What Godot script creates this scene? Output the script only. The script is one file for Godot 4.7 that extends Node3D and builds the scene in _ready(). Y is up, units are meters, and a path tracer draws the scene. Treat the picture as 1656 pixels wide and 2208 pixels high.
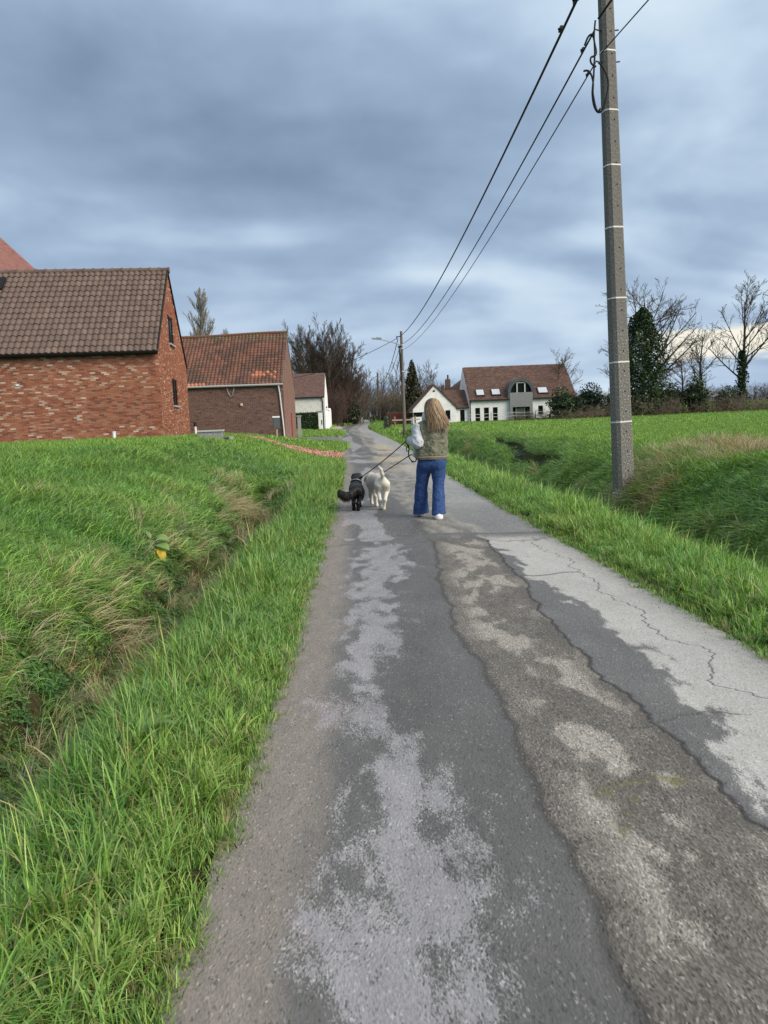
extends Node3D

# A narrow country lane between two banks: a person walks two dogs towards farm buildings under a grey sky.

var rng := RandomNumberGenerator.new()
var used := {}
var n_hill := FastNoiseLite.new()
var n_bump := FastNoiseLite.new()
var n_patch := FastNoiseLite.new()
var tab_left := PackedFloat32Array()
var tab_right := PackedFloat32Array()
var M := {}
var T := {}

# ---------------------------------------------------------------- mesh helper
class MB:
	var v := PackedVector3Array()
	var n := PackedVector3Array()
	var c := PackedColorArray()
	var uv := PackedVector2Array()
	var uv2 := PackedVector2Array()
	var i := PackedInt32Array()
	var col := Color(1, 1, 1)

	func vert(p: Vector3, nn: Vector3) -> int:
		v.append(p)
		n.append(nn)
		c.append(col)
		return v.size() - 1

	func tri(a: int, b: int, d: int) -> void:
		i.append(a)
		i.append(b)
		i.append(d)

	# corners run clockwise seen from the front
	func quad(a: Vector3, b: Vector3, d: Vector3, e: Vector3) -> void:
		var nn := (d - a).cross(b - a)
		if nn.length_squared() < 1e-14:
			nn = (e - a).cross(d - a)
		nn = nn.normalized()
		var k := v.size()
		vert(a, nn)
		vert(b, nn)
		vert(d, nn)
		vert(e, nn)
		tri(k, k + 1, k + 2)
		tri(k, k + 2, k + 3)

	func face(a: Vector3, b: Vector3, d: Vector3) -> void:
		var nn := (d - a).cross(b - a).normalized()
		var k := v.size()
		vert(a, nn)
		vert(b, nn)
		vert(d, nn)
		tri(k, k + 1, k + 2)

	# a convex polygon, corners clockwise seen from the front
	func poly(ps: Array) -> void:
		var nn: Vector3 = ((ps[2] - ps[0]) as Vector3).cross(ps[1] - ps[0]).normalized()
		var k := v.size()
		for p in ps:
			vert(p, nn)
		for j in range(1, ps.size() - 1):
			tri(k, k + j, k + j + 1)

	# prism: polygon swept along d; the polygon is clockwise seen from its front, d points to the back
	func prism(ps: Array, d: Vector3) -> void:
		poly(ps)
		var back := []
		for p in ps:
			back.push_front(p + d)
		poly(back)
		for j in ps.size():
			var a: Vector3 = ps[j]
			var b: Vector3 = ps[(j + 1) % ps.size()]
			quad(b, a, a + d, b + d)

	# box with chamfered look kept simple: centre, size, turn
	func box(at: Vector3, s: Vector3, t := Basis()) -> void:
		var h := s * 0.5
		var x := t.x * h.x
		var y := t.y * h.y
		var z := t.z * h.z
		quad(at - x + y + z, at + x + y + z, at + x - y + z, at - x - y + z)
		quad(at + x + y - z, at - x + y - z, at - x - y - z, at + x - y - z)
		quad(at + x + y + z, at + x + y - z, at + x - y - z, at + x - y + z)
		quad(at - x + y - z, at - x + y + z, at - x - y + z, at - x - y - z)
		quad(at - x + y - z, at + x + y - z, at + x + y + z, at - x + y + z)
		quad(at - x - y + z, at + x - y + z, at + x - y - z, at - x - y - z)

	# axis box from corner to corner
	func span(a: Vector3, b: Vector3) -> void:
		box((a + b) * 0.5, (b - a).abs())

	func tube(ps: PackedVector3Array, rs: PackedFloat32Array, sides: int, caps := false) -> void:
		var k0 := v.size()
		var side := Vector3.ZERO
		var m := ps.size()
		for j in m:
			var d := (ps[mini(j + 1, m - 1)] - ps[maxi(j - 1, 0)]).normalized()
			if side == Vector3.ZERO:
				side = d.cross(Vector3(0.31, 0.2, 0.93) if absf(d.y) > 0.7 else Vector3.UP)
			side = (side - d * side.dot(d)).normalized()
			var up := side.cross(d)
			for a in sides:
				var ang := TAU * a / sides
				var nn := side * cos(ang) + up * sin(ang)
				vert(ps[j] + nn * rs[j], nn)
		for j in m - 1:
			for a in sides:
				var b := (a + 1) % sides
				var p := k0 + j * sides
				tri(p + a, p + sides + a, p + sides + b)
				tri(p + a, p + sides + b, p + b)
		if caps:
			for e in 2:
				var j := 0 if e == 0 else m - 1
				var d := (ps[0] - ps[1]).normalized() if e == 0 else (ps[m - 1] - ps[m - 2]).normalized()
				var k := v.size()
				vert(ps[j], d)
				for a in sides:
					vert(v[k0 + j * sides + a], d)
				for a in sides:
					var b := (a + 1) % sides
					if e == 0:
						tri(k, k + 1 + a, k + 1 + b)
					else:
						tri(k, k + 1 + b, k + 1 + a)

	func rod(a: Vector3, b: Vector3, r: float, sides := 8) -> void:
		tube(PackedVector3Array([a, b]), PackedFloat32Array([r, r]), sides, true)

	func mesh() -> ArrayMesh:
		var m := ArrayMesh.new()
		if v.is_empty():
			return m
		for k in range(0, i.size(), 3):
			var a := i[k]
			var b := i[k + 1]
			var d := i[k + 2]
			if (v[d] - v[a]).cross(v[b] - v[a]).dot(n[a] + n[b] + n[d]) < 0.0:
				i[k + 1] = d
				i[k + 2] = b
		var ar := []
		ar.resize(Mesh.ARRAY_MAX)
		ar[Mesh.ARRAY_VERTEX] = v
		ar[Mesh.ARRAY_NORMAL] = n
		ar[Mesh.ARRAY_COLOR] = c
		if uv.size() == v.size():
			ar[Mesh.ARRAY_TEX_UV] = uv
		if uv2.size() == v.size():
			ar[Mesh.ARRAY_TEX_UV2] = uv2
		ar[Mesh.ARRAY_INDEX] = i
		m.add_surface_from_arrays(Mesh.PRIMITIVE_TRIANGLES, ar)
		return m

# ---------------------------------------------------------------- scene helpers
func numbered(called: String) -> String:
	if not used.has(called):
		used[called] = 0
		return called
	used[called] += 1
	return "%s_%03d" % [called, used[called]]

func tag(o: Node, label := "", category := "", group := "", kind := "") -> Node:
	if label:
		o.set_meta("label", label)
	if category:
		o.set_meta("category", category)
	if group:
		o.set_meta("group", group)
	if kind:
		o.set_meta("kind", kind)
	return o

func thing(called: String, label: String, category: String, at := Vector3.ZERO, turn := 0.0, group := "", kind := "") -> Node3D:
	var o := Node3D.new()
	o.name = numbered(called)
	add_child(o)
	o.position = at
	o.rotation.y = turn
	tag(o, label, category, group, kind)
	return o

func obj(called: String, mesh: Mesh, m: Material, parent: Node) -> MeshInstance3D:
	var o := MeshInstance3D.new()
	o.name = numbered(called) if parent == self else called
	o.mesh = mesh
	o.material_override = m
	parent.add_child(o, true)
	return o

func multi(called: String, mesh: Mesh, m: Material, xs: Array, cols: Array, parent: Node) -> MultiMeshInstance3D:
	var mm := MultiMesh.new()
	mm.transform_format = MultiMesh.TRANSFORM_3D
	mm.use_colors = cols.size() > 0
	mm.mesh = mesh
	mm.instance_count = xs.size()
	var stride := 16 if mm.use_colors else 12
	var buf := PackedFloat32Array()
	buf.resize(xs.size() * stride)
	for k in xs.size():
		var t: Transform3D = xs[k]
		var o := k * stride
		buf[o] = t.basis.x.x
		buf[o + 1] = t.basis.y.x
		buf[o + 2] = t.basis.z.x
		buf[o + 3] = t.origin.x
		buf[o + 4] = t.basis.x.y
		buf[o + 5] = t.basis.y.y
		buf[o + 6] = t.basis.z.y
		buf[o + 7] = t.origin.y
		buf[o + 8] = t.basis.x.z
		buf[o + 9] = t.basis.y.z
		buf[o + 10] = t.basis.z.z
		buf[o + 11] = t.origin.z
		if mm.use_colors:
			var cc: Color = cols[k]
			buf[o + 12] = cc.r
			buf[o + 13] = cc.g
			buf[o + 14] = cc.b
			buf[o + 15] = 1.0
	mm.buffer = buf
	var o2 := MultiMeshInstance3D.new()
	o2.name = numbered(called) if parent == self else called
	o2.multimesh = mm
	o2.material_override = m
	parent.add_child(o2, true)
	return o2

func rgb(r: float, g: float, b: float) -> Color:
	return Color(r, g, b).linear_to_srgb()

func mat(c: Color, rough := 0.8, o := {}) -> StandardMaterial3D:
	var m := StandardMaterial3D.new()
	m.albedo_color = c.linear_to_srgb()
	m.roughness = rough
	m.metallic = o.get("metal", 0.0)
	m.metallic_specular = o.get("spec", 0.4)
	m.cull_mode = BaseMaterial3D.CULL_DISABLED
	if o.has("vc"):
		m.vertex_color_use_as_albedo = true
	if o.has("tex"):
		m.albedo_texture = o.tex
	if o.has("bump"):
		m.heightmap_enabled = true
		m.heightmap_texture = o.bump
		m.heightmap_scale = o.get("bump_cm", 0.5)
	if o.has("tri"):
		m.uv1_triplanar = true
		m.uv1_scale = Vector3.ONE * float(o.tri)
	if o.has("world"):
		m.uv1_triplanar = true
		m.uv1_world_triplanar = true
		m.uv1_scale = Vector3.ONE * float(o.world)
	if o.has("back"):
		m.backlight_enabled = true
		m.backlight = o.back
	if o.has("sheen"):
		m.rim_enabled = true
		m.rim = o.sheen
		m.rim_tint = 0.6
	return m

func noise(seed_: int, freq: float, oct := 4, type := FastNoiseLite.TYPE_SIMPLEX_SMOOTH) -> FastNoiseLite:
	var f := FastNoiseLite.new()
	f.seed = seed_
	f.noise_type = type
	f.frequency = freq
	f.fractal_octaves = oct
	f.fractal_type = FastNoiseLite.FRACTAL_FBM
	return f

# seamless grey noise mapped through a list of linear colours
func ramp_tex(f: FastNoiseLite, size: int, stops: Array, at: Array) -> ImageTexture:
	var im := f.get_seamless_image(size, size)
	im.convert(Image.FORMAT_L8)
	var d := im.get_data()
	var lut := []
	for k in 256:
		var x := k / 255.0
		var cc: Color = stops[0]
		for s in stops.size() - 1:
			if x >= at[s]:
				cc = (stops[s] as Color).lerp(stops[s + 1], clampf((x - at[s]) / maxf(at[s + 1] - at[s], 1e-4), 0, 1))
		cc = cc.linear_to_srgb()
		lut.append([int(cc.r * 255), int(cc.g * 255), int(cc.b * 255)])
	var o := PackedByteArray()
	o.resize(d.size() * 3)
	for k in d.size():
		var l: Array = lut[d[k]]
		o[k * 3] = l[0]
		o[k * 3 + 1] = l[1]
		o[k * 3 + 2] = l[2]
	return ImageTexture.create_from_image(Image.create_from_data(size, size, false, Image.FORMAT_RGB8, o))

func grey_tex(f: FastNoiseLite, size: int) -> ImageTexture:
	var im := f.get_seamless_image(size, size)
	im.convert(Image.FORMAT_L8)
	return ImageTexture.create_from_image(im)

func lerp_tab(x: float, xs: Array, ys: Array) -> float:
	if x <= xs[0]:
		return ys[0]
	for k in xs.size() - 1:
		if x < xs[k + 1]:
			return lerpf(ys[k], ys[k + 1], (x - xs[k]) / (xs[k + 1] - xs[k]))
	return ys[-1]

# ---------------------------------------------------------------- lie of the land (d is the way ahead, -z)
func make_tables() -> void:
	var d := [-20, 0, 4, 8, 12, 18, 25, 32, 42, 55, 67, 78, 98, 117, 140, 200]
	var l := [-0.575, -0.585, -0.595, -0.705, -0.80, -1.0, -1.35, -1.75, -2.25, -3.1, -4.0, -4.75, -3.95, -4.5, -6.2, -12]
	var r := [2.3, 2.24, 2.13, 1.98, 1.80, 1.57, 1.48, 1.35, 1.0, 0.2, -0.7, -1.55, -1.2, -1.8, -3.4, -9.0]
	for k in 2 * 221:
		var x := k * 0.5 - 20.0
		var a := 0.0
		var b := 0.0
		for q in 9:
			var w := (x if x < 14 else x + (q - 4) * 1.2) if x < 60 else x + (q - 4) * 2.0
			a += lerp_tab(w, d, l)
			b += lerp_tab(w, d, r)
		tab_left.append(a / 9.0)
		tab_right.append(b / 9.0)

func road_l(d: float) -> float:
	var f := clampf((d + 20.0) * 2.0, 0, tab_left.size() - 1.01)
	var k := int(f)
	return lerpf(tab_left[k], tab_left[k + 1], f - k)

func road_r(d: float) -> float:
	var f := clampf((d + 20.0) * 2.0, 0, tab_right.size() - 1.01)
	var k := int(f)
	return lerpf(tab_right[k], tab_right[k + 1], f - k)

const ED := [0.0, 18.0, 30.0, 40.0, 50.0, 60.0, 70.0, 80.0, 90.0, 100.0, 118.0, 135.0, 200.0, 300.0]
const EH := [0.0, 0.0, 0.03, 0.09, 0.2, 0.36, 0.54, 0.75, 0.98, 1.2, 1.52, 1.8, 2.5, 2.6]
const LD := [0.0, 10.0, 30.0, 38.0, 46.0, 56.0, 66.0, 78.0, 100.0, 140.0, 300.0]
const LH := [0.95, 1.02, 1.04, 0.9, 0.52, 0.46, 0.72, 0.95, 1.35, 2.0, 2.7]
const AT := [0.0, 0.4, 0.82, 1.02, 1.22, 1.68, 1.86, 2.1, 3.0, 4.2, 6.2, 9.5]
const AH := [0.0, 0.02, -0.05, -0.3, -0.54, -0.58, -0.3, 0.0, 0.4, 0.65, 0.92, 1.02]
const RT := [0.0, 0.5, 0.95, 1.2, 1.5, 1.8, 2.15, 2.7, 3.3, 4.2, 6.0, 12.0]
const RH := [0.0, 0.03, 0.0, -0.22, -0.46, -0.42, -0.02, 0.36, 0.52, 0.55, 0.57, 0.6]

func road_y(d: float) -> float:
	return lerp_tab(d, ED, EH)

func gully_t(d: float) -> float:
	return 2.5 + 0.075 * (d - 19.0) + 0.12 * sin(d * 1.1)

# height of the ground; x to the right, d ahead
func land(x: float, d: float) -> float:
	var xl := road_l(d)
	var xr := road_r(d)
	var e := road_y(d)
	var h := e
	var t := 0.0
	if x < xl:
		t = xl - x
		var field := lerp_tab(d, LD, LH)
		var a := lerp_tab(t, AT, AH)
		if t > 3.0:
			a = lerpf(a, field * (a / 1.02), smoothstep(3.0, 8.0, t))
		var b := e + (field - e) * smoothstep(0.15, 5.2, t)
		h = lerpf(a, b, smoothstep(13.2, 16.5, d + 0.4 * sin(t * 2.0)))
		if t > 9.5:
			h += (t - 9.5) * 0.004
	elif x > xr:
		t = x - xr
		var a2 := lerp_tab(t, RT, RH)
		var fade := smoothstep(55.0, 78.0, d)
		var far := e + 0.12 * smoothstep(0.5, 6.0, t)
		h = lerpf(a2 + e * smoothstep(0.0, 4.0, t) * 0.3, far, fade)
		if t > 8.0:
			h += maxf(0.0, minf(t, 60.0) - 12.0) * 0.0085
		# a washed-out gully behind the crest
		var g := exp(-pow((t - gully_t(d)) / 0.28, 2)) * smoothstep(17.0, 20.0, d) * (1.0 - smoothstep(34.0, 40.0, d))
		h -= 0.3 * g
	else:
		return h - 0.035
	var rough := smoothstep(0.05, 0.7, t)
	h += rough * (0.06 * n_hill.get_noise_2d(x, d) + 0.035 * n_bump.get_noise_2d(x, d))
	return h - 0.012 * (1.0 - rough)

func slope(x: float, d: float) -> Vector3:
	var e := 0.12
	return Vector3(land(x - e, d) - land(x + e, d), 2 * e, land(x, d + e) - land(x, d - e)).normalized()

# ---------------------------------------------------------------- camera, sky, sun
func make_view() -> void:
	var cam := Camera3D.new()
	cam.name = "camera"
	cam.keep_aspect = Camera3D.KEEP_HEIGHT
	cam.fov = rad_to_deg(2.0 * atan(1104.0 / 1600.0))
	cam.near = 0.05
	cam.far = 4000.0
	add_child(cam)
	var pitch := atan(197.0 / 1600.0)
	var roll := 0.04
	cam.transform = Transform3D(Basis(Vector3.RIGHT, -pitch) * Basis(Vector3.BACK, -roll), Vector3(0, 1.4, 0))
	cam.current = true

	var sun := DirectionalLight3D.new()
	sun.name = "sun"
	sun.light_energy = 0.5
	sun.light_color = Color(1.0, 0.95, 0.87)
	sun.light_angular_distance = 38.0
	sun.shadow_enabled = true
	add_child(sun)
	var az := deg_to_rad(124.0)
	var el := deg_to_rad(33.0)
	var to_sun := Vector3(sin(az) * cos(el), sin(el), -cos(az) * cos(el))
	sun.look_at_from_position(to_sun * 50.0, Vector3.ZERO, Vector3.UP)

	var env := Environment.new()
	env.background_mode = Environment.BG_SKY
	env.tonemap_mode = Environment.TONE_MAPPER_LINEAR
	env.tonemap_exposure = 2.75
	env.background_energy_multiplier = 0.38
	env.sdfgi_enabled = true
	env.ssao_enabled = true
	env.ssil_enabled = true
	var sky := Sky.new()
	var pan := PanoramaSkyMaterial.new()
	pan.panorama = make_sky()
	pan.filter = true
	sky.sky_material = pan
	env.sky = sky
	var we := WorldEnvironment.new()
	we.name = "environment"
	we.environment = env
	add_child(we)

func blob(a: float, e: float, a0: float, e0: float, wa: float, we: float) -> float:
	return exp(-pow((a - a0) / wa, 2) - pow((e - e0) / we, 2))

func make_sky() -> ImageTexture:
	var w := 2048
	var h := 1024
	var big := noise(11, 0.36, 5)
	var mid := noise(5, 1.15, 6)
	var warp := noise(9, 0.35, 3)
	var wide := noise(21, 0.06, 3)
	var wisp := noise(23, 0.11, 5)
	var o := PackedByteArray()
	o.resize(w * h * 3)
	var dark := Vector3(119, 139, 164)
	var body := Vector3(155, 177, 204)
	var light := Vector3(191, 211, 231)
	var white := Vector3(222, 238, 247)
	for y in h:
		var el := PI * (0.5 - (y + 0.5) / h)
		if y >= h / 2 + 4:
			for x in w:
				var k := (y * w + x) * 3
				o[k] = 96
				o[k + 1] = 100
				o[k + 2] = 88
			continue
		el = maxf(el, 0.0)
		var se := sin(el)
		var eld := rad_to_deg(el)
		var reach := cos(el) / (se + 0.2)
		for x in w:
			var az := TAU * (x + 0.5) / w
			if az > PI:
				az -= TAU
			var azd := rad_to_deg(az)
			var px := sin(az) * reach
			var pz := -cos(az) * reach
			var wx := warp.get_noise_2d(px, pz) * 0.8
			var b := 0.52 + 0.30 * big.get_noise_2d(px + wx, pz * 1.35 + wx) + 0.24 * mid.get_noise_2d(px + wx * 1.3, pz * 1.5)
			b += 0.14 * wide.get_noise_2d(px * 2.0, pz * 2.0)
			b += 0.17 * wisp.get_noise_3d(sin(az) * 57.0 * cos(el), eld * 1.7 + wx * 4.0, cos(az) * 57.0 * cos(el))
			b += 0.10 * (eld / 90.0) + 0.05 * sin(az)
			# cloud masses in view
			b -= 0.27 * blob(azd, eld, -21, 22.5, 15, 4.4)
			b -= 0.22 * blob(azd, eld, -6, 18.0, 13, 4.0)
			b -= 0.08 * blob(azd, eld, 8, 21, 9, 4)
			b += 0.26 * blob(azd, eld, -23, 15.8, 9, 1.7)
			b += 0.3 * blob(azd, eld, -9, 13.6, 5, 1.0)
			b += 0.26 * blob(azd, eld, 6, 10.5, 5, 0.9)
			b += 0.22 * blob(azd, eld, 17, 12.5, 6, 1.1)
			b += 0.10 * blob(azd, eld, 4, 12.0, 10, 1.5)
			b += 0.42 * blob(azd, eld, 19, 27, 5, 3.5)
			b += 0.2 * blob(azd, eld, 4, 28.5, 10, 3)
			b += 0.14 * blob(azd, eld, 26, 18, 8, 4)
			b += 0.2 * (1.0 - smoothstep(2.0, 14.0, eld))
			var c: Vector3
			if b < 0.5:
				c = dark.lerp(body, clampf(b / 0.5, -0.1, 1))
			elif b < 0.8:
				c = body.lerp(light, (b - 0.5) / 0.3)
			else:
				c = light.lerp(white, clampf((b - 0.8) / 0.35, 0, 1))
			# the clear warm strip low on the right
			var edge := 0.5 * mid.get_noise_2d(azd * 0.22, eld * 2.2)
			var strip := smoothstep(3.2, 3.6, eld + edge) * (1.0 - smoothstep(5.3, 5.55, eld + edge * 0.6)) * smoothstep(18.0, 22.0, azd + 3.0 * edge) * (1.0 - smoothstep(60.0, 95.0, azd))
			c = c.lerp(Vector3(254, 246, 226), strip * 0.9)
			var lum := (c.x + c.y + c.z) / 3.0
			c = c.lerp(Vector3(lum, lum, lum * 1.01), 0.75 * smoothstep(27.0, 55.0, eld))
			c *= 1.0 + 0.2 * smoothstep(25.0, 70.0, eld)
			var k := (y * w + x) * 3
			o[k] = int(clampf(c.x, 0, 255))
			o[k + 1] = int(clampf(c.y, 0, 255))
			o[k + 2] = int(clampf(c.z, 0, 255))
	return ImageTexture.create_from_image(Image.create_from_data(w, h, false, Image.FORMAT_RGB8, o))

# ---------------------------------------------------------------- ground
func steps(parts: Array) -> PackedFloat32Array:
	var o := PackedFloat32Array()
	for p in parts:
		var x: float = p[0]
		while x < p[1] - 1e-4:
			o.append(x)
			x += p[2]
	o.append(parts[-1][1])
	return o

func make_ground() -> void:
	var rows := steps([[-40, -10, 10], [-10, -2, 1], [-2, 10, 0.17], [10, 40, 0.36], [40, 110, 1.0], [110, 300, 10], [300, 1500, 200]])
	var side := steps([[0.0, 4.2, 0.13], [4.2, 11.0, 0.3], [11.0, 40.0, 1.2], [40.0, 120.0, 8.0], [120.0, 1200.0, 120.0]])
	var mb := MB.new()
	var wide := side.size() * 2
	var grass_c := Color(0.085, 0.15, 0.035)
	var soil_c := Color(0.075, 0.055, 0.036)
	for d in rows:
		var xl := road_l(d)
		var xr := road_r(d)
		for k in wide:
			var x := xl - side[side.size() - 1 - k] if k < side.size() else xr + side[k - side.size()]
			var y := land(x, d)
			var t := xl - x if k < side.size() else x - xr
			var s := 0.0
			if x < xl:
				s = (smoothstep(1.05, 1.25, t) * (1.0 - smoothstep(1.7, 2.1, t))) * (1.0 - smoothstep(13.0, 15.0, d)) * 0.9
			else:
				s = exp(-pow((t - gully_t(d)) / 0.3, 2)) * smoothstep(17.0, 20.0, d) * (1.0 - smoothstep(34.0, 40.0, d))
			s = maxf(s, 1.0 - smoothstep(0.08, 0.26, t + 0.06 * n_bump.get_noise_2d(x * 3.0, d * 3.0)))
			mb.col = grass_c.lerp(soil_c, clampf(s + 0.5 * n_patch.get_noise_2d(x * 2.0, d * 2.0) * (1.0 if s > 0.1 else 0.4), 0, 1))
			mb.vert(Vector3(x, y, -d), Vector3.UP)
	for j in rows.size() - 1:
		for k in wide - 1:
			var a := j * wide + k
			mb.tri(a, a + wide, a + wide + 1)
			mb.tri(a, a + wide + 1, a + 1)
	for j in rows.size():
		for k in wide:
			var a := j * wide + k
			var l := mb.v[a - 1 if k > 0 else a]
			var r := mb.v[a + 1 if k < wide - 1 else a]
			var u := mb.v[a - wide if j > 0 else a]
			var w := mb.v[a + wide if j < rows.size() - 1 else a]
			mb.n[a] = (r - l).cross(w - u).normalized()
	T.soil = ramp_tex(noise(3, 0.03, 5), 512, [Color(0.55, 0.55, 0.5), Color(0.9, 0.9, 0.85), Color(1, 1, 1)], [0.2, 0.55, 0.9])
	T.soil_h = grey_tex(noise(4, 0.06, 5), 512)
	var g := obj("ground", mb.mesh(), mat(Color(1, 1, 1), 0.95, {"vc": 1, "tex": T.soil, "bump": T.soil_h, "bump_cm": 3.0, "world": 0.9, "spec": 0.2}), self)
	tag(g, "", "", "", "structure")

# ---------------------------------------------------------------- road surface maps
func noise_bytes(f: FastNoiseLite, w: int, h: int) -> PackedByteArray:
	var im := f.get_image(w, h)
	im.convert(Image.FORMAT_L8)
	return im.get_data()

# wet, dry, worn and patched asphalt over the stretch d0..d1; three maps: colour, roughness, height
func road_maps(w: int, h: int, d0: float, d1: float, sd: int) -> Array:
	var width := 2.7
	var sx := width / w
	var sd_ := (d1 - d0) / h
	# noise images are stretched: the texel is not square, so frequencies are set for the cross direction
	var n1 := noise_bytes(noise(sd, 0.0052, 5), w, h)
	var n2 := noise_bytes(noise(sd + 1, 0.022, 4), w, h)
	var n3 := noise_bytes(noise(sd + 2, 0.42, 2), w, h)
	var cell := noise(sd + 3, 0.5, 1, FastNoiseLite.TYPE_CELLULAR)
	cell.fractal_type = FastNoiseLite.FRACTAL_NONE
	cell.cellular_return_type = FastNoiseLite.RETURN_CELL_VALUE
	var n4 := noise_bytes(cell, w, h)
	var stone := noise(sd + 6, 0.05, 1, FastNoiseLite.TYPE_CELLULAR)
	stone.fractal_type = FastNoiseLite.FRACTAL_NONE
	var n6 := noise_bytes(stone, w, h)
	var n5 := noise_bytes(noise(sd + 5, 0.012, 5), w, h)
	var cr := noise(sd + 4, 0.9, 4)
	var colour := PackedByteArray()
	colour.resize(w * h * 3)
	var rough := PackedByteArray()
	rough.resize(w * h)
	var high := PackedByteArray()
	high.resize(w * h)
	var lut := PackedByteArray()
	lut.resize(1025)
	for k in 1025:
		lut[k] = int(255.0 * Color(k / 1024.0, 0, 0).linear_to_srgb().r)
	for y in h:
		var d := d1 - (y + 0.5) * sd_
		var near := 1.0 - smoothstep(8.2, 8.9, d)
		var wob := cr.get_noise_1d(d * 1.3) * 0.16 + cr.get_noise_1d(d * 9.0 + 40.0) * 0.03
		var wob2 := cr.get_noise_1d(d * 1.7 + 90.0) * 0.12 + cr.get_noise_1d(d * 8.0 + 70.0) * 0.05
		var patch_l := lerp_tab(d, [-2.0, 2.3, 3.6, 4.6, 5.8, 8.0], [1.09, 1.1, 1.1, 1.06, 1.08, 1.25]) + wob * 0.35
		var crack := lerp_tab(d, [-2.0, 2.2, 3.2, 4.2, 5.2, 6.2, 8.0], [1.75, 1.75, 1.73, 1.68, 1.72, 1.8, 1.84]) + wob2 * 0.4
		var conc := lerp_tab(d, [-2.0, 2.4, 2.9, 3.2, 3.6, 4.1, 4.5, 5.1, 5.8, 6.4, 7.3, 8.3], [1.9, 1.88, 1.88, 2.02, 2.0, 2.08, 2.03, 2.1, 1.98, 1.86, 1.98, 1.82])
		var dry_c := lerp_tab(d, [-2.0, 1.6, 2.1, 2.5, 3.0, 3.3, 4.0, 5.1, 6.2, 7.0, 8.2], [0.58, 0.58, 0.62, 0.64, 0.62, 0.4, 0.42, 0.54, 0.55, 0.66, 0.68])
		var dry_w := lerp_tab(d, [-2.0, 1.6, 2.1, 2.4, 2.75, 2.95, 3.15, 3.4, 3.7, 4.2, 5.1, 5.9, 7.0, 8.2, 8.4], [0.24, 0.22, 0.23, 0.12, 0.2, 0.06, 0.05, 0.12, 0.06, 0.12, 0.2, 0.13, 0.28, 0.2, 0.05])
		var crr := 2.36 + cr.get_noise_1d(d * 1.1 + 300.0) * 0.2 + cr.get_noise_1d(d * 7.0 + 10.0) * 0.06
		for x in w:
			var m := (x + 0.5) * sx
			var q := y * w + x
			var a := n1[q] / 255.0 - 0.5
			var b := n2[q] / 255.0 - 0.5
			var f := n3[q] / 255.0 - 0.5
			var s := n4[q] / 255.0
			var p := n5[q] / 255.0 - 0.5
			var g := 0.108 + 0.035 * a + 0.025 * b
			var tr := 1.0
			var tb := 0.97
			var ro := 0.62 + 0.2 * b
			var he := 0.5 + 0.22 * f + 0.16 * (s - 0.5)
			# pinkish dusty margin
			var mar := 1.0 - smoothstep(0.2, 0.42, m + 0.2 * a + 0.12 * b)
			if mar > 0.0:
				g = lerpf(g, 0.195 + 0.05 * b, mar)
				tr = lerpf(tr, 1.1, mar)
				tb = lerpf(tb, 0.9, mar)
				ro = lerpf(ro, 0.9, mar)
			# dry pale islands in the left wheel track
			var dry := 0.0
			if d < 8.6:
				dry = smoothstep(-0.05, 0.06, dry_w * 0.85 - absf(m - dry_c) + 0.42 * p + 0.2 * b + 0.2 * f + 0.1 * (s - 0.5))
			else:
				var lane := 0.5 + 0.15 * sin(d * 0.35)
				dry = smoothstep(0.0, 0.09, 0.30 - absf(m - lane - 0.1) * 0.9 + 0.75 * a + 0.35 * p - 0.16) * 0.9
			g = lerpf(g, 0.265 + 0.07 * b + 0.06 * a, dry * 0.92)
			ro = lerpf(ro, 0.85, dry)
			tb = lerpf(tb, 1.06, dry)
			# the older, coarser strip in the middle
			if near > 0.0 and m > patch_l - 0.25:
				var e := m - patch_l + 0.03 * b
				var inside := smoothstep(-0.015, 0.015, e) * near
				var grey := 0.125 + 0.05 * a + 0.05 * b
				var pale := smoothstep(0.0, 0.13, 0.55 * p + 0.6 * a + 0.16 * f) * smoothstep(0.05, 0.2, e)
				grey = lerpf(grey, 0.29, pale * 0.85)
				grey *= 0.72 + 0.56 * s
				# fissures between the worn islands
				var fis := 1.0 - smoothstep(0.02, 0.085, absf(n6[q] / 255.0 - 0.30) + absf(b) * 0.12)
				g = lerpf(g, grey, inside)
				tr = lerpf(tr, 1.06, inside)
				tb = lerpf(tb, 0.9, inside)
				ro = lerpf(ro, 0.88, inside)
				he = lerpf(he, he * 0.7 + 0.18 * s + 0.14, inside)
				# the step down at its left edge
				var lip := exp(-pow(e / 0.022, 2)) * near
				g = lerpf(g, 0.05, lip * 0.75)
				he -= 0.28 * lip
			if near > 0.0 and m > crack - 0.3:
				var e2 := m - crack + 0.02 * b
				var right := smoothstep(-0.01, 0.01, e2) * near
				var gr := 0.125 + 0.04 * a
				var con := smoothstep(-0.02, 0.03, m - conc + 0.16 * b + 0.25 * p + 0.1 * f)
				gr = lerpf(gr, 0.37 + 0.06 * a + 0.04 * b, con)
				gr = lerpf(gr, 0.25, smoothstep(2.4, 2.6, m) * 0.6)
				g = lerpf(g, gr, right)
				tr = lerpf(tr, 1.0, right)
				tb = lerpf(tb, lerpf(1.0, 0.97, con), right)
				ro = lerpf(ro, lerpf(0.7, 0.9, con), right)
				he = lerpf(he, 0.62 + (he - 0.5) * 0.45, right * con)
				var ck := exp(-pow(e2 / 0.014, 2)) * near
				var band := exp(-pow((e2 + 0.04) / 0.05, 2)) * near
				g = lerpf(g, 0.085, band * 0.6)
				g = lerpf(g, 0.03, ck * 0.9)
				he -= 0.5 * ck
				var ck2 := exp(-pow((m - crr) / 0.006, 2)) * near * smoothstep(3.0, 3.4, d)
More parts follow.
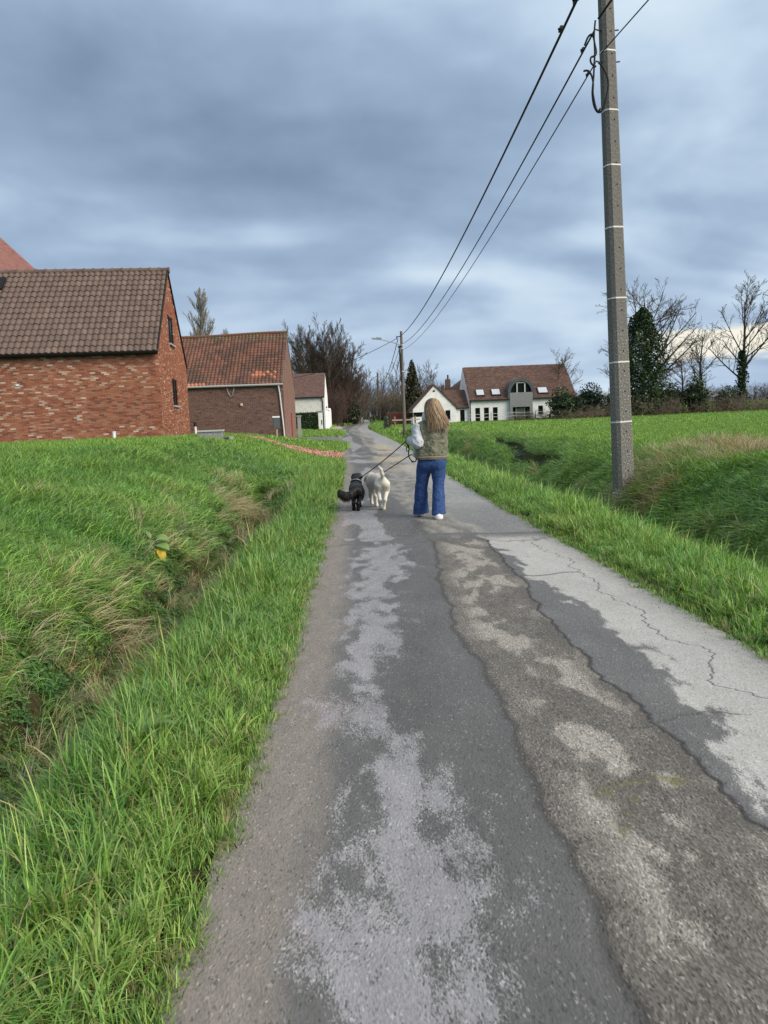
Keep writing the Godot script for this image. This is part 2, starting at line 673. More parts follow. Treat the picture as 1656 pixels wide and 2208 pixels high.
				g = lerpf(g, 0.07, ck2 * 0.9)
				he -= 0.3 * ck2
			if near > 0.0:
				var cross := exp(-pow((d - 6.42 - 0.06 * sin(m * 9.0)) / 0.02, 2)) * smoothstep(1.7, 1.85, m) * (1.0 - smoothstep(2.3, 2.4, m))
				cross += exp(-pow((d - 3.2 - 0.1 * sin(m * 7.0) - 0.05 * b) / 0.012, 2)) * smoothstep(1.5, 1.6, m) * (1.0 - smoothstep(2.1, 2.2, m))
				cross += exp(-pow((d - 8.35 - 0.1 * sin(m * 5.0) - 0.2 * b) / 0.05, 2)) * 0.6
				g = lerpf(g, 0.07, clampf(cross, 0, 1) * 0.85)
				# moss in the fissures
				var mo := exp(-pow((d - 2.56 - 0.1 * sin((m - 1.3) * 6.0) + 0.1 * b) / 0.03, 2)) * smoothstep(1.25, 1.35, m) * (1.0 - smoothstep(1.6, 1.68, m))
				mo += exp(-pow((m - 1.45 + (2.56 - d) * 0.55 + 0.1 * b) / 0.02, 2)) * smoothstep(2.25, 2.3, d) * (1.0 - smoothstep(2.52, 2.57, d))
				mo = clampf(mo * smoothstep(-0.12, 0.12, f + b), 0, 0.7)
				g = lerpf(g, 0.11, mo)
				tb = lerpf(tb, 0.4, mo)
				he = lerpf(he, 0.75, mo * 0.5)
			else:
				# further on: streaks of old repairs across the road
				var brown := smoothstep(0.05, 0.2, m - 1.0 + 0.5 * a) * (1.0 - smoothstep(1.75, 1.95, m + 0.4 * a))
				g = lerpf(g, 0.19 + 0.2 * b + 0.1 * p, brown * (1.0 - dry))
				tb = lerpf(tb, 0.88, brown)
				tr = lerpf(tr, 1.05, brown)
				var rc := smoothstep(1.7, 1.95, m + 0.5 * a)
				g = lerpf(g, 0.27 + 0.06 * b + 0.05 * a, rc * (0.4 + 0.6 * smoothstep(11.0, 13.0, d)))
				var sand := exp(-pow((m - 1.7) / 0.8, 2)) * smoothstep(19.0, 23.0, d) * (1.0 - smoothstep(35.0, 44.0, d)) * smoothstep(-0.12, 0.08, a + 0.5 * p)
				g = lerpf(g, 0.33, sand * 0.8)
				tr = lerpf(tr, 1.18, sand)
				tb = lerpf(tb, 0.72, sand)
			# aggregate: single pale and dark chips
			g *= 0.86 + 0.24 * s + 0.34 * f
			if s > 0.97:
				g += 0.09
			elif s < 0.03:
				g *= 0.7
			g = clampf(g, 0.02, 0.6)
			var k := q * 3
			colour[k] = lut[int(clampf(g * tr, 0, 1) * 1024)]
			colour[k + 1] = lut[int(g * 1024)]
			colour[k + 2] = lut[int(clampf(g * tb, 0, 1) * 1024)]
			rough[q] = int(clampf(ro, 0.2, 1.0) * 255)
			high[q] = int(clampf(he, 0, 1) * 255)
	var ic := Image.create_from_data(w, h, false, Image.FORMAT_RGB8, colour)
	var ir := Image.create_from_data(w, h, false, Image.FORMAT_L8, rough)
	var ih := Image.create_from_data(w, h, false, Image.FORMAT_L8, high)
	return [ImageTexture.create_from_image(ic), ImageTexture.create_from_image(ir), ImageTexture.create_from_image(ih)]

func road_stretch(d0: float, d1: float, dd: float, maps: Array, bump: float, parent: Node) -> void:
	var mb := MB.new()
	var nx := 18
	var rows := int(ceil((d1 - d0) / dd))
	for j in rows + 1:
		var d := d0 + (d1 - d0) * j / rows
		var xl := road_l(d) - 0.02 + 0.05 * n_bump.get_noise_2d(7.0, d * 2.3)
		var xr := road_r(d) + 0.02 + 0.05 * n_bump.get_noise_2d(47.0, d * 2.3)
		for k in nx + 1:
			var u := float(k) / nx
			var crown := 0.03 * (1.0 - pow(2.0 * u - 1.0, 2)) - 0.012 * exp(-pow((u - 0.22) / 0.1, 2)) - 0.012 * exp(-pow((u - 0.78) / 0.1, 2)) + 0.006 * n_hill.get_noise_2d(u * 6.0, d * 1.5)
			mb.vert(Vector3(lerpf(xl, xr, u), road_y(d) + crown - 0.012, -d), Vector3.UP)
			mb.uv.append(Vector2(u, 1.0 - float(j) / rows))
	for j in rows:
		for k in nx:
			var a := j * (nx + 1) + k
			mb.tri(a, a + nx + 1, a + nx + 2)
			mb.tri(a, a + nx + 2, a + 1)
	for j in rows + 1:
		for k in nx + 1:
			var a := j * (nx + 1) + k
			var l := mb.v[a - 1 if k > 0 else a]
			var r := mb.v[a + 1 if k < nx else a]
			var u2 := mb.v[a - nx - 1 if j > 0 else a]
			var w2 := mb.v[a + nx + 1 if j < rows else a]
			mb.n[a] = (r - l).cross(w2 - u2).normalized()
	var m := mat(Color(1, 1, 1), 1.0, {"spec": 0.45})
	m.albedo_texture = maps[0]
	m.roughness_texture = maps[1]
	m.roughness_texture_channel = BaseMaterial3D.TEXTURE_CHANNEL_RED
	m.heightmap_enabled = true
	m.heightmap_texture = maps[2]
	m.heightmap_scale = bump
	m.texture_repeat = false
	obj("asphalt", mb.mesh(), m, parent)

func make_road() -> void:
	var road := Node3D.new()
	road.name = "road"
	add_child(road)
	tag(road, "", "", "", "structure")
	road_stretch(-6.0, -1.6, 0.8, road_maps(128, 256, -6.0, -1.6, 31), 0.8, road)
	road_stretch(-1.6, 8.9, 0.2, road_maps(1024, 1900, -1.6, 8.9, 41), 0.8, road)
	road_stretch(8.9, 33.0, 0.4, road_maps(400, 1100, 8.9, 33.0, 51), 0.8, road)
	road_stretch(33.0, 170.0, 1.0, road_maps(200, 1000, 33.0, 170.0, 61), 0.6, road)

# a sheet draped over the ground between two lines of points (x, d)
func drape(called: String, a: Array, b: Array, lift: float, m: Material, nx: int, nd: int, wob := 0.25) -> void:
	var mb := MB.new()
	for j in nd + 1:
		var f := float(j) / nd * (a.size() - 1)
		var k := mini(int(f), a.size() - 2)
		var pa: Vector2 = (a[k] as Vector2).lerp(a[k + 1], f - k)
		var pb: Vector2 = (b[k] as Vector2).lerp(b[k + 1], f - k)
		for q in nx + 1:
			var p := pa.lerp(pb, float(q) / nx)
			if q == 0 or q == nx:
				p += Vector2(0, wob * n_bump.get_noise_2d(p.x * 1.7 + q * 9.0, j * 0.9))
			mb.vert(Vector3(p.x, maxf(land(p.x, p.y), land(p.x, p.y)) + lift, -p.y), slope(p.x, p.y))
	for j in nd:
		for q in nx:
			var e := j * (nx + 1) + q
			mb.tri(e, e + nx + 1, e + nx + 2)
			mb.tri(e, e + nx + 2, e + 1)
	var o := obj(called, mb.mesh(), m, self)
	tag(o, "", "", "", "structure")

func make_side_tracks() -> void:
	T.grit = ramp_tex(noise(70, 0.05, 5), 256, [Color(0.45, 0.45, 0.45), Color(0.8, 0.8, 0.8), Color(1, 1, 1)], [0.25, 0.5, 0.8])
	T.grit_h = grey_tex(noise(71, 0.12, 3), 256)
	var rub := mat(Color(0.29, 0.145, 0.095), 0.95, {"tex": T.grit, "bump": T.grit_h, "bump_cm": 3.0, "world": 0.7, "spec": 0.2})
	drape("brick_rubble_track", [Vector2(-1.45, 26.6), Vector2(-2.6, 28.6), Vector2(-4.6, 30.6), Vector2(-7.0, 32.6), Vector2(-9.5, 36.0)], [Vector2(-1.8, 34.2), Vector2(-2.8, 33.6), Vector2(-4.6, 33.9), Vector2(-6.8, 35.4), Vector2(-9.0, 39.0)], 0.05, rub, 8, 34, 0.5)
	var grey := mat(Color(0.2, 0.205, 0.215), 0.7, {"tex": T.grit, "world": 0.35, "spec": 0.4})
	drape("side_lane", [Vector2(-1.6, 46.0), Vector2(-3.4, 47.5), Vector2(-6.0, 49.5), Vector2(-16.0, 60.0)], [Vector2(-3.6, 57.5), Vector2(-4.4, 56.5), Vector2(-7.0, 56.5), Vector2(-16.0, 66.0)], 0.03, grey, 8, 24, 0.3)
	var pale := mat(Color(0.42, 0.39, 0.34), 0.9, {"tex": T.grit, "world": 0.5, "spec": 0.3})
	drape("gravel_forecourt", [Vector2(-4.2, 72.0), Vector2(-5.2, 73.6), Vector2(-6.2, 82.0)], [Vector2(-4.1, 82.0), Vector2(-4.4, 84.0), Vector2(-5.0, 92.0)], 0.04, pale, 6, 10, 0.4)
	# loose chips of brick on the track
	var chip := MB.new()
	chip.box(Vector3.ZERO, Vector3(1, 0.6, 0.8), Basis(Vector3(1, 0.3, 0.2).normalized(), 0.4))
	var xs := []
	var cs := []
	for k in 2600:
		var f := rng.randf()
		var x := lerpf(-1.6, -9.0, f)
		var dm := lerp_tab(-x, [1.5, 2.6, 4.6, 7.0, 9.5], [30.4, 31.1, 32.2, 34.0, 37.3])
		var d := dm + rng.randfn(0, 1.0) * lerpf(1.4, 0.7, f)
		var s := rng.randf_range(0.025, 0.085)
		xs.append(Transform3D(Basis.from_euler(Vector3(rng.randf() * 3, rng.randf() * 6, rng.randf() * 3)).scaled(Vector3.ONE * s), Vector3(x, land(x, d) + 0.06, -d)))
		var g := rng.randf()
		cs.append(Color(0.36, 0.14, 0.085).lerp(Color(0.46, 0.36, 0.29), g))
	var st := multi("brick_chips", chip.mesh(), mat(Color(1, 1, 1), 0.95, {"vc": 1}), xs, cs, self)
	tag(st, "orange broken brick chips strewn over the track beside the barn", "rubble", "", "stuff")

# ---------------------------------------------------------------- grass
func tuft(blades: int, tall: float, spread: float, lean: float, wide: float, droop: float, cols: Array, jit := 0.35) -> ArrayMesh:
	var mb := MB.new()
	for b in blades:
		var ang := rng.randf() * TAU
		var rad := spread * sqrt(rng.randf())
		var p := Vector3(cos(ang) * rad, -0.01, sin(ang) * rad)
		var hh := tall * rng.randf_range(0.45, 1.1)
		var dir_a := rng.randf() * TAU
		var out := Vector3(cos(dir_a), 0, sin(dir_a)) * rng.randf_range(0.1, 0.9) + Vector3(lean * rng.randf_range(0.2, 1.2), 0, 0)
		var w := wide * rng.randf_range(0.6, 1.25)
		var side := Vector3(-sin(dir_a + rng.randfn(0, jit)), 0, cos(dir_a + rng.randfn(0, jit)))
		mb.col = cols[rng.randi() % cols.size()]
		mb.col = mb.col * rng.randf_range(0.75, 1.25)
		var dirv := Vector3(0, 1, 0) + out * rng.randf_range(0.2, 1.1)
		var segs := 4 if droop > 0.8 else 3
		var k0 := mb.v.size()
		var step := hh / segs
		for s in segs + 1:
			var f := float(s) / segs
			var tang := dirv.normalized()
			var nn := side.cross(tang).normalized()
			if nn.y < 0:
				nn = -nn
			nn = (nn + Vector3.UP * 0.25).normalized()
			if s < segs:
				var ww := w * (1.0 - 0.55 * f * f)
				mb.vert(p - side * ww * 0.5, nn)
				mb.vert(p + side * ww * 0.5, nn)
			else:
				mb.vert(p, nn)
			p += tang * step
			dirv = dirv.normalized() + out * droop * 0.55 + Vector3(0, -droop * 0.45 * f, 0)
		for s in segs:
			var a := k0 + s * 2
			if s < segs - 1:
				mb.tri(a, a + 2, a + 3)
				mb.tri(a, a + 3, a + 1)
			else:
				mb.tri(a, a + 2, a + 1)
	return mb.mesh()

func herb(leaves: int, size: float, cols: Array) -> ArrayMesh:
	var mb := MB.new()
	for b in leaves:
		var ang := rng.randf() * TAU
		var rad := size * rng.randf_range(0.2, 2.2)
		var p := Vector3(cos(ang) * rad, size * rng.randf_range(0.3, 1.4), sin(ang) * rad)
		var out := Vector3(cos(ang), rng.randf_range(-0.3, 0.5), sin(ang)).normalized()
		var side := out.cross(Vector3.UP).normalized()
		var up := side.cross(out)
		var l := size * rng.randf_range(0.5, 1.1)
		mb.col = (cols[rng.randi() % cols.size()] as Color) * rng.randf_range(0.75, 1.2)
		var k := mb.v.size()
		mb.vert(p, up)
		mb.vert(p + out * l * 0.5 + side * l * 0.36 + up * l * 0.1, (up + side * 0.3).normalized())
		mb.vert(p + out * l * 0.5 - side * l * 0.36 + up * l * 0.1, (up - side * 0.3).normalized())
		mb.vert(p + out * l, up)
		mb.tri(k, k + 1, k + 3)
		mb.tri(k, k + 3, k + 2)
	return mb.mesh()

func make_grass() -> void:
	var lush := [Color(0.15, 0.315, 0.058), Color(0.195, 0.365, 0.07), Color(0.245, 0.405, 0.092), Color(0.105, 0.23, 0.055), Color(0.32, 0.45, 0.14)]
	var crop := [Color(0.20, 0.365, 0.066), Color(0.245, 0.405, 0.08), Color(0.29, 0.43, 0.105), Color(0.17, 0.32, 0.064)]
	var straw := [Color(0.44, 0.37, 0.23), Color(0.52, 0.45, 0.29), Color(0.36, 0.28, 0.16), Color(0.30, 0.29, 0.14), Color(0.22, 0.27, 0.1)]
	var mixl := lush + lush + lush + [Color(0.30, 0.30, 0.11), Color(0.44, 0.38, 0.2)]
	var rank := [Color(0.075, 0.18, 0.045), Color(0.10, 0.225, 0.05)] + lush + lush
	var kinds := {}
	for v in 3:
		kinds["lush%d" % v] = tuft(26, 0.165, 0.06, 0.0, 0.006, 1.1, mixl)
		kinds["tall%d" % v] = tuft(20, 0.27, 0.055, 0.15, 0.0065, 1.25, mixl)
		kinds["short%d" % v] = tuft(26, 0.085, 0.06, 0.0, 0.005, 0.6, lush)
		kinds["bank%d" % v] = tuft(38, 0.23, 0.09, 0.95, 0.007, 1.55, rank)
		kinds["straw%d" % v] = tuft(40, 0.36, 0.075, 0.8, 0.005, 1.1, straw)
		kinds["field%d" % v] = tuft(40, 0.13, 0.14, 0.1, 0.009, 0.7, crop)
		kinds["mead%d" % v] = tuft(60, 0.11, 0.34, 0.1, 0.02, 0.8, crop)
		kinds["herb%d" % v] = herb(26, 0.055, [Color(0.05, 0.13, 0.03), Color(0.075, 0.17, 0.04), Color(0.10, 0.2, 0.05)])
	var xs := {}
	var cs := {}
	for k in kinds:
		xs[k] = []
		cs[k] = []
	var bands := [[0.9, 4.0, 1000.0, 0.8], [4.0, 8.0, 560.0, 0.95], [8.0, 16.0, 230.0, 1.2], [16.0, 36.0, 60.0, 1.7], [36.0, 100.0, 9.0, 2.6]]
	for bd in bands:
		var d0: float = bd[0]
		var d1: float = bd[1]
		var half: float = 0.56 * d1 + 1.5
		var count := int((d1 - d0) * 2.0 * half * float(bd[2]))
		for k in count:
			var d := rng.randf_range(d0, d1)
			var x := rng.randf_range(-half, half)
			if absf(x) > 0.56 * d + 1.5:
				continue
			var xl := road_l(d)
			var xr := road_r(d)
			var t := xl - x if x < xl else x - xr
			if x > xl + 0.03 and x < xr - 0.03:
				continue
			var left := x < xl + 0.1
			if d > 25 and left and in_bare(x, d):
				continue
			var s: float = bd[3]
			var pick := ""
			var a := n_patch.get_noise_2d(x * 1.3, d * 1.3)
			var a2 := n_hill.get_noise_2d(x * 0.8 + 50.0, d * 0.8)
			var tint := 1.0
			var face := rng.randf() * TAU
			var r := rng.randf()
			if left and d < 15.5:
				if t < 0.12:
					if r > 0.3:
						continue
					pick = "short"
				elif t < 0.34:
					pick = "short" if r < 0.55 else "lush"
				elif t < 0.95:
					pick = "lush" if r < 0.72 else ("tall" if r < 0.94 else "herb")
					if t > 0.72:
						s *= 0.62
				elif t < 1.9:
					if r < 0.5:
						continue
					pick = "herb" if r < 0.75 else ("short" if r < 0.9 else ("bank" if r < 0.96 else "straw"))
					s *= 0.75
				elif t < 5.2:
					if t < 2.12 and r > 0.45:
						continue
					pick = "bank" if r < 0.86 else "herb"
					if a > 0.72 and r < 0.4:
						pick = "straw"
					elif t < 2.45 and r < 0.3:
						pick = "straw" if r < 0.03 else "herb"
					face = rng.randfn(0, 0.8) + 1.3 * a2
					s *= 0.8 + 0.5 * maxf(0.0, a2 + 0.3)
				else:
					pick = "bank" if r < 0.2 else "field"
					face = rng.randfn(0, 0.9)
			elif left:
				pick = "field" if d > 24 or t > 2 else ("lush" if r < 0.8 else "tall")
				if d > 22 and d < 31 and t < 7.0:
					pick = "short" if r < 0.6 else "field"
				elif d < 22 and t > 1.0 and t < 4.0:
					pick = "lush" if r < 0.4 else ("bank" if r < 0.85 else "herb")
				if d > 36:
					pick = "mead"
			else:
				if t < 0.14:
					if r > 0.3:
						continue
					pick = "short"
				elif t < 1.25:
					pick = ("short" if r < 0.45 else "lush") if t < 0.4 else ("lush" if r < 0.85 else "tall")
					tint = 1.12
				elif t < 3.9:
					if d > 60:
						pick = "mead"
					else:
						pick = "bank" if r < 0.92 else "herb"
						if a > 0.45 and r < 0.35:
							pick = "straw"
						face = PI + rng.randfn(0, 0.85) + 1.5 * a2
						s *= 0.75 + 0.7 * maxf(0.0, a2 + 0.3)
						if r > 0.55 and r < 0.85:
							pick = "bank"
				else:
					pick = "field" if d < 34 else "mead"
					if t < 5.5 and d < 15.5 and (a > 0.25) and r < 0.5:
						pick = "straw"
			if not left and d > 17.5 and d < 38.0 and absf(t - gully_t(d)) < 0.3 and r < 0.92:
				continue
			var y := land(x, d)
			var up := Vector3.UP.lerp(slope(x, d), 0.6).normalized() if d < 36 else Vector3.UP
			var sc := s * rng.randf_range(0.75, 1.3)
			if pick == "herb":
				sc *= 0.9
			elif pick == "field" or pick == "mead" or pick == "straw":
				sc = lerpf(sc, 1.0, 0.6) if pick != "straw" else minf(sc, 1.25)
				if pick == "mead":
					sc *= 1.0 if d < 60 else 1.5
			elif d > 16:
				sc = minf(sc, 1.5)
			if pick == "tall" or pick == "lush":
				sc *= 1.0 + 0.35 * a2
			var bs := Basis(Vector3.UP, face)
			var q := Quaternion(Vector3.UP, up)
			var bas := Basis(q) * bs
			bas = bas.scaled(Vector3(sc, sc * rng.randf_range(0.8, 1.15), sc))
			var name_ := "%s%d" % [pick, rng.randi() % 3]
			xs[name_].append(Transform3D(bas, Vector3(x, y, -d)))
			var hue := 0.16 * a2 + 0.09 * rng.randfn()
			cs[name_].append(Color(1.0 + hue + 0.12 * a, 1.0 + 0.35 * hue, 1.0 - 0.2 * hue) * (tint * rng.randf_range(0.85, 1.15)))
	# ragged tufts creeping over both edges of the asphalt
	for k in 1500:
		var d := 1.0 + 11.0 * pow(rng.randf(), 1.5)
		var lft := k % 2 == 0
		var x := road_l(d) + rng.randfn(-0.03, 0.04) if lft else road_r(d) - rng.randfn(-0.03, 0.04)
		var nm := ("short%d" if rng.randf() < 0.85 else "straw%d") % (rng.randi() % 3)
		var sc := rng.randf_range(0.4, 0.85) * (0.4 if nm.begins_with("straw") else 1.0)
		xs[nm].append(Transform3D(Basis(Vector3.UP, rng.randf() * TAU).scaled(Vector3(sc, sc * rng.randf_range(0.5, 1.0), sc)), Vector3(x, maxf(land(x, d), road_y(d) - 0.02), -d)))
		cs[nm].append(Color(1.05, 1, 0.95) * rng.randf_range(0.75, 1.1))
	# heaps of dead grass by the roadside pole and along the right crest
	for hp in [[4.15, 11.6, 120, 0.4], [3.6, 11.9, 60, 0.3], [4.9, 12.6, 90, 0.45], [5.6, 13.9, 90, 0.4], [7.0, 13.6, 60, 0.5], [8.0, 13.8, 70, 0.5], [3.3, 11.2, 40, 0.25], [-2.95, 4.5, 22, 0.12], [-3.0, 13.6, 34, 0.2], [-2.65, 14.2, 40, 0.18], [-3.3, 15.0, 20, 0.2], [-3.4, 11.5, 6, 0.2], [-2.4, 6.3, 8, 0.15], [5.2, 7.9, 60, 0.3]]:
		for k in hp[2]:
			var x: float = hp[0] + rng.randfn() * hp[3]
			var d: float = hp[1] + rng.randfn() * hp[3]
			var n := slope(x, d)
			var face := atan2(-n.z, n.x) + rng.randfn(0, 0.5)
			var sc := rng.randf_range(0.8, 1.5)
			var name_ := "straw%d" % (rng.randi() % 3)
			xs[name_].append(Transform3D((Basis(Quaternion(Vector3.UP, Vector3.UP.lerp(n, 0.8).normalized())) * Basis(Vector3.UP, face)).scaled(Vector3(sc, sc * 0.8, sc)), Vector3(x, land(x, d), -d)))
			cs[name_].append(Color(1, 1, 1) * rng.randf_range(0.8, 1.2))
	M.grass = mat(Color(1, 1, 1), 0.42, {"vc": 1, "spec": 0.45, "back": rgb(0.42, 0.48, 0.2)})
	var sorts := [
		["verge_grass", ["lush", "tall", "short"], "lush green grass growing along both verges of the lane"],
		["bank_grass", ["bank"], "long grass drooping down the ditch banks on both sides"],
		["dead_grass", ["straw"], "straw coloured dead grass lying in clumps on the banks"],
		["field_grass", ["field", "mead"], "short bright green grass of the fields behind the banks"],
		["ditch_weeds", ["herb"], "small round leaved weeds growing low in the ditches"]]
	for so in sorts:
		var g := thing(so[0], so[2], "grass" if so[0] != "ditch_weeds" else "weeds", Vector3.ZERO, 0.0, "", "stuff")
		for kk in so[1]:
			for v in 3:
				var nm := "%s%d" % [kk, v]
				if xs[nm].size() > 0:
					multi("tufts", kinds[nm], M.grass, xs[nm], cs[nm], g)

# the drive, the side lane, the forecourt and the buildings keep no grass
func in_bare(x: float, d: float) -> bool:
	if x < -1.5 and x > -9.5:
		var lo := lerp_tab(-x, [1.5, 2.6, 4.6, 7.0, 9.5], [27.0, 28.9, 30.8, 32.8, 36.2])
		var hi := lerp_tab(-x, [1.5, 2.8, 4.6, 6.8, 9.0], [34.0, 33.4, 33.7, 35.2, 38.6])
		if d > lo and d < hi:
			return true
	if d > 46 and d < 66:
		var lo2 := lerp_tab(-x, [1.6, 3.4, 6.0, 16.0], [46.0, 47.5, 49.5, 60.0])
		var hi2 := lerp_tab(-x, [3.6, 4.4, 7.0, 16.0], [57.5, 56.5, 56.5, 66.0])
		if d > lo2 and d < hi2:
			return true
	if d > 72 and d < 92 and x > -6.0:
		return true
	if x < -6.1 and d > 48 and d < 57.5:
		return true
	if x < -7.9 and d > 27.0 - (x + 7.84) * -0.122 and d < 34.5:
		return true
	return false

# ---------------------------------------------------------------- buildings
var unit_box: ArrayMesh

# brick places on a wall plane: x along, y up, face at z = 0; spaces are Rect2 holes, inside tells the outline
func lay_bricks(x0: float, x1: float, y0: float, y1: float, len_: float, high: float, joint: float, deep: float, holes: Array, top: Callable) -> Array:
	var out := []
	var row := 0
	var y := y0
	while y + high < y1:
		var x := x0 - (len_ + joint) * (0.5 if row % 2 == 1 else 0.0)
		while x < x1:
			var a := maxf(x, x0)
			var b := minf(x + len_, x1)
			x += len_ + joint
			if b - a < 0.04:
				continue
			if not top.call(a, y + high) or not top.call(b, y + high):
				continue
			var hit := false
			for hole in holes:
				var r: Rect2 = hole
				if b > r.position.x and a < r.end.x and y + high > r.position.y and y < r.end.y:
					hit = true
					break
			if hit:
				continue
			var s := Vector3(b - a, high, deep)
			var z := -deep * 0.5 + rng.randfn(0, 0.0022)
			out.append(Transform3D(Basis.from_euler(Vector3(0, rng.randfn(0, 0.008), rng.randfn(0, 0.006))) * Basis().scaled(s), Vector3((a + b) * 0.5, y + high * 0.5, z)))
		y += high + joint
		row += 1
	return out

func pantile(w: float, l: float) -> ArrayMesh:
	var mb := MB.new()
	var nseg := 8
	var prof := []
	for a in nseg + 1:
		var u := float(a) / nseg
		var hh := 0.155 * w * sin(PI * u / 0.64) if u < 0.64 else -0.09 * w * sin(PI * (u - 0.64) / 0.36)
		prof.append(Vector2((u - 0.5) * w * 1.04, hh))
	for r in 2:
		var y := -l * 0.5 if r == 0 else l * 0.5
		for a in nseg + 1:
			var p: Vector2 = prof[a]
			var q0: Vector2 = prof[maxi(a - 1, 0)]
			var q1: Vector2 = prof[mini(a + 1, nseg)]
			var tg := (q1 - q0).normalized()
			mb.vert(Vector3(p.x, y, p.y), Vector3(-tg.y, 0, tg.x))
	for a in nseg:
		mb.tri(a, a + nseg + 1, a + nseg + 2)
		mb.tri(a, a + nseg + 2, a + 1)
	# thickness of the lower edge
	for a in nseg:
		var p0: Vector2 = prof[a]
		var p1: Vector2 = prof[a + 1]
		var y2 := -l * 0.5
		mb.quad(Vector3(p0.x, y2, p0.y), Vector3(p1.x, y2, p1.y), Vector3(p1.x, y2, p1.y - 0.024), Vector3(p0.x, y2, p0.y - 0.024))
	return mb.mesh()

func flat_tile(w: float, l: float, th: float) -> ArrayMesh:
	var mb := MB.new()
	mb.box(Vector3.ZERO, Vector3(w, l, th))
	return mb.mesh()

# places of tiles on a slope; a = lower left corner, ux = unit along the eave, uy = unit up the slope
func lay_tiles(a: Vector3, ux: Vector3, uy: Vector3, wide: float, high: float, w: float, expo: float, tilt: float, stagger := 0.0, keep = null) -> Array:
	var nn := ux.cross(uy).normalized()
	var out := []
	var rows := int(round(high / expo))
	var cols := int(round(wide / w))
	for r in rows:
		for c in cols:
			var p := a + ux * ((c + 0.5 + (stagger if r % 2 else 0.0)) * w) + uy * ((r + 0.5) * expo)
			if keep != null and not keep.call(p):
				continue
			var b := Basis(ux, uy, nn) * Basis.from_euler(Vector3(-tilt * 1.6 + rng.randfn(0, 0.006), 0, rng.randfn(0, 0.01)))
			out.append(Transform3D(b, p + nn * (0.03 + rng.randfn(0, 0.003))))
	return out

# a rendered wall with openings: front at z = 0, reveals run back
func wall_plane(mb: MB, x0: float, x1: float, y0: float, y1: float, holes: Array, deep: float) -> void:
	var xs := [x0, x1]
	var ys := [y0, y1]
	for h in holes:
		var r: Rect2 = h
		for e in [r.position.x, r.end.x]:
			if not xs.has(e):
				xs.append(e)
		for e in [r.position.y, r.end.y]:
			if not ys.has(e):
				ys.append(e)
	xs.sort()
	ys.sort()
	for i in xs.size() - 1:
		for j in ys.size() - 1:
			var c := Vector2((xs[i] + xs[i + 1]) * 0.5, (ys[j] + ys[j + 1]) * 0.5)
			var hit := false
			for h in holes:
				if (h as Rect2).has_point(c):
					hit = true
			if not hit:
				mb.quad(Vector3(xs[i], ys[j + 1], 0), Vector3(xs[i + 1], ys[j + 1], 0), Vector3(xs[i + 1], ys[j], 0), Vector3(xs[i], ys[j], 0))
	for h in holes:
		var r: Rect2 = h
		var a := Vector3(r.position.x, r.position.y, 0)
		var b := Vector3(r.end.x, r.end.y, 0)
		var z := Vector3(0, 0, -deep)
		mb.quad(Vector3(a.x, b.y, 0), a, a + z, Vector3(a.x, b.y, -deep))
		mb.quad(Vector3(b.x, a.y, 0), b, b + z, Vector3(b.x, a.y, -deep))
		mb.quad(b, Vector3(a.x, b.y, 0), Vector3(a.x, b.y, -deep), b + z)
		mb.quad(a, Vector3(b.x, a.y, 0), Vector3(b.x, a.y, -deep), a + z)

# frame, pane and sill set in an opening; local z = 0 is the wall's face
func window_in(parent: Node, r: Rect2, deep: float, xf: Transform3D, frame_m: Material, bars := 0, sill := true, sill_m: Material = null) -> void:
	var w := Node3D.new()
	w.name = "window"
	parent.add_child(w, true)
	w.transform = xf
	var f := MB.new()
	var t := 0.055
	var z := -deep + 0.02
	f.span(Vector3(r.position.x, r.position.y, z - 0.05), Vector3(r.end.x, r.position.y + t, z))
	f.span(Vector3(r.position.x, r.end.y - t, z - 0.05), Vector3(r.end.x, r.end.y, z))
	f.span(Vector3(r.position.x, r.position.y + t, z - 0.05), Vector3(r.position.x + t, r.end.y - t, z))
	f.span(Vector3(r.end.x - t, r.position.y + t, z - 0.05), Vector3(r.end.x, r.end.y - t, z))
	for b in bars:
		var x := lerpf(r.position.x, r.end.x, float(b + 1) / (bars + 1))
		f.span(Vector3(x - t * 0.5, r.position.y + t, z - 0.045), Vector3(x + t * 0.5, r.end.y - t, z - 0.004))
	obj("frame", f.mesh(), frame_m, w)
	var g := MB.new()
	g.quad(Vector3(r.position.x + t, r.end.y - t, z - 0.03), Vector3(r.end.x - t, r.end.y - t, z - 0.03), Vector3(r.end.x - t, r.position.y + t, z - 0.03), Vector3(r.position.x + t, r.position.y + t, z - 0.03))
	obj("pane", g.mesh(), M.glass, w)
	if sill:
		var s := MB.new()
		s.span(Vector3(r.position.x - 0.06, r.position.y - 0.07, -deep), Vector3(r.end.x + 0.06, r.position.y - 0.004, 0.07))
		obj("sill", s.mesh(), sill_m if sill_m else M.stone, w)

# boards along both slopes of a gable
func verge(mb: MB, e: Vector3, r: Vector3, b: Vector3, x: float, th: float) -> void:
	for q in [e, b]:
		var a := (q as Vector3) + Vector3(x, 0, 0)
		var c := r + Vector3(x, 0, 0)
		var ps := [a + Vector3(0, -0.07, 0), a + Vector3(0, 0.06, 0), c + Vector3(0, 0.07, 0), c + Vector3(0, -0.08, 0)]
		mb.prism(ps, Vector3(-th, 0, 0))

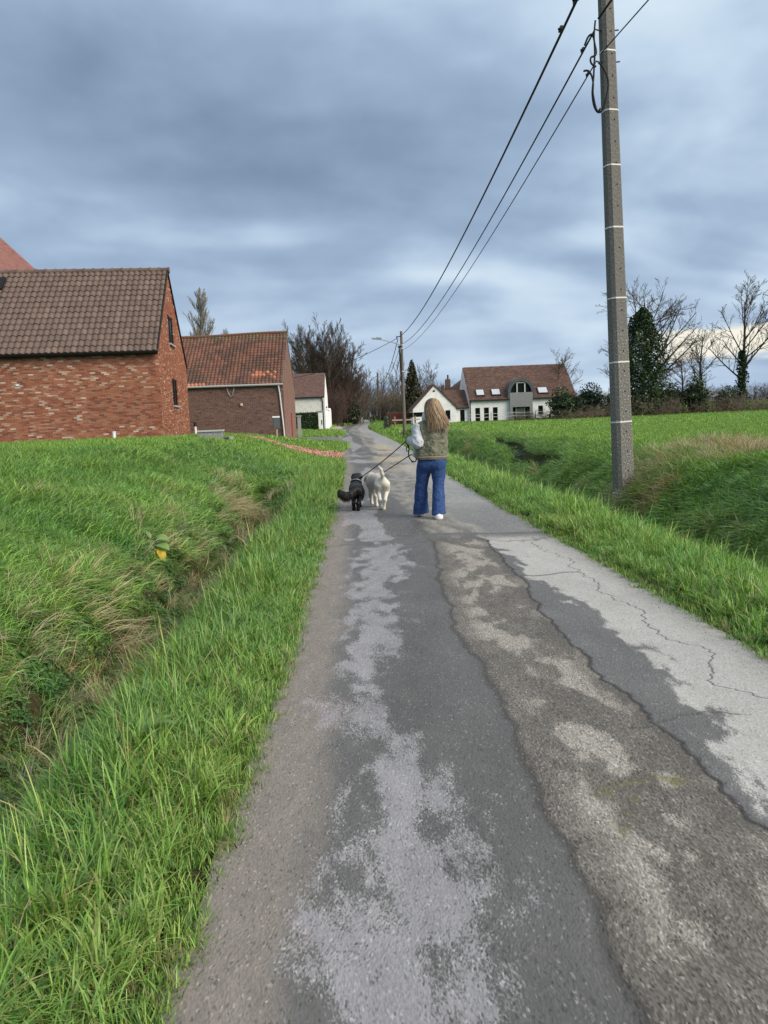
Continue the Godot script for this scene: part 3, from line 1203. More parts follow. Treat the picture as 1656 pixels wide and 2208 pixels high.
func building_materials() -> void:
	var ub := MB.new()
	ub.box(Vector3.ZERO, Vector3.ONE)
	unit_box = ub.mesh()
	T.wear = ramp_tex(noise(80, 0.02, 5), 512, [Color(0.72, 0.7, 0.68), Color(0.95, 0.95, 0.95), Color(1, 1, 1)], [0.25, 0.5, 0.8])
	T.grain_h = grey_tex(noise(81, 0.08, 4), 256)
	M.glass = mat(Color(0.012, 0.014, 0.015), 0.15, {"spec": 0.18})
	M.stone = mat(Color(0.42, 0.44, 0.45), 0.8, {"tex": T.grit, "tri": 2.0})
	M.black = mat(Color(0.018, 0.018, 0.02), 0.45)
	M.mortar = mat(Color(0.40, 0.33, 0.27), 0.95, {"tex": T.wear, "tri": 0.8, "bump": T.grain_h, "bump_cm": 1.0})
	T.lime = ramp_tex(noise(84, 0.015, 5), 256, [Color(0.86, 0.86, 0.85), Color(0.97, 0.97, 0.97), Color(1, 1, 1)], [0.2, 0.45, 0.8])
	M.white = mat(Color(0.88, 0.89, 0.90), 0.85, {"tex": T.lime, "tri": 0.28, "bump": T.grain_h, "bump_cm": 0.4})
	M.white_paint = mat(Color(0.72, 0.73, 0.73), 0.5)
	M.brick_any = mat(Color(1, 1, 1), 0.92, {"vc": 1, "tex": T.wear, "tri": 1.7, "bump": T.grain_h, "bump_cm": 0.6})
	M.tile_any = mat(Color(1, 1, 1), 0.75, {"vc": 1, "tex": T.wear, "tri": 1.3, "spec": 0.4})

func brick_tone() -> Color:
	var r := rng.randf()
	var c := Color(0.36, 0.13, 0.075)
	if r < 0.3:
		c = Color(0.42, 0.165, 0.095)
	elif r < 0.42:
		c = Color(0.30, 0.10, 0.065)
	elif r < 0.47:
		c = Color(0.24, 0.095, 0.07)
	elif r < 0.64:
		c = Color(0.46, 0.23, 0.15)
	elif r < 0.74:
		c = Color(0.54, 0.36, 0.27)
	elif r < 0.79:
		c = Color(0.64, 0.52, 0.44)
	return c * rng.randf_range(0.86, 1.12)

func make_brick_house() -> void:
	var h := thing("brick_house", "restored red brick house with brown pantile roof and two narrow gable windows", "house", Vector3(-7.84, 1.06, -27.0), 0.122)
	var eave := 3.22
	var ridge := 6.62
	var half := 3.7
	var long := 9.6
	# mortar cores
	var wf := MB.new()
	wf.span(Vector3(-long, -0.8, -0.35), Vector3(-0.012, eave + 0.05, -0.012))
	var front := obj("front_wall", wf.mesh(), M.mortar, h)
	var wg := MB.new()
	wg.prism([Vector3(-0.06, -0.8, -0.012), Vector3(-0.06, eave, -0.012), Vector3(-0.06, ridge - 0.06, -half), Vector3(-0.06, eave, -2 * half + 0.012), Vector3(-0.06, -0.8, -2 * half + 0.012)], Vector3(-0.3, 0, 0))
	wg.span(Vector3(-0.06, -0.8, -2 * half), Vector3(-long, eave, -2 * half + 0.3))
	wg.span(Vector3(-long, -0.8, -2 * half), Vector3(-long + 0.3, eave, -0.35))
	var gable := obj("gable_wall", wg.mesh(), M.mortar, h)
	# bricks
	var mats := []
	for k in 10:
		mats.append(mat(brick_tone(), 0.92, {"tex": T.wear, "tri": 1.7, "bump": T.grain_h, "bump_cm": 0.6}))
	var places := lay_bricks(-long, -0.004, 0.04, eave, 0.178, 0.05, 0.012, 0.1, [Rect2(-4.9, 2.05, 0.09, 0.06)], func(_x, _y): return true)
	var rest := []
	var rc := []
	var single := 0
	for p in places:
		var t: Transform3D = p
		if single < 300 and t.origin.x > -2.6 and t.origin.y > 0.55 and t.origin.y < 2.3:
			var b := obj("brick", unit_box, mats[rng.randi() % mats.size()], front)
			b.transform = t
			single += 1
		else:
			rest.append(t)
			rc.append(brick_tone())
	tag(multi("brickwork", unit_box, M.brick_any, rest, rc, front), "", "", "", "stuff")
	var win_hi := Rect2(2.95, 3.72, 1.25, 1.05)
	var win_lo := Rect2(2.95, 1.28, 1.25, 1.05)
	var gx := Transform3D(Basis(Vector3.UP, PI / 2), Vector3.ZERO)
	var gp := lay_bricks(0.004, 2 * half, 0.04, ridge, 0.178, 0.05, 0.012, 0.1, [win_hi, win_lo], func(x, y): return y < eave + (ridge - eave) * (1.0 - absf(x - half) / half))
	var gt := []
	var gc := []
	for p in gp:
		gt.append(gx * (p as Transform3D))
		var bt := brick_tone()
		if bt.g > 0.3 and rng.randf() < 0.55:
			bt = Color(0.45, 0.16, 0.085)
		gc.append(bt)
	tag(multi("brickwork", unit_box, M.brick_any, gt, gc, gable), "", "", "", "stuff")
	var dark := mat(Color(0.02, 0.021, 0.023), 0.6, {"spec": 0.2})
	window_in(h, win_hi, 0.04, gx, dark, 1)
	window_in(h, win_lo, 0.04, gx, dark, 1)
	# black damp-proof plinth
	var pl := MB.new()
	pl.span(Vector3(-1.6, -0.8, -0.02), Vector3(0.012, 0.035, 0.008))
	pl.span(Vector3(-0.05, -0.8, -2 * half), Vector3(0.012, 0.035, -0.02))
	obj("plinth", pl.mesh(), mat(Color(0.022, 0.024, 0.028), 0.6), h)
	# roof
	var up := Vector3(0, ridge - eave + 0.12, -(half + 0.16)).normalized()
	var slope_len := Vector2(ridge - eave + 0.12, half + 0.16).length()
	var rf := MB.new()
	var e0 := Vector3(0, eave - 0.1, 0.16)
	var r0 := Vector3(0, ridge + 0.02, -half)
	var b0 := Vector3(0, eave - 0.1, -2 * half - 0.16)
	var nn := Vector3.RIGHT.cross(up)
	rf.quad(r0 + Vector3(-long, 0, 0), r0 + Vector3(0.05, 0, 0), e0 + Vector3(0.05, 0, 0), e0 + Vector3(-long, 0, 0))
	rf.quad(r0 + Vector3(0.05, 0, 0), r0 + Vector3(-long, 0, 0), b0 + Vector3(-long, 0, 0), b0 + Vector3(0.05, 0, 0))
	var roof := obj("roof", rf.mesh(), mat(Color(0.12, 0.085, 0.072), 0.85), h)
	var tile := pantile(0.215, 0.41)
	var tmats := []
	for k in 9:
		var c := Color(0.135, 0.094, 0.08).lerp(Color(0.158, 0.115, 0.094), rng.randf()) * rng.randf_range(0.86, 1.12)
		tmats.append(mat(c, 0.72, {"tex": T.wear, "tri": 1.3}))
	var tl := lay_tiles(e0 + Vector3(0.06 - 0.215 * 45, 0, 0), Vector3.RIGHT, up, 0.215 * 45, slope_len, 0.215, slope_len / 15.0, 0.055)
	var rt := []
	var rtc := []
	for p in tl:
		var t: Transform3D = p
		if t.origin.x > -4.26 and not (t.origin.x < -5.9 and t.origin.y > 5.45 and t.origin.y < 6.05):
			var o := obj("tile", tile, tmats[rng.randi() % tmats.size()], roof)
			o.transform = t
		else:
			rt.append(t)
			rtc.append(Color(0.146, 0.104, 0.087) * rng.randf_range(0.86, 1.12))
	tag(multi("further_tiles", tile, M.tile_any, rt, rtc, roof), "", "", "", "stuff")
	var rd := MB.new()
	rd.tube(PackedVector3Array([Vector3(-0.19, 0, 0), Vector3(0.14, 0, 0), Vector3(0.141, 0, 0), Vector3(0.2, 0, 0)]), PackedFloat32Array([0.105, 0.112, 0.13, 0.13]), 10, true)
	var rdm := rd.mesh()
	for k in 24:
		var o := obj("ridge_tile", rdm, tmats[rng.randi() % tmats.size()], roof)
		o.position = r0 + Vector3(-0.1 - k * 0.36, 0.0, 0)
	# dark verge boards and gutter
	var vb := MB.new()
	verge(vb, e0, r0, b0, 0.045, 0.05)
	obj("verge_board", vb.mesh(), dark, h)
	var gt2 := MB.new()
	for k in 9:
		var a0 := PI * k / 9.0
		var a1 := PI * (k + 1) / 9.0
		var c := e0 + Vector3(0, 0.0, 0.075)
		var p0 := Vector3(0, -sin(a0), -cos(a0)) * 0.09
		var p1 := Vector3(0, -sin(a1), -cos(a1)) * 0.09
		gt2.quad(c + p0 + Vector3(-long, 0, 0), c + p0 + Vector3(0.04, 0, 0), c + p1 + Vector3(0.04, 0, 0), c + p1 + Vector3(-long, 0, 0))
	gt2.span(e0 + Vector3(-long, -0.12, -0.02), e0 + Vector3(0.03, 0.0, -0.01))
	obj("gutter", gt2.mesh(), M.black, h)
	# roof window at the left
	var sk := MB.new()
	sk.box(e0 + up * (slope_len * 0.83) + nn * 0.07 + Vector3(-6.3, 0, 0), Vector3(0.62, 0.78, 0.1), Basis(Vector3.RIGHT, up, nn))
	var skw := obj("roof_window", sk.mesh(), dark, h)
	var sg := MB.new()
	sg.box(e0 + up * (slope_len * 0.83) + nn * 0.122 + Vector3(-6.3, 0, 0), Vector3(0.5, 0.66, 0.012), Basis(Vector3.RIGHT, up, nn))
	obj("pane", sg.mesh(), M.glass, skw)
	# meter cover in the wall
	var mc := MB.new()
	mc.span(Vector3(-4.9, 2.05, -0.02), Vector3(-4.81, 2.11, 0.012))
	obj("vent_cover", mc.mesh(), M.white_paint, h)
	# taller hipped wing behind (world points turned into the house's frame)
	var inv := h.transform.affine_inverse()
	var ea := inv * Vector3(-14.5, 6.24, -31.0)
	var eb := inv * Vector3(-14.5, 6.24, -42.0)
	var ra := inv * Vector3(-22.0, 13.76, -31.0)
	var rb := inv * Vector3(-22.0, 13.76, -42.0)
	var la := inv * Vector3(-29.5, 6.24, -31.0)
	var lb := inv * Vector3(-29.5, 6.24, -42.0)
	var wr := MB.new()
	wr.poly([ea, ra, rb, eb])
	wr.poly([lb, rb, ra, la])
	wr.poly([eb, rb, lb])
	wr.poly([la, ra, ea])
	var pink := mat(Color(0.27, 0.125, 0.105), 0.8, {"tex": T.wear, "tri": 0.8})
	var wro := obj("wing_roof", wr.mesh(), pink, h)
	var ux := (eb - ea).normalized()
	var uy := (ra - ea).normalized()
	var wt := lay_tiles(ea, ux, uy, 11.0, (ra - ea).length(), 0.25, 0.2, 0.05, 0.5)
	var wc := []
	for k in wt.size():
		wc.append(Color(0.31, 0.145, 0.12) * rng.randf_range(0.82, 1.15))
	tag(multi("wing_tiles", flat_tile(0.24, 0.29, 0.025), M.tile_any, wt, wc, wro), "", "", "", "stuff")
	var hp := MB.new()
	hp.tube(PackedVector3Array([eb, rb]), PackedFloat32Array([0.07, 0.07]), 8, true)
	obj("verge_tile", hp.mesh(), pink, wro)
	var ww := MB.new()
	var f0 := inv * Vector3(-28.5, 0.5, -35.0)
	var f1 := inv * Vector3(-15.5, 6.3, -41.6)
	ww.span(f0, f1)
	obj("wing_wall", ww.mesh(), mats[0], h)
	# white standpipe stub in front of the wall and pipe at the back corner
	var p1 := thing("white_pipe", "short white plastic pipe standing in grass before the brick house", "pipe", Vector3(-9.35, land(-9.35, 26.2) - 0.1, -26.2))
	var pm := MB.new()
	pm.tube(PackedVector3Array([Vector3(0, 0, 0), Vector3(0, 0.42, 0), Vector3(0, 0.42, 0), Vector3(0, 0.47, 0)]), PackedFloat32Array([0.06, 0.06, 0.07, 0.07]), 14, true)
	obj("shaft", pm.mesh(), M.white_paint, p1)
	var p2 := thing("drain_stub", "white drain pipe with black cap at the house's rear gable corner", "pipe", Vector3(-8.42, land(-8.42, 34.0) - 0.1, -34.0))
	var dm := MB.new()
	dm.rod(Vector3(0, 0, 0), Vector3(0, 0.62, 0), 0.055, 12)
	obj("shaft", dm.mesh(), M.white_paint, p2)
	var dc := MB.new()
	dc.rod(Vector3(0, 0.62, 0), Vector3(0, 0.8, 0), 0.07, 12)
	obj("cap", dc.mesh(), M.black, p2)

func make_barn() -> void:
	var h := thing("brick_barn", "old dark brick barn with patched orange pantile roof and white gutter", "barn", Vector3(-6.1, 0.42, -48.0), 0.035)
	var eave := 3.66
	var ridge := 7.12
	var half := 4.5
	var long := 11.5
	var core := mat(Color(0.44, 0.38, 0.34), 0.95, {"tex": T.wear, "tri": 0.8})
	var wf := MB.new()
	wf.span(Vector3(-long, -0.8, -0.35), Vector3(-0.01, eave, -0.012))
	var front := obj("front_wall", wf.mesh(), core, h)
	var wg := MB.new()
	wg.prism([Vector3(-0.012, -0.8, -0.01), Vector3(-0.012, eave, -0.01), Vector3(-0.012, ridge - 0.05, -half), Vector3(-0.012, eave, -2 * half), Vector3(-0.012, -0.8, -2 * half)], Vector3(-0.35, 0, 0))
	wg.span(Vector3(-long, -0.8, -2 * half), Vector3(-0.36, eave, -2 * half + 0.3))
	var gable := obj("gable_wall", wg.mesh(), mat(Color(0.34, 0.28, 0.25), 0.95, {"tex": T.wear, "tri": 0.8}), h)
	var fp := lay_bricks(-long, -0.004, -0.1, eave, 0.212, 0.058, 0.018, 0.1, [], func(_x, _y): return true)
	var fc := []
	for k in fp.size():
		var g := Color(0.135, 0.07, 0.06).lerp(Color(0.20, 0.10, 0.082), rng.randf())
		if rng.randf() < 0.08:
			g = Color(0.08, 0.05, 0.05)
		fc.append(g * rng.randf_range(0.85, 1.15))
	tag(multi("brickwork", unit_box, M.brick_any, fp, fc, front), "", "", "", "stuff")
	var gx := Transform3D(Basis(Vector3.UP, PI / 2), Vector3.ZERO)
	var gp := lay_bricks(0.004, 2 * half, -0.1, ridge, 0.215, 0.062, 0.014, 0.1, [], func(x, y): return y < eave + (ridge - eave) * (1.0 - absf(x - half) / half))
	var gt := []
	var gc := []
	for p in gp:
		gt.append(gx * (p as Transform3D))
		gc.append(Color(0.24, 0.135, 0.105).lerp(Color(0.33, 0.2, 0.16), rng.randf()) * rng.randf_range(0.85, 1.15))
	tag(multi("brickwork", unit_box, M.brick_any, gt, gc, gable), "", "", "", "stuff")
	# sagging roof
	var e0 := Vector3(0, eave - 0.06, 0.12)
	var r0 := Vector3(0, ridge, -half)
	var b0 := Vector3(0, eave - 0.06, -2 * half - 0.1)
	var up := (r0 - e0).normalized()
	var rf := MB.new()
	rf.quad(r0 + Vector3(-long, 0, 0), r0 + Vector3(0.02, 0, 0), e0 + Vector3(0.02, 0, 0), e0 + Vector3(-long, 0, 0))
	rf.quad(r0 + Vector3(0.02, 0, 0), r0 + Vector3(-long, 0, 0), b0 + Vector3(-long, 0, 0), b0 + Vector3(0.02, 0, 0))
	var roof := obj("roof", rf.mesh(), mat(Color(0.10, 0.06, 0.05), 0.9), h)
	var n := up.cross(Vector3.RIGHT) * -1.0
	var tl := lay_tiles(e0 + Vector3(0.03 - 0.235 * 48, 0, 0), Vector3.RIGHT, up, 0.235 * 48, (r0 - e0).length(), 0.235, (r0 - e0).length() / 20.0, 0.06)
	var xs := []
	var cs := []
	for p in tl:
		var t: Transform3D = p
		var v := (t.origin - e0).dot(up)
		var u := t.origin.x
		t.origin += Vector3(0, 1, 0) * (0.06 * (1.0 + cos(u * 0.55 + 0.4)) * smoothstep(1.0, 5.0, v) + 0.012 * (1.0 + sin(u * 2.1)))
		xs.append(t)
		var a := n_patch.get_noise_2d(u * 1.2 + 9.0, v * 1.5)
		var c := Color(0.135, 0.072, 0.055).lerp(Color(0.185, 0.088, 0.06), clampf(0.5 + a - 0.05 * (u + 5.0), 0, 1))
		if a < -0.12:
			c = Color(0.11, 0.062, 0.048)
		var fresh := false
		if v < 0.3 and ((u > -8.6 and u < -7.4) or (u > -6.1 and u < -4.8)) and rng.randf() < 0.8:
			fresh = true
		if u > -2.2 and u < -0.4 and v > 0.6 and v < 1.5 and rng.randf() < 0.55 and v > 0.75 + 0.2 * sin(u * 3.0):
			fresh = true
		if fresh:
			c = Color(0.42, 0.165, 0.09)
		if v > 5.2 and rng.randf() < 0.5:
			c = Color(0.12, 0.10, 0.055)
		cs.append(c * rng.randf_range(0.8, 1.2))
	tag(multi("tiles", pantile(0.235, 0.36), M.tile_any, xs, cs, roof), "", "", "", "stuff")
	var rd := MB.new()
	rd.tube(PackedVector3Array([Vector3(-0.2, 0, 0), Vector3(0.2, 0, 0)]), PackedFloat32Array([0.10, 0.12]), 8, true)
	var rdm := rd.mesh()
	var rm := mat(Color(0.15, 0.075, 0.05), 0.85)
	for k in 30:
		var o := obj("ridge_tile", rdm, rm, roof)
		var u := -0.15 - k * 0.38
		o.position = r0 + Vector3(u, 0.06 + 0.06 * (1.0 + cos(u * 0.55 + 0.4)), 0)
	var vb := MB.new()
	verge(vb, e0, r0, b0, 0.03, 0.05)
	obj("verge_board", vb.mesh(), mat(Color(0.16, 0.15, 0.15), 0.8), h)
	var gu := MB.new()
	gu.tube(PackedVector3Array([e0 + Vector3(-long, -0.03, 0.06), e0 + Vector3(0.0, -0.07, 0.06)]), PackedFloat32Array([0.075, 0.075]), 10, true)
	obj("gutter", gu.mesh(), mat(Color(0.36, 0.37, 0.37), 0.6), h)
	var dp := MB.new()
	dp.tube(PackedVector3Array([e0 + Vector3(-0.3, -0.1, 0.06), e0 + Vector3(-0.28, -0.35, 0.0), Vector3(-0.25, 3.0, 0.07), Vector3(-0.12, 0.9, 0.08), Vector3(-0.08, -0.1, 0.08)]), PackedFloat32Array([0.05, 0.05, 0.05, 0.05, 0.055]), 10, true)
	obj("downpipe", dp.mesh(), mat(Color(0.62, 0.65, 0.68), 0.5), h)
	var cb := MB.new()
	var pts := PackedVector3Array()
	var rs := PackedFloat32Array()
	for k in 12:
		var f := k / 11.0
		pts.append(Vector3(-3.6 + 0.5 * f, 3.5 - 0.62 * sin(PI * f), 0.04 + 0.05 * sin(f * 9.0)))
		rs.append(0.022)
	cb.tube(pts, rs, 6)
	obj("cable_loop", cb.mesh(), mat(Color(0.4, 0.4, 0.4), 0.6), h)
	var lm := MB.new()
	lm.box(Vector3(-2.7, 2.35, 0.06), Vector3(0.13, 0.16, 0.14))
	obj("wall_lamp", lm.mesh(), mat(Color(0.6, 0.55, 0.4), 0.5), h)
	# pale gatepost on the far side
	var gp2 := thing("gatepost", "pale concrete gatepost at the barn's far corner by the lane", "gatepost", Vector3(-6.22, 0.35, -57.3))
	var gm := MB.new()
	gm.span(Vector3(-0.12, 0, -0.12), Vector3(0.12, 1.6, 0.12))
	obj("shaft", gm.mesh(), M.stone, gp2)
	var gm2 := MB.new()
	gm2.span(Vector3(-0.17, 1.6, -0.17), Vector3(0.17, 1.7, 0.17))
	obj("cap", gm2.mesh(), M.stone, gp2)
	# red post
	var rp := thing("red_post", "thin red metal post standing against the barn's side wall", "post", Vector3(-5.55, 0.3, -46.9))
	var rpm := MB.new()
	rpm.span(Vector3(-0.035, 0, -0.035), Vector3(0.035, 1.75, 0.035))
	obj("shaft", rpm.mesh(), mat(Color(0.32, 0.05, 0.045), 0.6), rp)
	var rcap := MB.new()
	rcap.span(Vector3(-0.045, 1.75, -0.045), Vector3(0.045, 1.79, 0.045))
	obj("cap", rcap.mesh(), mat(Color(0.25, 0.04, 0.035), 0.6), rp)

func make_cottage() -> void:
	var h := thing("white_cottage", "small white cottage with plain brown tile roof behind a clipped hedge", "house", Vector3(-5.55, 0.9, -76.0), 0.02)
	var eave := 3.28
	var ridge := 5.65
	var half := 3.0
	var long := 8.0
	var w := MB.new()
	w.span(Vector3(-long, -0.8, -0.3), Vector3(0, eave, 0))
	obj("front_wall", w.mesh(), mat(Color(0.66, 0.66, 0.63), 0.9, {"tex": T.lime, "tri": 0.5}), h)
	var g := MB.new()
	g.prism([Vector3(0.003, -0.8, -0.003), Vector3(0.003, eave, -0.003), Vector3(0.003, ridge, -half), Vector3(0.003, eave, -2 * half), Vector3(0.003, -0.8, -2 * half)], Vector3(-0.3, 0, 0))
	g.span(Vector3(-long, -0.8, -2 * half), Vector3(-0.31, eave, -2 * half + 0.3))
	obj("gable_wall", g.mesh(), M.white, h)
	var e0 := Vector3(0, eave - 0.12, 0.15)
	var r0 := Vector3(0, ridge + 0.03, -half)
	var b0 := Vector3(0, eave - 0.12, -2 * half - 0.15)
	var up := (r0 - e0).normalized()
	var rf := MB.new()
	rf.quad(r0 + Vector3(-long, 0, 0), r0 + Vector3(-0.02, 0, 0), e0 + Vector3(-0.02, 0, 0), e0 + Vector3(-long, 0, 0))
	rf.quad(r0 + Vector3(-0.02, 0, 0), r0 + Vector3(-long, 0, 0), b0 + Vector3(-long, 0, 0), b0 + Vector3(-0.02, 0, 0))
	var roof := obj("roof", rf.mesh(), mat(Color(0.11, 0.07, 0.06), 0.9), h)
	var tl := lay_tiles(e0 + Vector3(-long, 0, 0), Vector3.RIGHT, up, long - 0.02, (r0 - e0).length(), 0.22, 0.16, 0.05, 0.5)
	var cs := []
	for k in tl.size():
		cs.append(Color(0.125, 0.075, 0.066).lerp(Color(0.165, 0.1, 0.085), rng.randf()) * rng.randf_range(0.8, 1.15))
	tag(multi("tiles", flat_tile(0.21, 0.24, 0.02), M.tile_any, tl, cs, roof), "", "", "", "stuff")
	var gu := MB.new()
	gu.tube(PackedVector3Array([e0 + Vector3(-long, -0.05, 0.05), e0 + Vector3(0, -0.05, 0.05)]), PackedFloat32Array([0.07, 0.07]), 8, true)
	gu.tube(PackedVector3Array([e0 + Vector3(-0.35, -0.05, 0.05), Vector3(-0.2, 2.7, 0.06), Vector3(-0.2, -0.3, 0.06)]), PackedFloat32Array([0.05, 0.05, 0.05]), 8, true)
	obj("gutter", gu.mesh(), M.black, h)
	var lt := MB.new()
	lt.box(Vector3(0.06, 2.1, -2.2), Vector3(0.12, 0.2, 0.16))
	obj("wall_lamp", lt.mesh(), M.black, h)
	# white garden wall and gate pillar
	var gw := thing("garden_wall", "low white garden wall running back beside the cottage gable", "wall", Vector3(-5.35, 0.7, -77.0), 0.02)
	var gm := MB.new()
	gm.prism([Vector3(0, 0, 0), Vector3(0, 2.0, 0), Vector3(0, 2.05, -3.5), Vector3(0, 2.3, -6.2), Vector3(0, 2.1, -7.6), Vector3(0, 0, -7.6)], Vector3(-0.22, 0, 0))
	obj("wall", gm.mesh(), M.white, gw)
	var gc := MB.new()
	gc.span(Vector3(-0.26, 2.0, -3.4), Vector3(0.04, 2.06, 0.02))
	obj("coping", gc.mesh(), M.stone, gw)
	var gp := thing("gate_pillar", "white square gate pillar with grey cap at the hedge's end", "pillar", Vector3(-5.62, 0.85, -70.2))
	var pm := MB.new()
	pm.span(Vector3(-0.2, 0, -0.2), Vector3(0.2, 1.62, 0.2))
	obj("shaft", pm.mesh(), M.white, gp)
	var pc := MB.new()
	pc.span(Vector3(-0.3, 1.62, -0.3), Vector3(0.3, 1.7, 0.3))
	obj("cap", pc.mesh(), M.stone, gp)
	var pb := MB.new()
	pb.span(Vector3(0.12, 0.4, 0.2), Vector3(0.19, 0.85, 0.24))
	obj("letter_slot", pb.mesh(), M.black, gp)
	# clipped hedge
	var hd := thing("clipped_hedge", "dark clipped evergreen hedge in front of the white cottage", "hedge", Vector3(-6.9, 0.8, -70.2))
	leaf_cloud(hd, "foliage", 3800, 0.11, [Color(0.022, 0.045, 0.018), Color(0.03, 0.055, 0.022), Color(0.04, 0.07, 0.026)], func():
		var p := Vector3(rng.randf_range(-1.2, 1.05), rng.randf_range(0, 1.55), rng.randf_range(-0.4, 0.4))
		var side := rng.randi() % 3
		if side == 0:
			p.z = 0.4 + rng.randfn(0, 0.03)
		elif side == 1:
			p.y = 1.55 + rng.randfn(0, 0.04)
		else:
			p.x = 1.05 + rng.randfn(0, 0.03)
		return p)
	var hc := MB.new()
	hc.span(Vector3(-1.2, 0, -0.34), Vector3(0.98, 1.48, 0.34))
	obj("inner_twigs", hc.mesh(), mat(Color(0.03, 0.055, 0.022), 0.95), hd)

func tiles_on(parent: Node, a: Vector3, ux: Vector3, uy: Vector3, wide: float, high: float, keep = null) -> void:
	var tl := lay_tiles(a, ux, uy, wide, high, 0.26, 0.2, 0.05, 0.5, keep)
	var cs := []
	for k in tl.size():
		cs.append(Color(0.105, 0.062, 0.05).lerp(Color(0.15, 0.09, 0.07), rng.randf()) * rng.randf_range(0.78, 1.15))
	tag(multi("tiles", flat_tile(0.25, 0.28, 0.03), M.tile_any, tl, cs, parent), "", "", "", "stuff")

func make_white_house() -> void:
	var h := thing("white_house", "long white house with brown tile roof and grey arched dormer over the door", "house", Vector3(8.95, 0.72, -75.0), 0.03)
	h.scale = Vector3(0.98, 1.0, 1.0)
	var frame := mat(Color(0.03, 0.032, 0.035), 0.5)
	var pale := mat(Color(0.5, 0.56, 0.46), 0.5)
	var eave := 2.45
	var ridge := 5.85
	var deep := 4.2
	var x1 := 10.9
	var wins := [Rect2(0.61, 0.12, 0.5, 1.45), Rect2(1.5, 0.12, 0.52, 1.45), Rect2(2.42, 0.12, 0.5, 1.45), Rect2(7.1, 0.6, 0.5, 0.95)]
	var door := Rect2(4.35, -0.6, 1.85, 2.1)
	var w := MB.new()
	wall_plane(w, 0, x1, -1.0, eave, wins + [door], 0.22)
	w.span(Vector3(0, -1.0, -8.4), Vector3(0.2, eave, -0.02))
	w.prism([Vector3(x1, -1.0, -0.003), Vector3(x1, eave, -0.003), Vector3(x1, ridge, -deep), Vector3(x1, eave, -8.4), Vector3(x1, -1, -8.4)], Vector3(-0.25, 0, 0))
	w.prism([Vector3(0.2, eave, -0.1), Vector3(0.2, ridge, -deep), Vector3(0.2, eave, -8.3)], Vector3(-0.2, 0, 0))
	w.span(Vector3(0, -1.0, -8.4), Vector3(x1, eave, -8.2))
	obj("main_wall", w.mesh(), M.white, h)
	for r in wins:
		window_in(h, r, 0.16, Transform3D(), frame, 0, false)
	# roof
	var e0 := Vector3(0, eave - 0.1, 0.2)
	var r0 := Vector3(0, ridge, -deep)
	var b0 := Vector3(0, eave - 0.1, -8.6)
	var up := (r0 - e0).normalized()
	var nn := Vector3.RIGHT.cross(up)
	var cx := 5.3
	var cy := 2.95
	var rf := MB.new()
	rf.quad(r0, r0 + Vector3(x1 + 0.1, 0, 0), e0 + Vector3(x1 + 0.1, 0, 0), e0)
	rf.quad(r0 + Vector3(x1 + 0.1, 0, 0), r0, b0, b0 + Vector3(x1 + 0.1, 0, 0))
	var roof := obj("roof", rf.mesh(), mat(Color(0.09, 0.05, 0.04), 0.9), h)
	tiles_on(roof, e0, Vector3.RIGHT, up, x1 + 0.1, (r0 - e0).length(), func(p): return Vector2(p.x - cx, p.y - cy).length() > 1.2)
	var gu := MB.new()
	gu.tube(PackedVector3Array([e0 + Vector3(0, -0.05, 0.03), e0 + Vector3(cx - 1.25, -0.05, 0.03)]), PackedFloat32Array([0.07, 0.07]), 8, true)
	gu.tube(PackedVector3Array([e0 + Vector3(cx + 1.25, -0.05, 0.03), e0 + Vector3(x1, -0.05, 0.03)]), PackedFloat32Array([0.07, 0.07]), 8, true)
	gu.tube(PackedVector3Array([Vector3(0.1, eave, 0.08), Vector3(0.1, -0.8, 0.08)]), PackedFloat32Array([0.05, 0.05]), 8, true)
	obj("gutter", gu.mesh(), frame, h)
	for vx in [[0.85, 1.6], [2.45, 3.25], [7.25, 8.15]]:
		var c := e0 + Vector3((vx[0] + vx[1]) * 0.5, 0, 0) + up * 1.02 + nn * 0.1
		var wd: float = vx[1] - vx[0]
		var f := MB.new()
		f.box(c, Vector3(wd + 0.16, 1.05, 0.12), Basis(Vector3.RIGHT, up, nn))
		var rw := obj("roof_window", f.mesh(), frame, h)
		var gl := MB.new()
		gl.box(c + nn * 0.07, Vector3(wd, 0.86, 0.02), Basis(Vector3.RIGHT, up, nn))
		obj("pane", gl.mesh(), mat(Color(0.5, 0.54, 0.6), 0.1, {"spec": 1.0}), rw)
	# grey portal with the arched dormer
	var por := MB.new()
	var zf := 0.32
	por.span(Vector3(4.13, -1, -0.1), Vector3(4.40, cy - 0.02, zf))
	por.span(Vector3(6.18, -1, -0.1), Vector3(6.47, cy - 0.02, zf))
	por.span(Vector3(4.40, 1.5, -0.1), Vector3(6.18, cy - 0.02, zf))
	var portal := obj("portal", por.mesh(), mat(Color(0.30, 0.31, 0.32), 0.8, {"tex": T.wear, "tri": 0.9}), h)
	var ro := 1.36
	var ri := 1.06
	var arch := MB.new()
	for k in 20:
		var a0 := PI * k / 20.0
		var a1 := PI * (k + 1) / 20.0
		var o0 := Vector3(cx + cos(a0) * ro, cy + sin(a0) * ro, zf)
		var o1 := Vector3(cx + cos(a1) * ro, cy + sin(a1) * ro, zf)
		var i0 := Vector3(cx + cos(a0) * ri, cy + sin(a0) * ri, zf)
		var i1 := Vector3(cx + cos(a1) * ri, cy + sin(a1) * ri, zf)
		arch.quad(o1, o0, i0, i1)
		var bk := Vector3(0, 0, -2.2)
		arch.quad(o0, o1, o1 + bk, o0 + bk)
		arch.quad(i1, i0, i0 + Vector3(0, 0, -0.3), i1 + Vector3(0, 0, -0.3))
	# grey sides going down along the roof
	arch.span(Vector3(cx - ro, eave - 0.1, -0.6), Vector3(cx - ro + 0.19, cy, zf - 0.01))
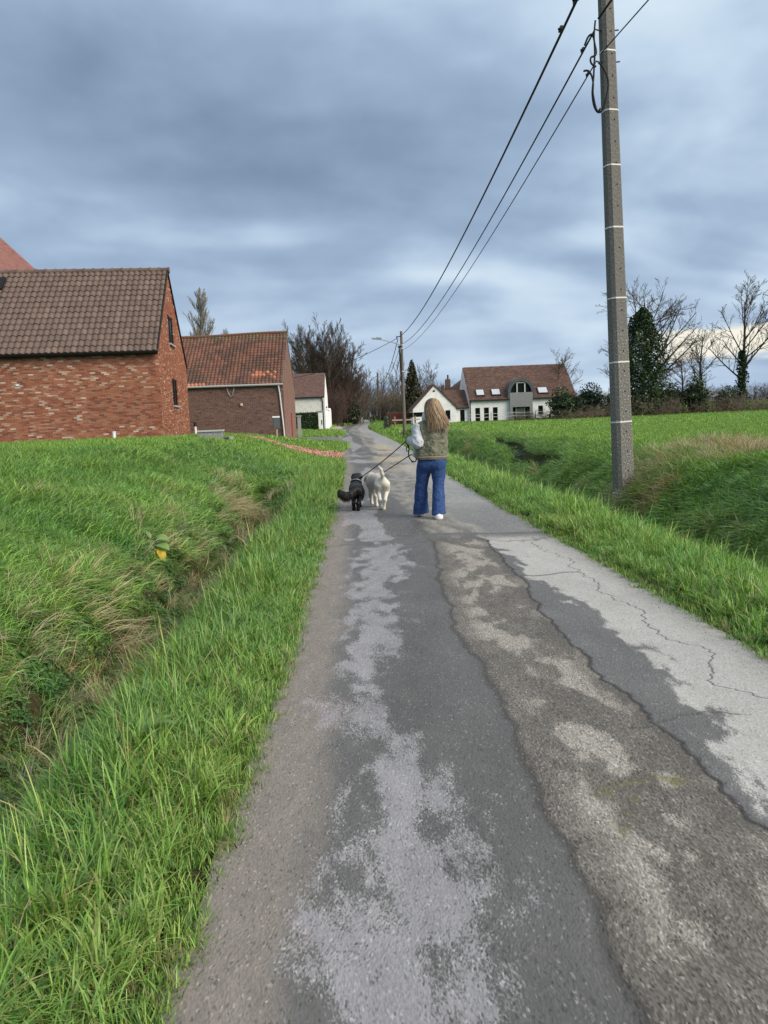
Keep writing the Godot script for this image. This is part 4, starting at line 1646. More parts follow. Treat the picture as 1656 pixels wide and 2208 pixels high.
	arch.span(Vector3(cx + ro - 0.19, eave - 0.1, -0.6), Vector3(cx + ro, cy, zf - 0.01))
	obj("dormer_arch", arch.mesh(), mat(Color(0.085, 0.10, 0.11), 0.6), h)
	var dg := MB.new()
	for k in 16:
		var a0 := PI * k / 16.0
		var a1 := PI * (k + 1) / 16.0
		dg.face(Vector3(cx, cy, zf - 0.2), Vector3(cx + cos(a1) * ri, cy + sin(a1) * ri, zf - 0.2), Vector3(cx + cos(a0) * ri, cy + sin(a0) * ri, zf - 0.2))
	var dw := obj("dormer_window", dg.mesh(), M.glass, h)
	for xx in [-0.4, 0.4]:
		var fr := MB.new()
		fr.span(Vector3(cx + xx - 0.06, cy - 0.1, zf - 0.19), Vector3(cx + xx + 0.06, cy + 0.95, zf - 0.08))
		obj("frame", fr.mesh(), pale, dw)
	var fr2 := MB.new()
	fr2.span(Vector3(cx - 0.46, cy + 0.9, zf - 0.19), Vector3(cx + 0.46, cy + 0.98, zf - 0.078))
	obj("frame", fr2.mesh(), pale, dw)
	# door recess
	var dd := MB.new()
	dd.quad(Vector3(4.40, 1.5, -0.12), Vector3(6.18, 1.5, -0.12), Vector3(6.18, -0.9, -0.12), Vector3(4.40, -0.9, -0.12))
	obj("recess", dd.mesh(), M.glass, portal)
	var dr := MB.new()
	dr.span(Vector3(4.84, -0.6, -0.11), Vector3(5.68, 1.4, -0.05))
	var dro := obj("door", dr.mesh(), mat(Color(0.16, 0.21, 0.18), 0.4), h)
	for xx in [4.78, 5.68]:
		var jm := MB.new()
		jm.span(Vector3(xx, -0.6, -0.11), Vector3(xx + 0.07, 1.45, -0.03))
		obj("frame", jm.mesh(), pale, dro)
	# linking range
	var lk := MB.new()
	var lw := Rect2(-0.92, 0.1, 0.48, 1.35)
	wall_plane(lk, -1.45, -0.002, -1.0, 1.72, [lw], 0.2)
	var link := obj("link_wall", lk.mesh(), M.white, h)
	link.position = Vector3(0, 0, -0.25)
	window_in(h, lw, 0.15, Transform3D(Basis(), Vector3(0, 0, -0.25)), frame)
	var le := Vector3(-2.4, 1.66, -0.1)
	var lr := Vector3(-2.4, 3.45, -2.9)
	var lup := (lr - le).normalized()
	var lf := MB.new()
	lf.quad(lr, lr + Vector3(2.4, 0, 0), le + Vector3(2.4, 0, 0), le)
	lf.quad(lr + Vector3(2.4, 0, 0), lr, lr + Vector3(0, -2, -2.8), lr + Vector3(2.4, -2, -2.8))
	var lro := obj("link_roof", lf.mesh(), mat(Color(0.09, 0.05, 0.04), 0.9), h)
	tiles_on(lro, le, Vector3.RIGHT, lup, 2.38, (lr - le).length())
	var lg := MB.new()
	lg.rod(le + Vector3(1.0, -0.04, 0.04), le + Vector3(2.4, -0.04, 0.04), 0.06)
	obj("gutter", lg.mesh(), frame, h)
	# gabled wing towards the lane
	var gx0 := -5.8
	var gx1 := -1.4
	var gm := (gx0 + gx1) * 0.5
	var ge := 1.72
	var gr := 3.95
	var gz := 0.35
	var gw := MB.new()
	var strip := Rect2(gx0 + 0.02, 0.9, 1.25, 0.46)
	var side_win := Rect2(-2.5, 0.55, 0.5, 0.9)
	wall_plane(gw, gx0, gx1, -1.0, ge, [strip, side_win], 0.2)
	gw.poly([Vector3(gx0, ge, 0), Vector3(gm, gr, 0), Vector3(gx1, ge, 0)])
	gw.span(Vector3(gx1 - 0.2, -1, -6), Vector3(gx1, ge, -0.01))
	gw.span(Vector3(gx0, -1, -6), Vector3(gx0 + 0.02, 0.88, -0.01))
	gw.span(Vector3(gx0, 1.37, -6), Vector3(gx0 + 0.02, ge, -0.01))
	var gwo := obj("wing_wall", gw.mesh(), M.white, h)
	gwo.position = Vector3(0, 0, gz)
	window_in(h, strip, 0.15, Transform3D(Basis(), Vector3(0, 0, gz)), frame, 0, false)
	window_in(h, side_win, 0.12, Transform3D(Basis(), Vector3(0, 0, gz)), frame)
	var ve := MB.new()
	ve.box(Vector3(gm, gr - 0.55, gz + 0.02), Vector3(0.22, 0.14, 0.05))
	obj("gable_vent", ve.mesh(), frame, h)
	var wr := MB.new()
	var p0 := Vector3(gx0 - 0.15, ge - 0.1, gz + 0.08)
	var p1 := Vector3(gm, gr + 0.08, gz + 0.08)
	var p2 := Vector3(gx1 + 0.15, ge - 0.1, gz + 0.08)
	wr.prism([p0 + Vector3(0, -0.1, 0), p0, p1, p1 + Vector3(0, -0.12, 0)], Vector3(0, 0, -6.2))
	wr.prism([p1 + Vector3(0, -0.12, 0), p1, p2, p2 + Vector3(0, -0.1, 0)], Vector3(0, 0, -6.2))
	var wro := obj("wing_roof", wr.mesh(), mat(Color(0.10, 0.055, 0.045), 0.85), h)
	tiles_on(wro, p2 + Vector3(0, 0.02, -0.02), Vector3(0, 0, -1), (p1 - p2).normalized(), 6.0, (p1 - p2).length())
	var rc := MB.new()
	rc.tube(PackedVector3Array([p1 + Vector3(0, 0.02, 0), p1 + Vector3(0, 0.02, -6.2)]), PackedFloat32Array([0.09, 0.09]), 8, true)
	obj("ridge_tile", rc.mesh(), mat(Color(0.3, 0.15, 0.1), 0.85), wro)
	# rear range with chimney
	var rr := MB.new()
	rr.prism([Vector3(-2.6, 2.6, -7.0), Vector3(1.4, 5.35, -7.0), Vector3(5.4, 2.6, -7.0)], Vector3(0, 0, -5.0))
	obj("rear_roof", rr.mesh(), mat(Color(0.11, 0.065, 0.05), 0.85, {"tex": T.wear, "tri": 1.2}), h)
	var rw2 := MB.new()
	rw2.span(Vector3(-2.3, -1, -11.8), Vector3(5.0, 2.65, -7.2))
	obj("rear_wall", rw2.mesh(), M.white, h)
	var ch := MB.new()
	ch.span(Vector3(-1.3, 3.2, -9.2), Vector3(-0.75, 4.95, -8.6))
	ch.span(Vector3(-1.75, 3.2, -9.1), Vector3(-1.45, 4.3, -8.7))
	ch.rod(Vector3(-1.0, 4.95, -8.9), Vector3(-1.0, 5.45, -8.9), 0.1)
	obj("chimney", ch.mesh(), mat(Color(0.12, 0.075, 0.065), 0.9, {"tex": T.wear, "tri": 2.0}), h)
	var vn := MB.new()
	vn.rod(Vector3(x1 - 0.1, ridge, -deep), Vector3(x1 - 0.1, ridge + 0.45, -deep), 0.03)
	vn.box(Vector3(x1 - 0.1, ridge + 0.4, -deep), Vector3(0.1, 0.18, 0.25))
	obj("weather_vane", vn.mesh(), frame, h)
	# paddock fence of white tape in front
	for k in 5:
		var px := 8.2 + k * 2.0
		var pd := 69.0 - k * 0.2
		var po := thing("fence_post", ["stake of the tape fence nearest the white house gable", "second tape fence stake from the white house gable", "third tape fence stake from the white house gable", "fourth tape fence stake, before the grey portal", "last tape fence stake, before the twiggy shrub"][k], "post", Vector3(px, land(px, pd) - 0.1, -pd), 0, "stakes of the tape fence")
		var pm := MB.new()
		pm.rod(Vector3(0, 0, 0), Vector3(0, 1.15, 0), 0.035, 8)
		obj("stake", pm.mesh(), mat(Color(0.3, 0.29, 0.27), 0.8), po)
		var pi := MB.new()
		pi.box(Vector3(0, 1.05, 0.045), Vector3(0.05, 0.06, 0.03))
		pi.box(Vector3(0, 0.75, 0.045), Vector3(0.05, 0.06, 0.03))
		obj("insulator", pi.mesh(), M.black, po)
	for e in 2:
		var tp := MB.new()
		var ps := PackedVector3Array()
		var rs := PackedFloat32Array()
		for k in 17:
			var f := k / 16.0
			var px := 8.2 + 8.0 * f
			var pd := 69.0 - 0.8 * f - 0.06
			ps.append(Vector3(px, lerpf(land(8.2, 69), land(16.2, 68.2), f) + (0.95 if e == 0 else 0.65) - 0.03 * sin(PI * fmod(f * 4.0, 1.0)), -pd))
			rs.append(0.018)
		tp.tube(ps, rs, 5)
		var t := obj("fence_tape", tp.mesh(), mat(Color(0.72, 0.72, 0.7), 0.7), self)
		tag(t, ("upper" if e == 0 else "lower") + " white tape of the paddock fence before the white house", "fence tape")

# ---------------------------------------------------------------- plants
func leaf_mesh(count: int, size: float, cols: Array, place: Callable) -> ArrayMesh:
	var mb := MB.new()
	for k in count:
		var p: Vector3 = place.call()
		var a := Vector3(rng.randfn(), rng.randfn(), rng.randfn()).normalized()
		var b := a.cross(Vector3(rng.randfn(), rng.randfn(), rng.randfn())).normalized()
		var s := size * rng.randf_range(0.55, 1.3)
		var nn := a.cross(b).normalized()
		if nn.y < -0.2:
			nn = -nn
		mb.col = (cols[rng.randi() % cols.size()] as Color) * rng.randf_range(0.7, 1.3)
		var e := mb.v.size()
		mb.vert(p - a * s * 0.5, nn)
		mb.vert(p + b * s * 0.36, nn)
		mb.vert(p + a * s * 0.5 + nn * s * 0.15, nn)
		mb.vert(p - b * s * 0.36, nn)
		mb.tri(e, e + 1, e + 2)
		mb.tri(e, e + 2, e + 3)
	return mb.mesh()

func leaf_cloud(parent: Node, called: String, count: int, size: float, cols: Array, place: Callable) -> void:
	obj(called, leaf_mesh(count, size, cols, place), M.leaf, parent)

# bare branches: wood gets the trunk and limbs, twig the finest ones
func grow(wood: MB, twig: MB, p: Vector3, dir: Vector3, len_: float, r: float, lv: int, P: Dictionary) -> void:
	var most: int = P.levels
	var segs := 6 if lv == 0 else (4 if lv < most else 3)
	var ps := PackedVector3Array([p])
	var rs := PackedFloat32Array([r])
	var d := dir.normalized()
	var end_r := r * (0.25 if lv == 0 else 0.35)
	var q := p
	var dirs := [d]
	for s in segs:
		var bend: float = P.bend
		d = (d + Vector3(rng.randfn(), rng.randfn(), rng.randfn()) * bend + Vector3.UP * float(P.lift) * (1.0 if lv > 0 else 0.3)).normalized()
		q += d * (len_ / segs)
		ps.append(q)
		rs.append(lerpf(r, end_r, float(s + 1) / segs))
		dirs.append(d)
	if lv >= most - 1:
		twig.tube(ps, rs, 3)
	else:
		wood.tube(ps, rs, 7 if lv == 0 else 5)
	if lv >= most:
		return
	var count: int = P.kids[lv]
	for k in count:
		var lo: float = P.start if lv == 0 else 0.2
		var f := lerpf(lo, 1.0, (k + rng.randf()) / count)
		var fi := f * segs
		var i := mini(int(fi), segs - 1)
		var at := ps[i].lerp(ps[i + 1], fi - i)
		var main: Vector3 = dirs[i + 1]
		var side := main.cross(Vector3(rng.randfn(), rng.randfn(), rng.randfn())).normalized()
		var ang: float = deg_to_rad(float(P.angle[lv]) + rng.randfn(0, 9))
		var nd := main * cos(ang) + side * sin(ang)
		var ratio: float = P.ratio[lv]
		var taper: float = P.get("taper", 0.6) if lv == 0 else 0.5
		var l2 := len_ * ratio * (1.0 - taper * (f - lo) / (1.0 - lo + 0.01)) * rng.randf_range(0.75, 1.2)
		var r2 := maxf(lerpf(r, end_r, f) * float(P.get("thin", 0.55)), float(P.get("least", 0.006)))
		grow(wood, twig, at, nd, l2, r2, lv + 1, P)

func bare_meshes(P: Dictionary) -> Array:
	var wood := MB.new()
	var twig := MB.new()
	for s in P.get("stems", 1):
		var off := Vector3.ZERO
		var dir := Vector3(rng.randfn(0, 0.04), 1, rng.randfn(0, 0.04))
		if P.get("stems", 1) > 1:
			var a = TAU * (s + rng.randf() * 0.7) / float(P.stems)
			var rad: float = P.get("foot", 0.5) * sqrt(rng.randf())
			off = Vector3(cos(a), 0, sin(a)) * rad
			dir = Vector3(cos(a) * float(P.get("splay", 0.2)) * rng.randf(), 1, sin(a) * float(P.get("splay", 0.2)) * rng.randf())
		grow(wood, twig, off, dir, float(P.tall) * rng.randf_range(0.85, 1.05), float(P.girth), 0, P)
	return [wood.mesh(), twig.mesh()]

func plant_bare(called: String, label: String, meshes: Array, at: Vector3, turn: float, s: Vector3, group := "", m: Array = []) -> Node3D:
	var t := thing(called, label, "tree", at, turn, group)
	t.scale = s
	if (meshes[0] as ArrayMesh).get_surface_count() > 0:
		obj("trunk", meshes[0], m[0] if m else M.bark, t)
	obj("crown", meshes[1], m[1] if m else M.twig, t)
	return t

func ground_at(x: float, d: float) -> Vector3:
	return Vector3(x, land(x, d) - 0.1, -d)

func make_trees() -> void:
	T.bark_h = grey_tex(noise(90, 0.08, 4), 256)
	M.bark = mat(Color(0.085, 0.07, 0.055), 0.95, {"tex": T.wear, "tri": 1.5})
	M.twig = mat(Color(0.13, 0.11, 0.088), 0.9)
	M.stem = mat(Color(0.19, 0.155, 0.115), 0.9)
	M.bark_grey = mat(Color(0.17, 0.165, 0.15), 0.9, {"tex": T.wear, "tri": 1.0})
	M.twig_grey = mat(Color(0.27, 0.25, 0.215), 0.9)
	M.twig_red = mat(Color(0.10, 0.062, 0.05), 0.9)
	M.leaf = mat(Color(1, 1, 1), 0.45, {"vc": 1, "spec": 0.45, "back": rgb(0.10, 0.14, 0.04)})
	# tall poplars behind the barn
	var poplar := bare_meshes({"tall": 22.0, "girth": 0.3, "levels": 3, "bend": 0.03, "lift": 0.12, "kids": [70, 9, 6], "angle": [22, 18, 22], "ratio": [0.36, 0.5, 0.5], "start": 0.04, "taper": 0.78, "least": 0.026, "thin": 0.42})
	var gm := [M.bark_grey, M.twig_grey]
	plant_bare("poplar_tree", "tall bare columnar poplar rising behind the barn roof", poplar, Vector3(-28.4, 0.9, -122.0), 0.3, Vector3(1.35, 1.14, 1.35), "", gm)
	plant_bare("poplar_tree", "shorter bare poplar at the brick house gable beside the tallest poplar", poplar, Vector3(-32.4, 0.9, -128.0), 2.0, Vector3(1.2, 0.76, 1.2), "", gm)
	plant_bare("poplar_tree", "slim pale bare poplar just right of the tallest poplar", poplar, Vector3(-26.9, 0.9, -131.0), 4.0, Vector3(0.8, 0.84, 0.8), "", gm)
	# the big dense tree behind the cottage
	var dense := bare_meshes({"tall": 10.6, "girth": 0.1, "levels": 3, "stems": 26, "foot": 2.0, "splay": 0.4, "bend": 0.05, "lift": 0.06, "kids": [17, 9, 6], "angle": [36, 28, 26], "ratio": [0.27, 0.46, 0.5], "start": 0.06, "taper": 0.35, "least": 0.016, "thin": 0.45})
	var rm := [M.bark, mat(Color(0.075, 0.058, 0.046), 0.9)]
	plant_bare("bare_tree", "big dense bare tree with brown twigs behind the white cottage", dense, Vector3(-7.3, 1.0, -94.0), 0.4, Vector3(0.98, 1.06, 0.98), "", rm)
	plant_bare("bare_tree", "slightly lower bare tree grown into the big dense tree", dense, Vector3(-6.0, 1.0, -95.5), 1.9, Vector3(0.85, 0.9, 0.9), "", rm)
	plant_bare("bare_tree", "reddish bare tree joined to the right side of the big dense tree", dense, Vector3(-4.5, 1.0, -99.0), 2.4, Vector3(0.72, 0.64, 0.75), "", [M.bark, M.twig_red])
	plant_bare("bare_tree", "grey bare tree at the barn gable left of the big dense tree", dense, Vector3(-12.4, 1.0, -108.0), 4.0, Vector3(0.5, 0.86, 0.6), "", gm)
	var thicket := bare_meshes({"tall": 4.2, "girth": 0.05, "levels": 2, "stems": 46, "foot": 2.6, "splay": 0.5, "bend": 0.12, "lift": 0.06, "kids": [10, 6], "angle": [35, 32], "ratio": [0.5, 0.5], "start": 0.05, "taper": 0.4, "least": 0.014, "thin": 0.6})
	var rr := [M.bark, M.twig_red]
	plant_bare("thicket", "reddish brown bare thicket at the foot of the big dense tree", thicket, Vector3(-5.8, 0.9, -88.5), 0.0, Vector3(0.75, 0.95, 0.8), "", rr)
	plant_bare("thicket", "dark bare thicket closing the bend of the lane", thicket, Vector3(-4.6, 1.0, -97.0), 1.7, Vector3(0.85, 1.0, 0.9), "", [M.bark, M.twig])
	plant_bare("thicket", "low brown thicket under the reddish bare tree", thicket, Vector3(-6.8, 1.0, -93.0), 3.1, Vector3(0.8, 1.2, 0.9), "", rr)
	plant_bare("thicket", "pale brown thicket beyond the bend of the lane", thicket, Vector3(-4.9, 1.3, -112.0), 5.1, Vector3(0.9, 1.35, 0.9), "", [M.bark, M.twig])
	# ivy on the thicket's foot
	var iv := thing("ivy_mound", "dark ivy mound on the verge at the lane's bend", "ivy", Vector3(-3.9, 0.95, -95.0))
	leaf_cloud(iv, "foliage", 2600, 0.22, [Color(0.018, 0.035, 0.015), Color(0.03, 0.05, 0.02), Color(0.04, 0.045, 0.022)], func():
		var v := Vector3(rng.randfn(), rng.randfn(), rng.randfn()).normalized()
		return Vector3(v.x * 1.3, 1.5 + v.y * 1.7, v.z * 1.2) * rng.randf_range(0.75, 1.03))
	# far bare trees along the horizon
	var far_a := bare_meshes({"tall": 15.0, "girth": 0.22, "levels": 3, "bend": 0.07, "lift": 0.08, "kids": [16, 7, 5], "angle": [38, 34, 32], "ratio": [0.42, 0.48, 0.5], "start": 0.3, "taper": 0.55, "least": 0.03, "thin": 0.5})
	var far_b := bare_meshes({"tall": 17.0, "girth": 0.2, "levels": 3, "bend": 0.05, "lift": 0.09, "kids": [22, 6, 4], "angle": [28, 26, 28], "ratio": [0.34, 0.45, 0.5], "start": 0.25, "taper": 0.6, "least": 0.03, "thin": 0.5})
	var fm := [M.bark, M.twig]
	var where := ["at the lane's end", "behind the far utility pole", "between the poles", "behind the brown conifer", "left of the white house gable", "behind the white house gable", "behind the link roof", "by the chimney"]
	for k in 24:
		var f := k / 23.0
		var d := 165.0 + rng.randf_range(-12, 22)
		var px := lerpf(782.0, 1022.0, f) + rng.randf_range(-4, 4)
		var x := (px - 828.0) / 1600.0 * d
		var sc := rng.randf_range(0.5, 0.74) * (1.0 if k % 3 else 0.85)
		if f > 0.62:
			sc *= 0.82
		plant_bare("distant_tree", "slender bare skyline tree %s, %s of three" % [where[k / 3], ["left one", "middle one", "right one"][k % 3]], far_a if k % 2 else far_b, Vector3(x, 1.2, -d), rng.randf() * TAU, Vector3(sc, sc, sc), "bare trees along the skyline", fm)
	# the nearer bare trunks between the poles
	for e in [[3.2, 112.0, 0.55, "bare dark tree between the two far utility poles"], [0.4, 122.0, 0.52, "bare tree just right of the farthest utility pole"], [5.6, 108.0, 0.48, "bare tree beside the brown conifer"], [7.6, 118.0, 0.55, "bare tree right behind the brown conifer"]]:
		plant_bare("bare_tree", e[3], far_a, ground_at(e[0], e[1]), rng.randf() * TAU, Vector3.ONE * float(e[2]), "", [M.bark, M.twig])
	# undergrowth behind the red fence
	for e in [[1.2, 104.0, 1.0, 0.8, "bare undergrowth behind the red fence by the far pole"], [4.0, 100.0, 1.1, 0.85, "bare undergrowth behind the middle of the red fence"], [7.5, 104.0, 1.1, 0.9, "bare undergrowth beside the white house gable"], [-1.5, 135.0, 1.2, 1.2, "grey undergrowth where the lane disappears"], [14.0, 160.0, 3.0, 1.3, "distant undergrowth behind the white house"]]:
		plant_bare("thicket", e[4], thicket, ground_at(e[0], e[1]), rng.randf() * TAU, Vector3(e[2], e[3], e[2]), "", [M.bark, M.twig])
	# brown conifer beside the white house
	var cf := thing("conifer_tree", "brownish green conical conifer left of the white house", "tree", ground_at(4.1, 92.0))
	var tk := MB.new()
	tk.tube(PackedVector3Array([Vector3(0, 0, 0), Vector3(0, 7.4, 0)]), PackedFloat32Array([0.2, 0.03]), 7)
	obj("trunk", tk.mesh(), M.bark, cf)
	leaf_cloud(cf, "crown", 5200, 0.24, [Color(0.05, 0.05, 0.022), Color(0.065, 0.058, 0.026), Color(0.035, 0.042, 0.018)], func():
		var y := rng.randf() * rng.randf_range(0.75, 1.0)
		var a := rng.randf() * TAU
		var w := (1.55 * pow(1.0 - y, 0.75) + 0.08) * (0.8 + 0.28 * sin(a * 5.0 + y * 14.0)) * sqrt(rng.randf_range(0.35, 1.0))
		return Vector3(cos(a) * w, 0.25 + y * 7.4, sin(a) * w))
	var cf2 := thing("conifer_tree", "small dark conifer peeping over the thicket at the lane's bend", "tree", Vector3(-3.4, 1.3, -112.0))
	var tk2 := MB.new()
	tk2.tube(PackedVector3Array([Vector3(0, 0, 0), Vector3(0, 6.4, 0)]), PackedFloat32Array([0.15, 0.03]), 6)
	obj("trunk", tk2.mesh(), M.bark, cf2)
	leaf_cloud(cf2, "crown", 1800, 0.28, [Color(0.02, 0.03, 0.018), Color(0.03, 0.038, 0.02)], func():
		var y := rng.randf()
		var a := rng.randf() * TAU
		var w := (1.1 * (1.0 - y) + 0.1) * (0.75 + 0.35 * sin(a * 4.0 + y * 17.0)) * sqrt(rng.randf())
		return Vector3(cos(a) * w, 0.6 + y * 6.0, sin(a) * w))
	# right side: spreading bare tree with an ivy-clad trunk
	var spread := bare_meshes({"tall": 10.6, "girth": 0.24, "levels": 4, "bend": 0.07, "lift": 0.045, "kids": [26, 9, 6, 4], "angle": [56, 34, 30, 30], "ratio": [0.62, 0.42, 0.42, 0.5], "start": 0.1, "taper": 0.45, "least": 0.011, "thin": 0.5})
	var st := plant_bare("ivy_tree", "spreading bare tree with thick dark ivy round its trunk behind the pole", spread, ground_at(22.4, 64.0), 0.6, Vector3(1.0, 1.0, 1.0), "", [M.bark, M.bark])
	var ivy := [Color(0.022, 0.05, 0.02), Color(0.034, 0.068, 0.026), Color(0.048, 0.085, 0.032), Color(0.058, 0.08, 0.03)]
	leaf_cloud(st, "ivy", 15000, 0.2, ivy, func():
		var y := pow(rng.randf(), 0.9)
		var a := rng.randf() * TAU
		var w := lerp_tab(y, [0.0, 0.3, 0.62, 0.72, 0.8, 0.92, 1.0], [2.4, 2.2, 2.0, 1.85, 1.3, 0.95, 0.15]) * (0.82 + 0.2 * sin(a * 3.0 + y * 9.0) + 0.1 * sin(a * 7.0 - y * 23.0)) * pow(rng.randf(), 0.3)
		return Vector3(cos(a) * w - 0.15 + 0.3 * y, y * 9.3, sin(a) * w))
	var tall := bare_meshes({"tall": 10.0, "girth": 0.18, "levels": 4, "bend": 0.06, "lift": 0.06, "kids": [15, 9, 6, 4], "angle": [40, 36, 32, 30], "ratio": [0.5, 0.42, 0.42, 0.5], "start": 0.28, "taper": 0.5, "least": 0.011, "thin": 0.55})
	var rt := plant_bare("ivy_tree", "bare forked tree with ivy on its leaning trunk at the picture's right", tall, ground_at(31.2, 64.5), 1.2, Vector3(1.1, 0.98, 1.1), "", [M.bark, M.bark])
	rt.rotation.z = -0.12
	leaf_cloud(rt, "ivy", 2600, 0.17, [Color(0.03, 0.06, 0.018), Color(0.045, 0.075, 0.025), Color(0.025, 0.05, 0.018)], func():
		var y := rng.randf()
		var a := rng.randf() * TAU
		var w := lerpf(0.75, 0.3, y) * (0.8 + 0.3 * sin(a * 3.0 + y * 15.0)) * sqrt(rng.randf())
		return Vector3(cos(a) * w, y * 5.6, sin(a) * w))
	plant_bare("bare_tree", "slender bare tree between the two ivy clad trees", tall, ground_at(28.4, 66.0), 3.4, Vector3(0.85, 0.68, 0.85), "", [M.bark, M.bark])
	plant_bare("bare_tree", "bare sapling with spreading limbs over the round ivy bush", tall, ground_at(26.3, 65.0), 5.0, Vector3(0.7, 0.48, 0.7), "", [M.bark, M.bark])
	plant_bare("bare_tree", "bare tree at the picture's right edge beyond the field", tall, ground_at(34.6, 63.0), 0.2, Vector3(1.0, 0.92, 1.0), "", [M.bark, M.bark])
	plant_bare("bare_tree", "bare tree behind the pole's left side above the shrubs", tall, ground_at(18.6, 78.0), 2.2, Vector3(0.8, 0.6, 0.8), "", [M.bark, M.twig])
	# shrubs and brambles along the field's far edge
	var shrub := func(n: int, wx: float, hy: float, sz: float) -> ArrayMesh:
		return leaf_mesh(n, sz, ivy, func():
			var v := Vector3(rng.randfn(), rng.randfn(), rng.randfn()).normalized() * pow(rng.randf(), 0.22)
			var lump := 0.8 + 0.25 * sin(v.x * 5.0 + v.z * 4.0) + 0.15 * sin(v.y * 9.0)
			return Vector3(v.x * wx * lump, maxf(0.02, hy * 0.48 + v.y * hy * 0.52 * lump), v.z * wx * 0.8 * lump))
	var bush_a: ArrayMesh = shrub.call(4200, 2.0, 3.0, 0.2)
	var bush_b: ArrayMesh = shrub.call(3400, 1.5, 2.9, 0.18)
	for e in [[16.2, 66.0, 1.0, 1.0, 0, "rounded evergreen bush at the white house's corner"], [19.3, 69.0, 1.1, 1.12, 1, "dark evergreen bush left of the roadside pole's foot"], [17.9, 68.0, 0.8, 0.72, 0, "low evergreen bush between two taller bushes by the house"], [26.6, 63.0, 0.95, 1.1, 1, "round ivy bush standing under the sapling"], [24.6, 64.5, 0.9, 0.95, 0, "dark bush right of the ivy clad tree"], [20.7, 66.0, 0.8, 0.72, 0, "dark bush left of the ivy clad tree"], [29.6, 64.0, 0.75, 0.8, 1, "ivy bush at the forked tree's foot"]]:
		var b := thing("evergreen_bush", e[5], "bush", ground_at(e[0], e[1]), rng.randf() * TAU)
		b.scale = Vector3(e[2], e[3], e[2])
		obj("foliage", bush_a if e[4] == 0 else bush_b, M.leaf, b)
		var sm := MB.new()
		for q in 5:
			sm.rod(Vector3(rng.randfn(0, 0.2), -0.1, rng.randfn(0, 0.2)), Vector3(rng.randfn(0, 0.7), 1.8, rng.randfn(0, 0.6)), 0.03, 5)
		obj("stem", sm.mesh(), M.bark, b)
	var br := bare_meshes({"tall": 2.1, "girth": 0.02, "levels": 2, "stems": 60, "foot": 1.9, "splay": 1.3, "bend": 0.22, "lift": -0.07, "kids": [8, 4], "angle": [45, 40], "ratio": [0.5, 0.5], "start": 0.05, "taper": 0.4, "least": 0.011, "thin": 0.7})
	var spots := [[17.3, 63.5, "bramble tangle in front of the evergreen bushes"], [19.6, 63.5, "bramble tangle left of the roadside pole"], [22.8, 62.5, "bramble tangle at the ivy clad tree's foot"], [25.6, 63.0, "bramble tangle beside the round ivy bush"], [28.3, 62.5, "bramble tangle between the two ivy clad trees"], [30.4, 62.0, "bramble tangle before the forked tree"], [32.6, 62.0, "bramble tangle right of the forked tree"], [34.8, 61.5, "bramble tangle at the picture's right edge"], [14.2, 70.0, "bare twiggy shrub by the white house's window"]]
	for e in spots:
		var t := plant_bare("bramble", e[2], br, ground_at(e[0], e[1]), rng.randf() * TAU, Vector3(0.8, rng.randf_range(0.5, 0.95), 0.8), "", [M.bark, M.stem])
		t.set_meta("category", "bramble")
	# a low hedge closing the far horizon
	var spot := ["right of the white house roof", "left of the roadside pole", "behind the ivy clad tree", "between ivy tree and sapling", "behind the round ivy bush", "behind the forked tree", "at the right edge"]
	for k in 7:
		var x := 45.0 + k * 9.0 + rng.randf_range(-2, 2)
		plant_bare("distant_thicket", "far grey hedgerow bush on the horizon %s" % spot[k], thicket, Vector3(x, 1.0, -185.0 + rng.randf_range(-10, 10)), rng.randf() * TAU, Vector3(2.2, 1.2, 1.6), "hedgerow bushes on the horizon", [M.bark, M.twig])

# ---------------------------------------------------------------- poles, wires, small things
func sag_points(a: Vector3, b: Vector3, sag: float, n := 24) -> PackedVector3Array:
	var o := PackedVector3Array()
	for k in n + 1:
		var f := float(k) / n
		o.append(a.lerp(b, f) - Vector3(0, 4.0 * sag * f * (1.0 - f), 0))
	return o

func fill(n: int, v: float) -> PackedFloat32Array:
	var o := PackedFloat32Array()
	o.resize(n)
	o.fill(v)
	return o

func wire(label: String, a: Vector3, b: Vector3, sag: float, r: float, parent: Node = self) -> void:
	var mb := MB.new()
	var ps := sag_points(a, b, sag, 30)
	mb.tube(ps, fill(ps.size(), r), 6)
	var o := obj("overhead_cable", mb.mesh(), M.cable, parent)
	if parent == self:
		tag(o, label, "cable")

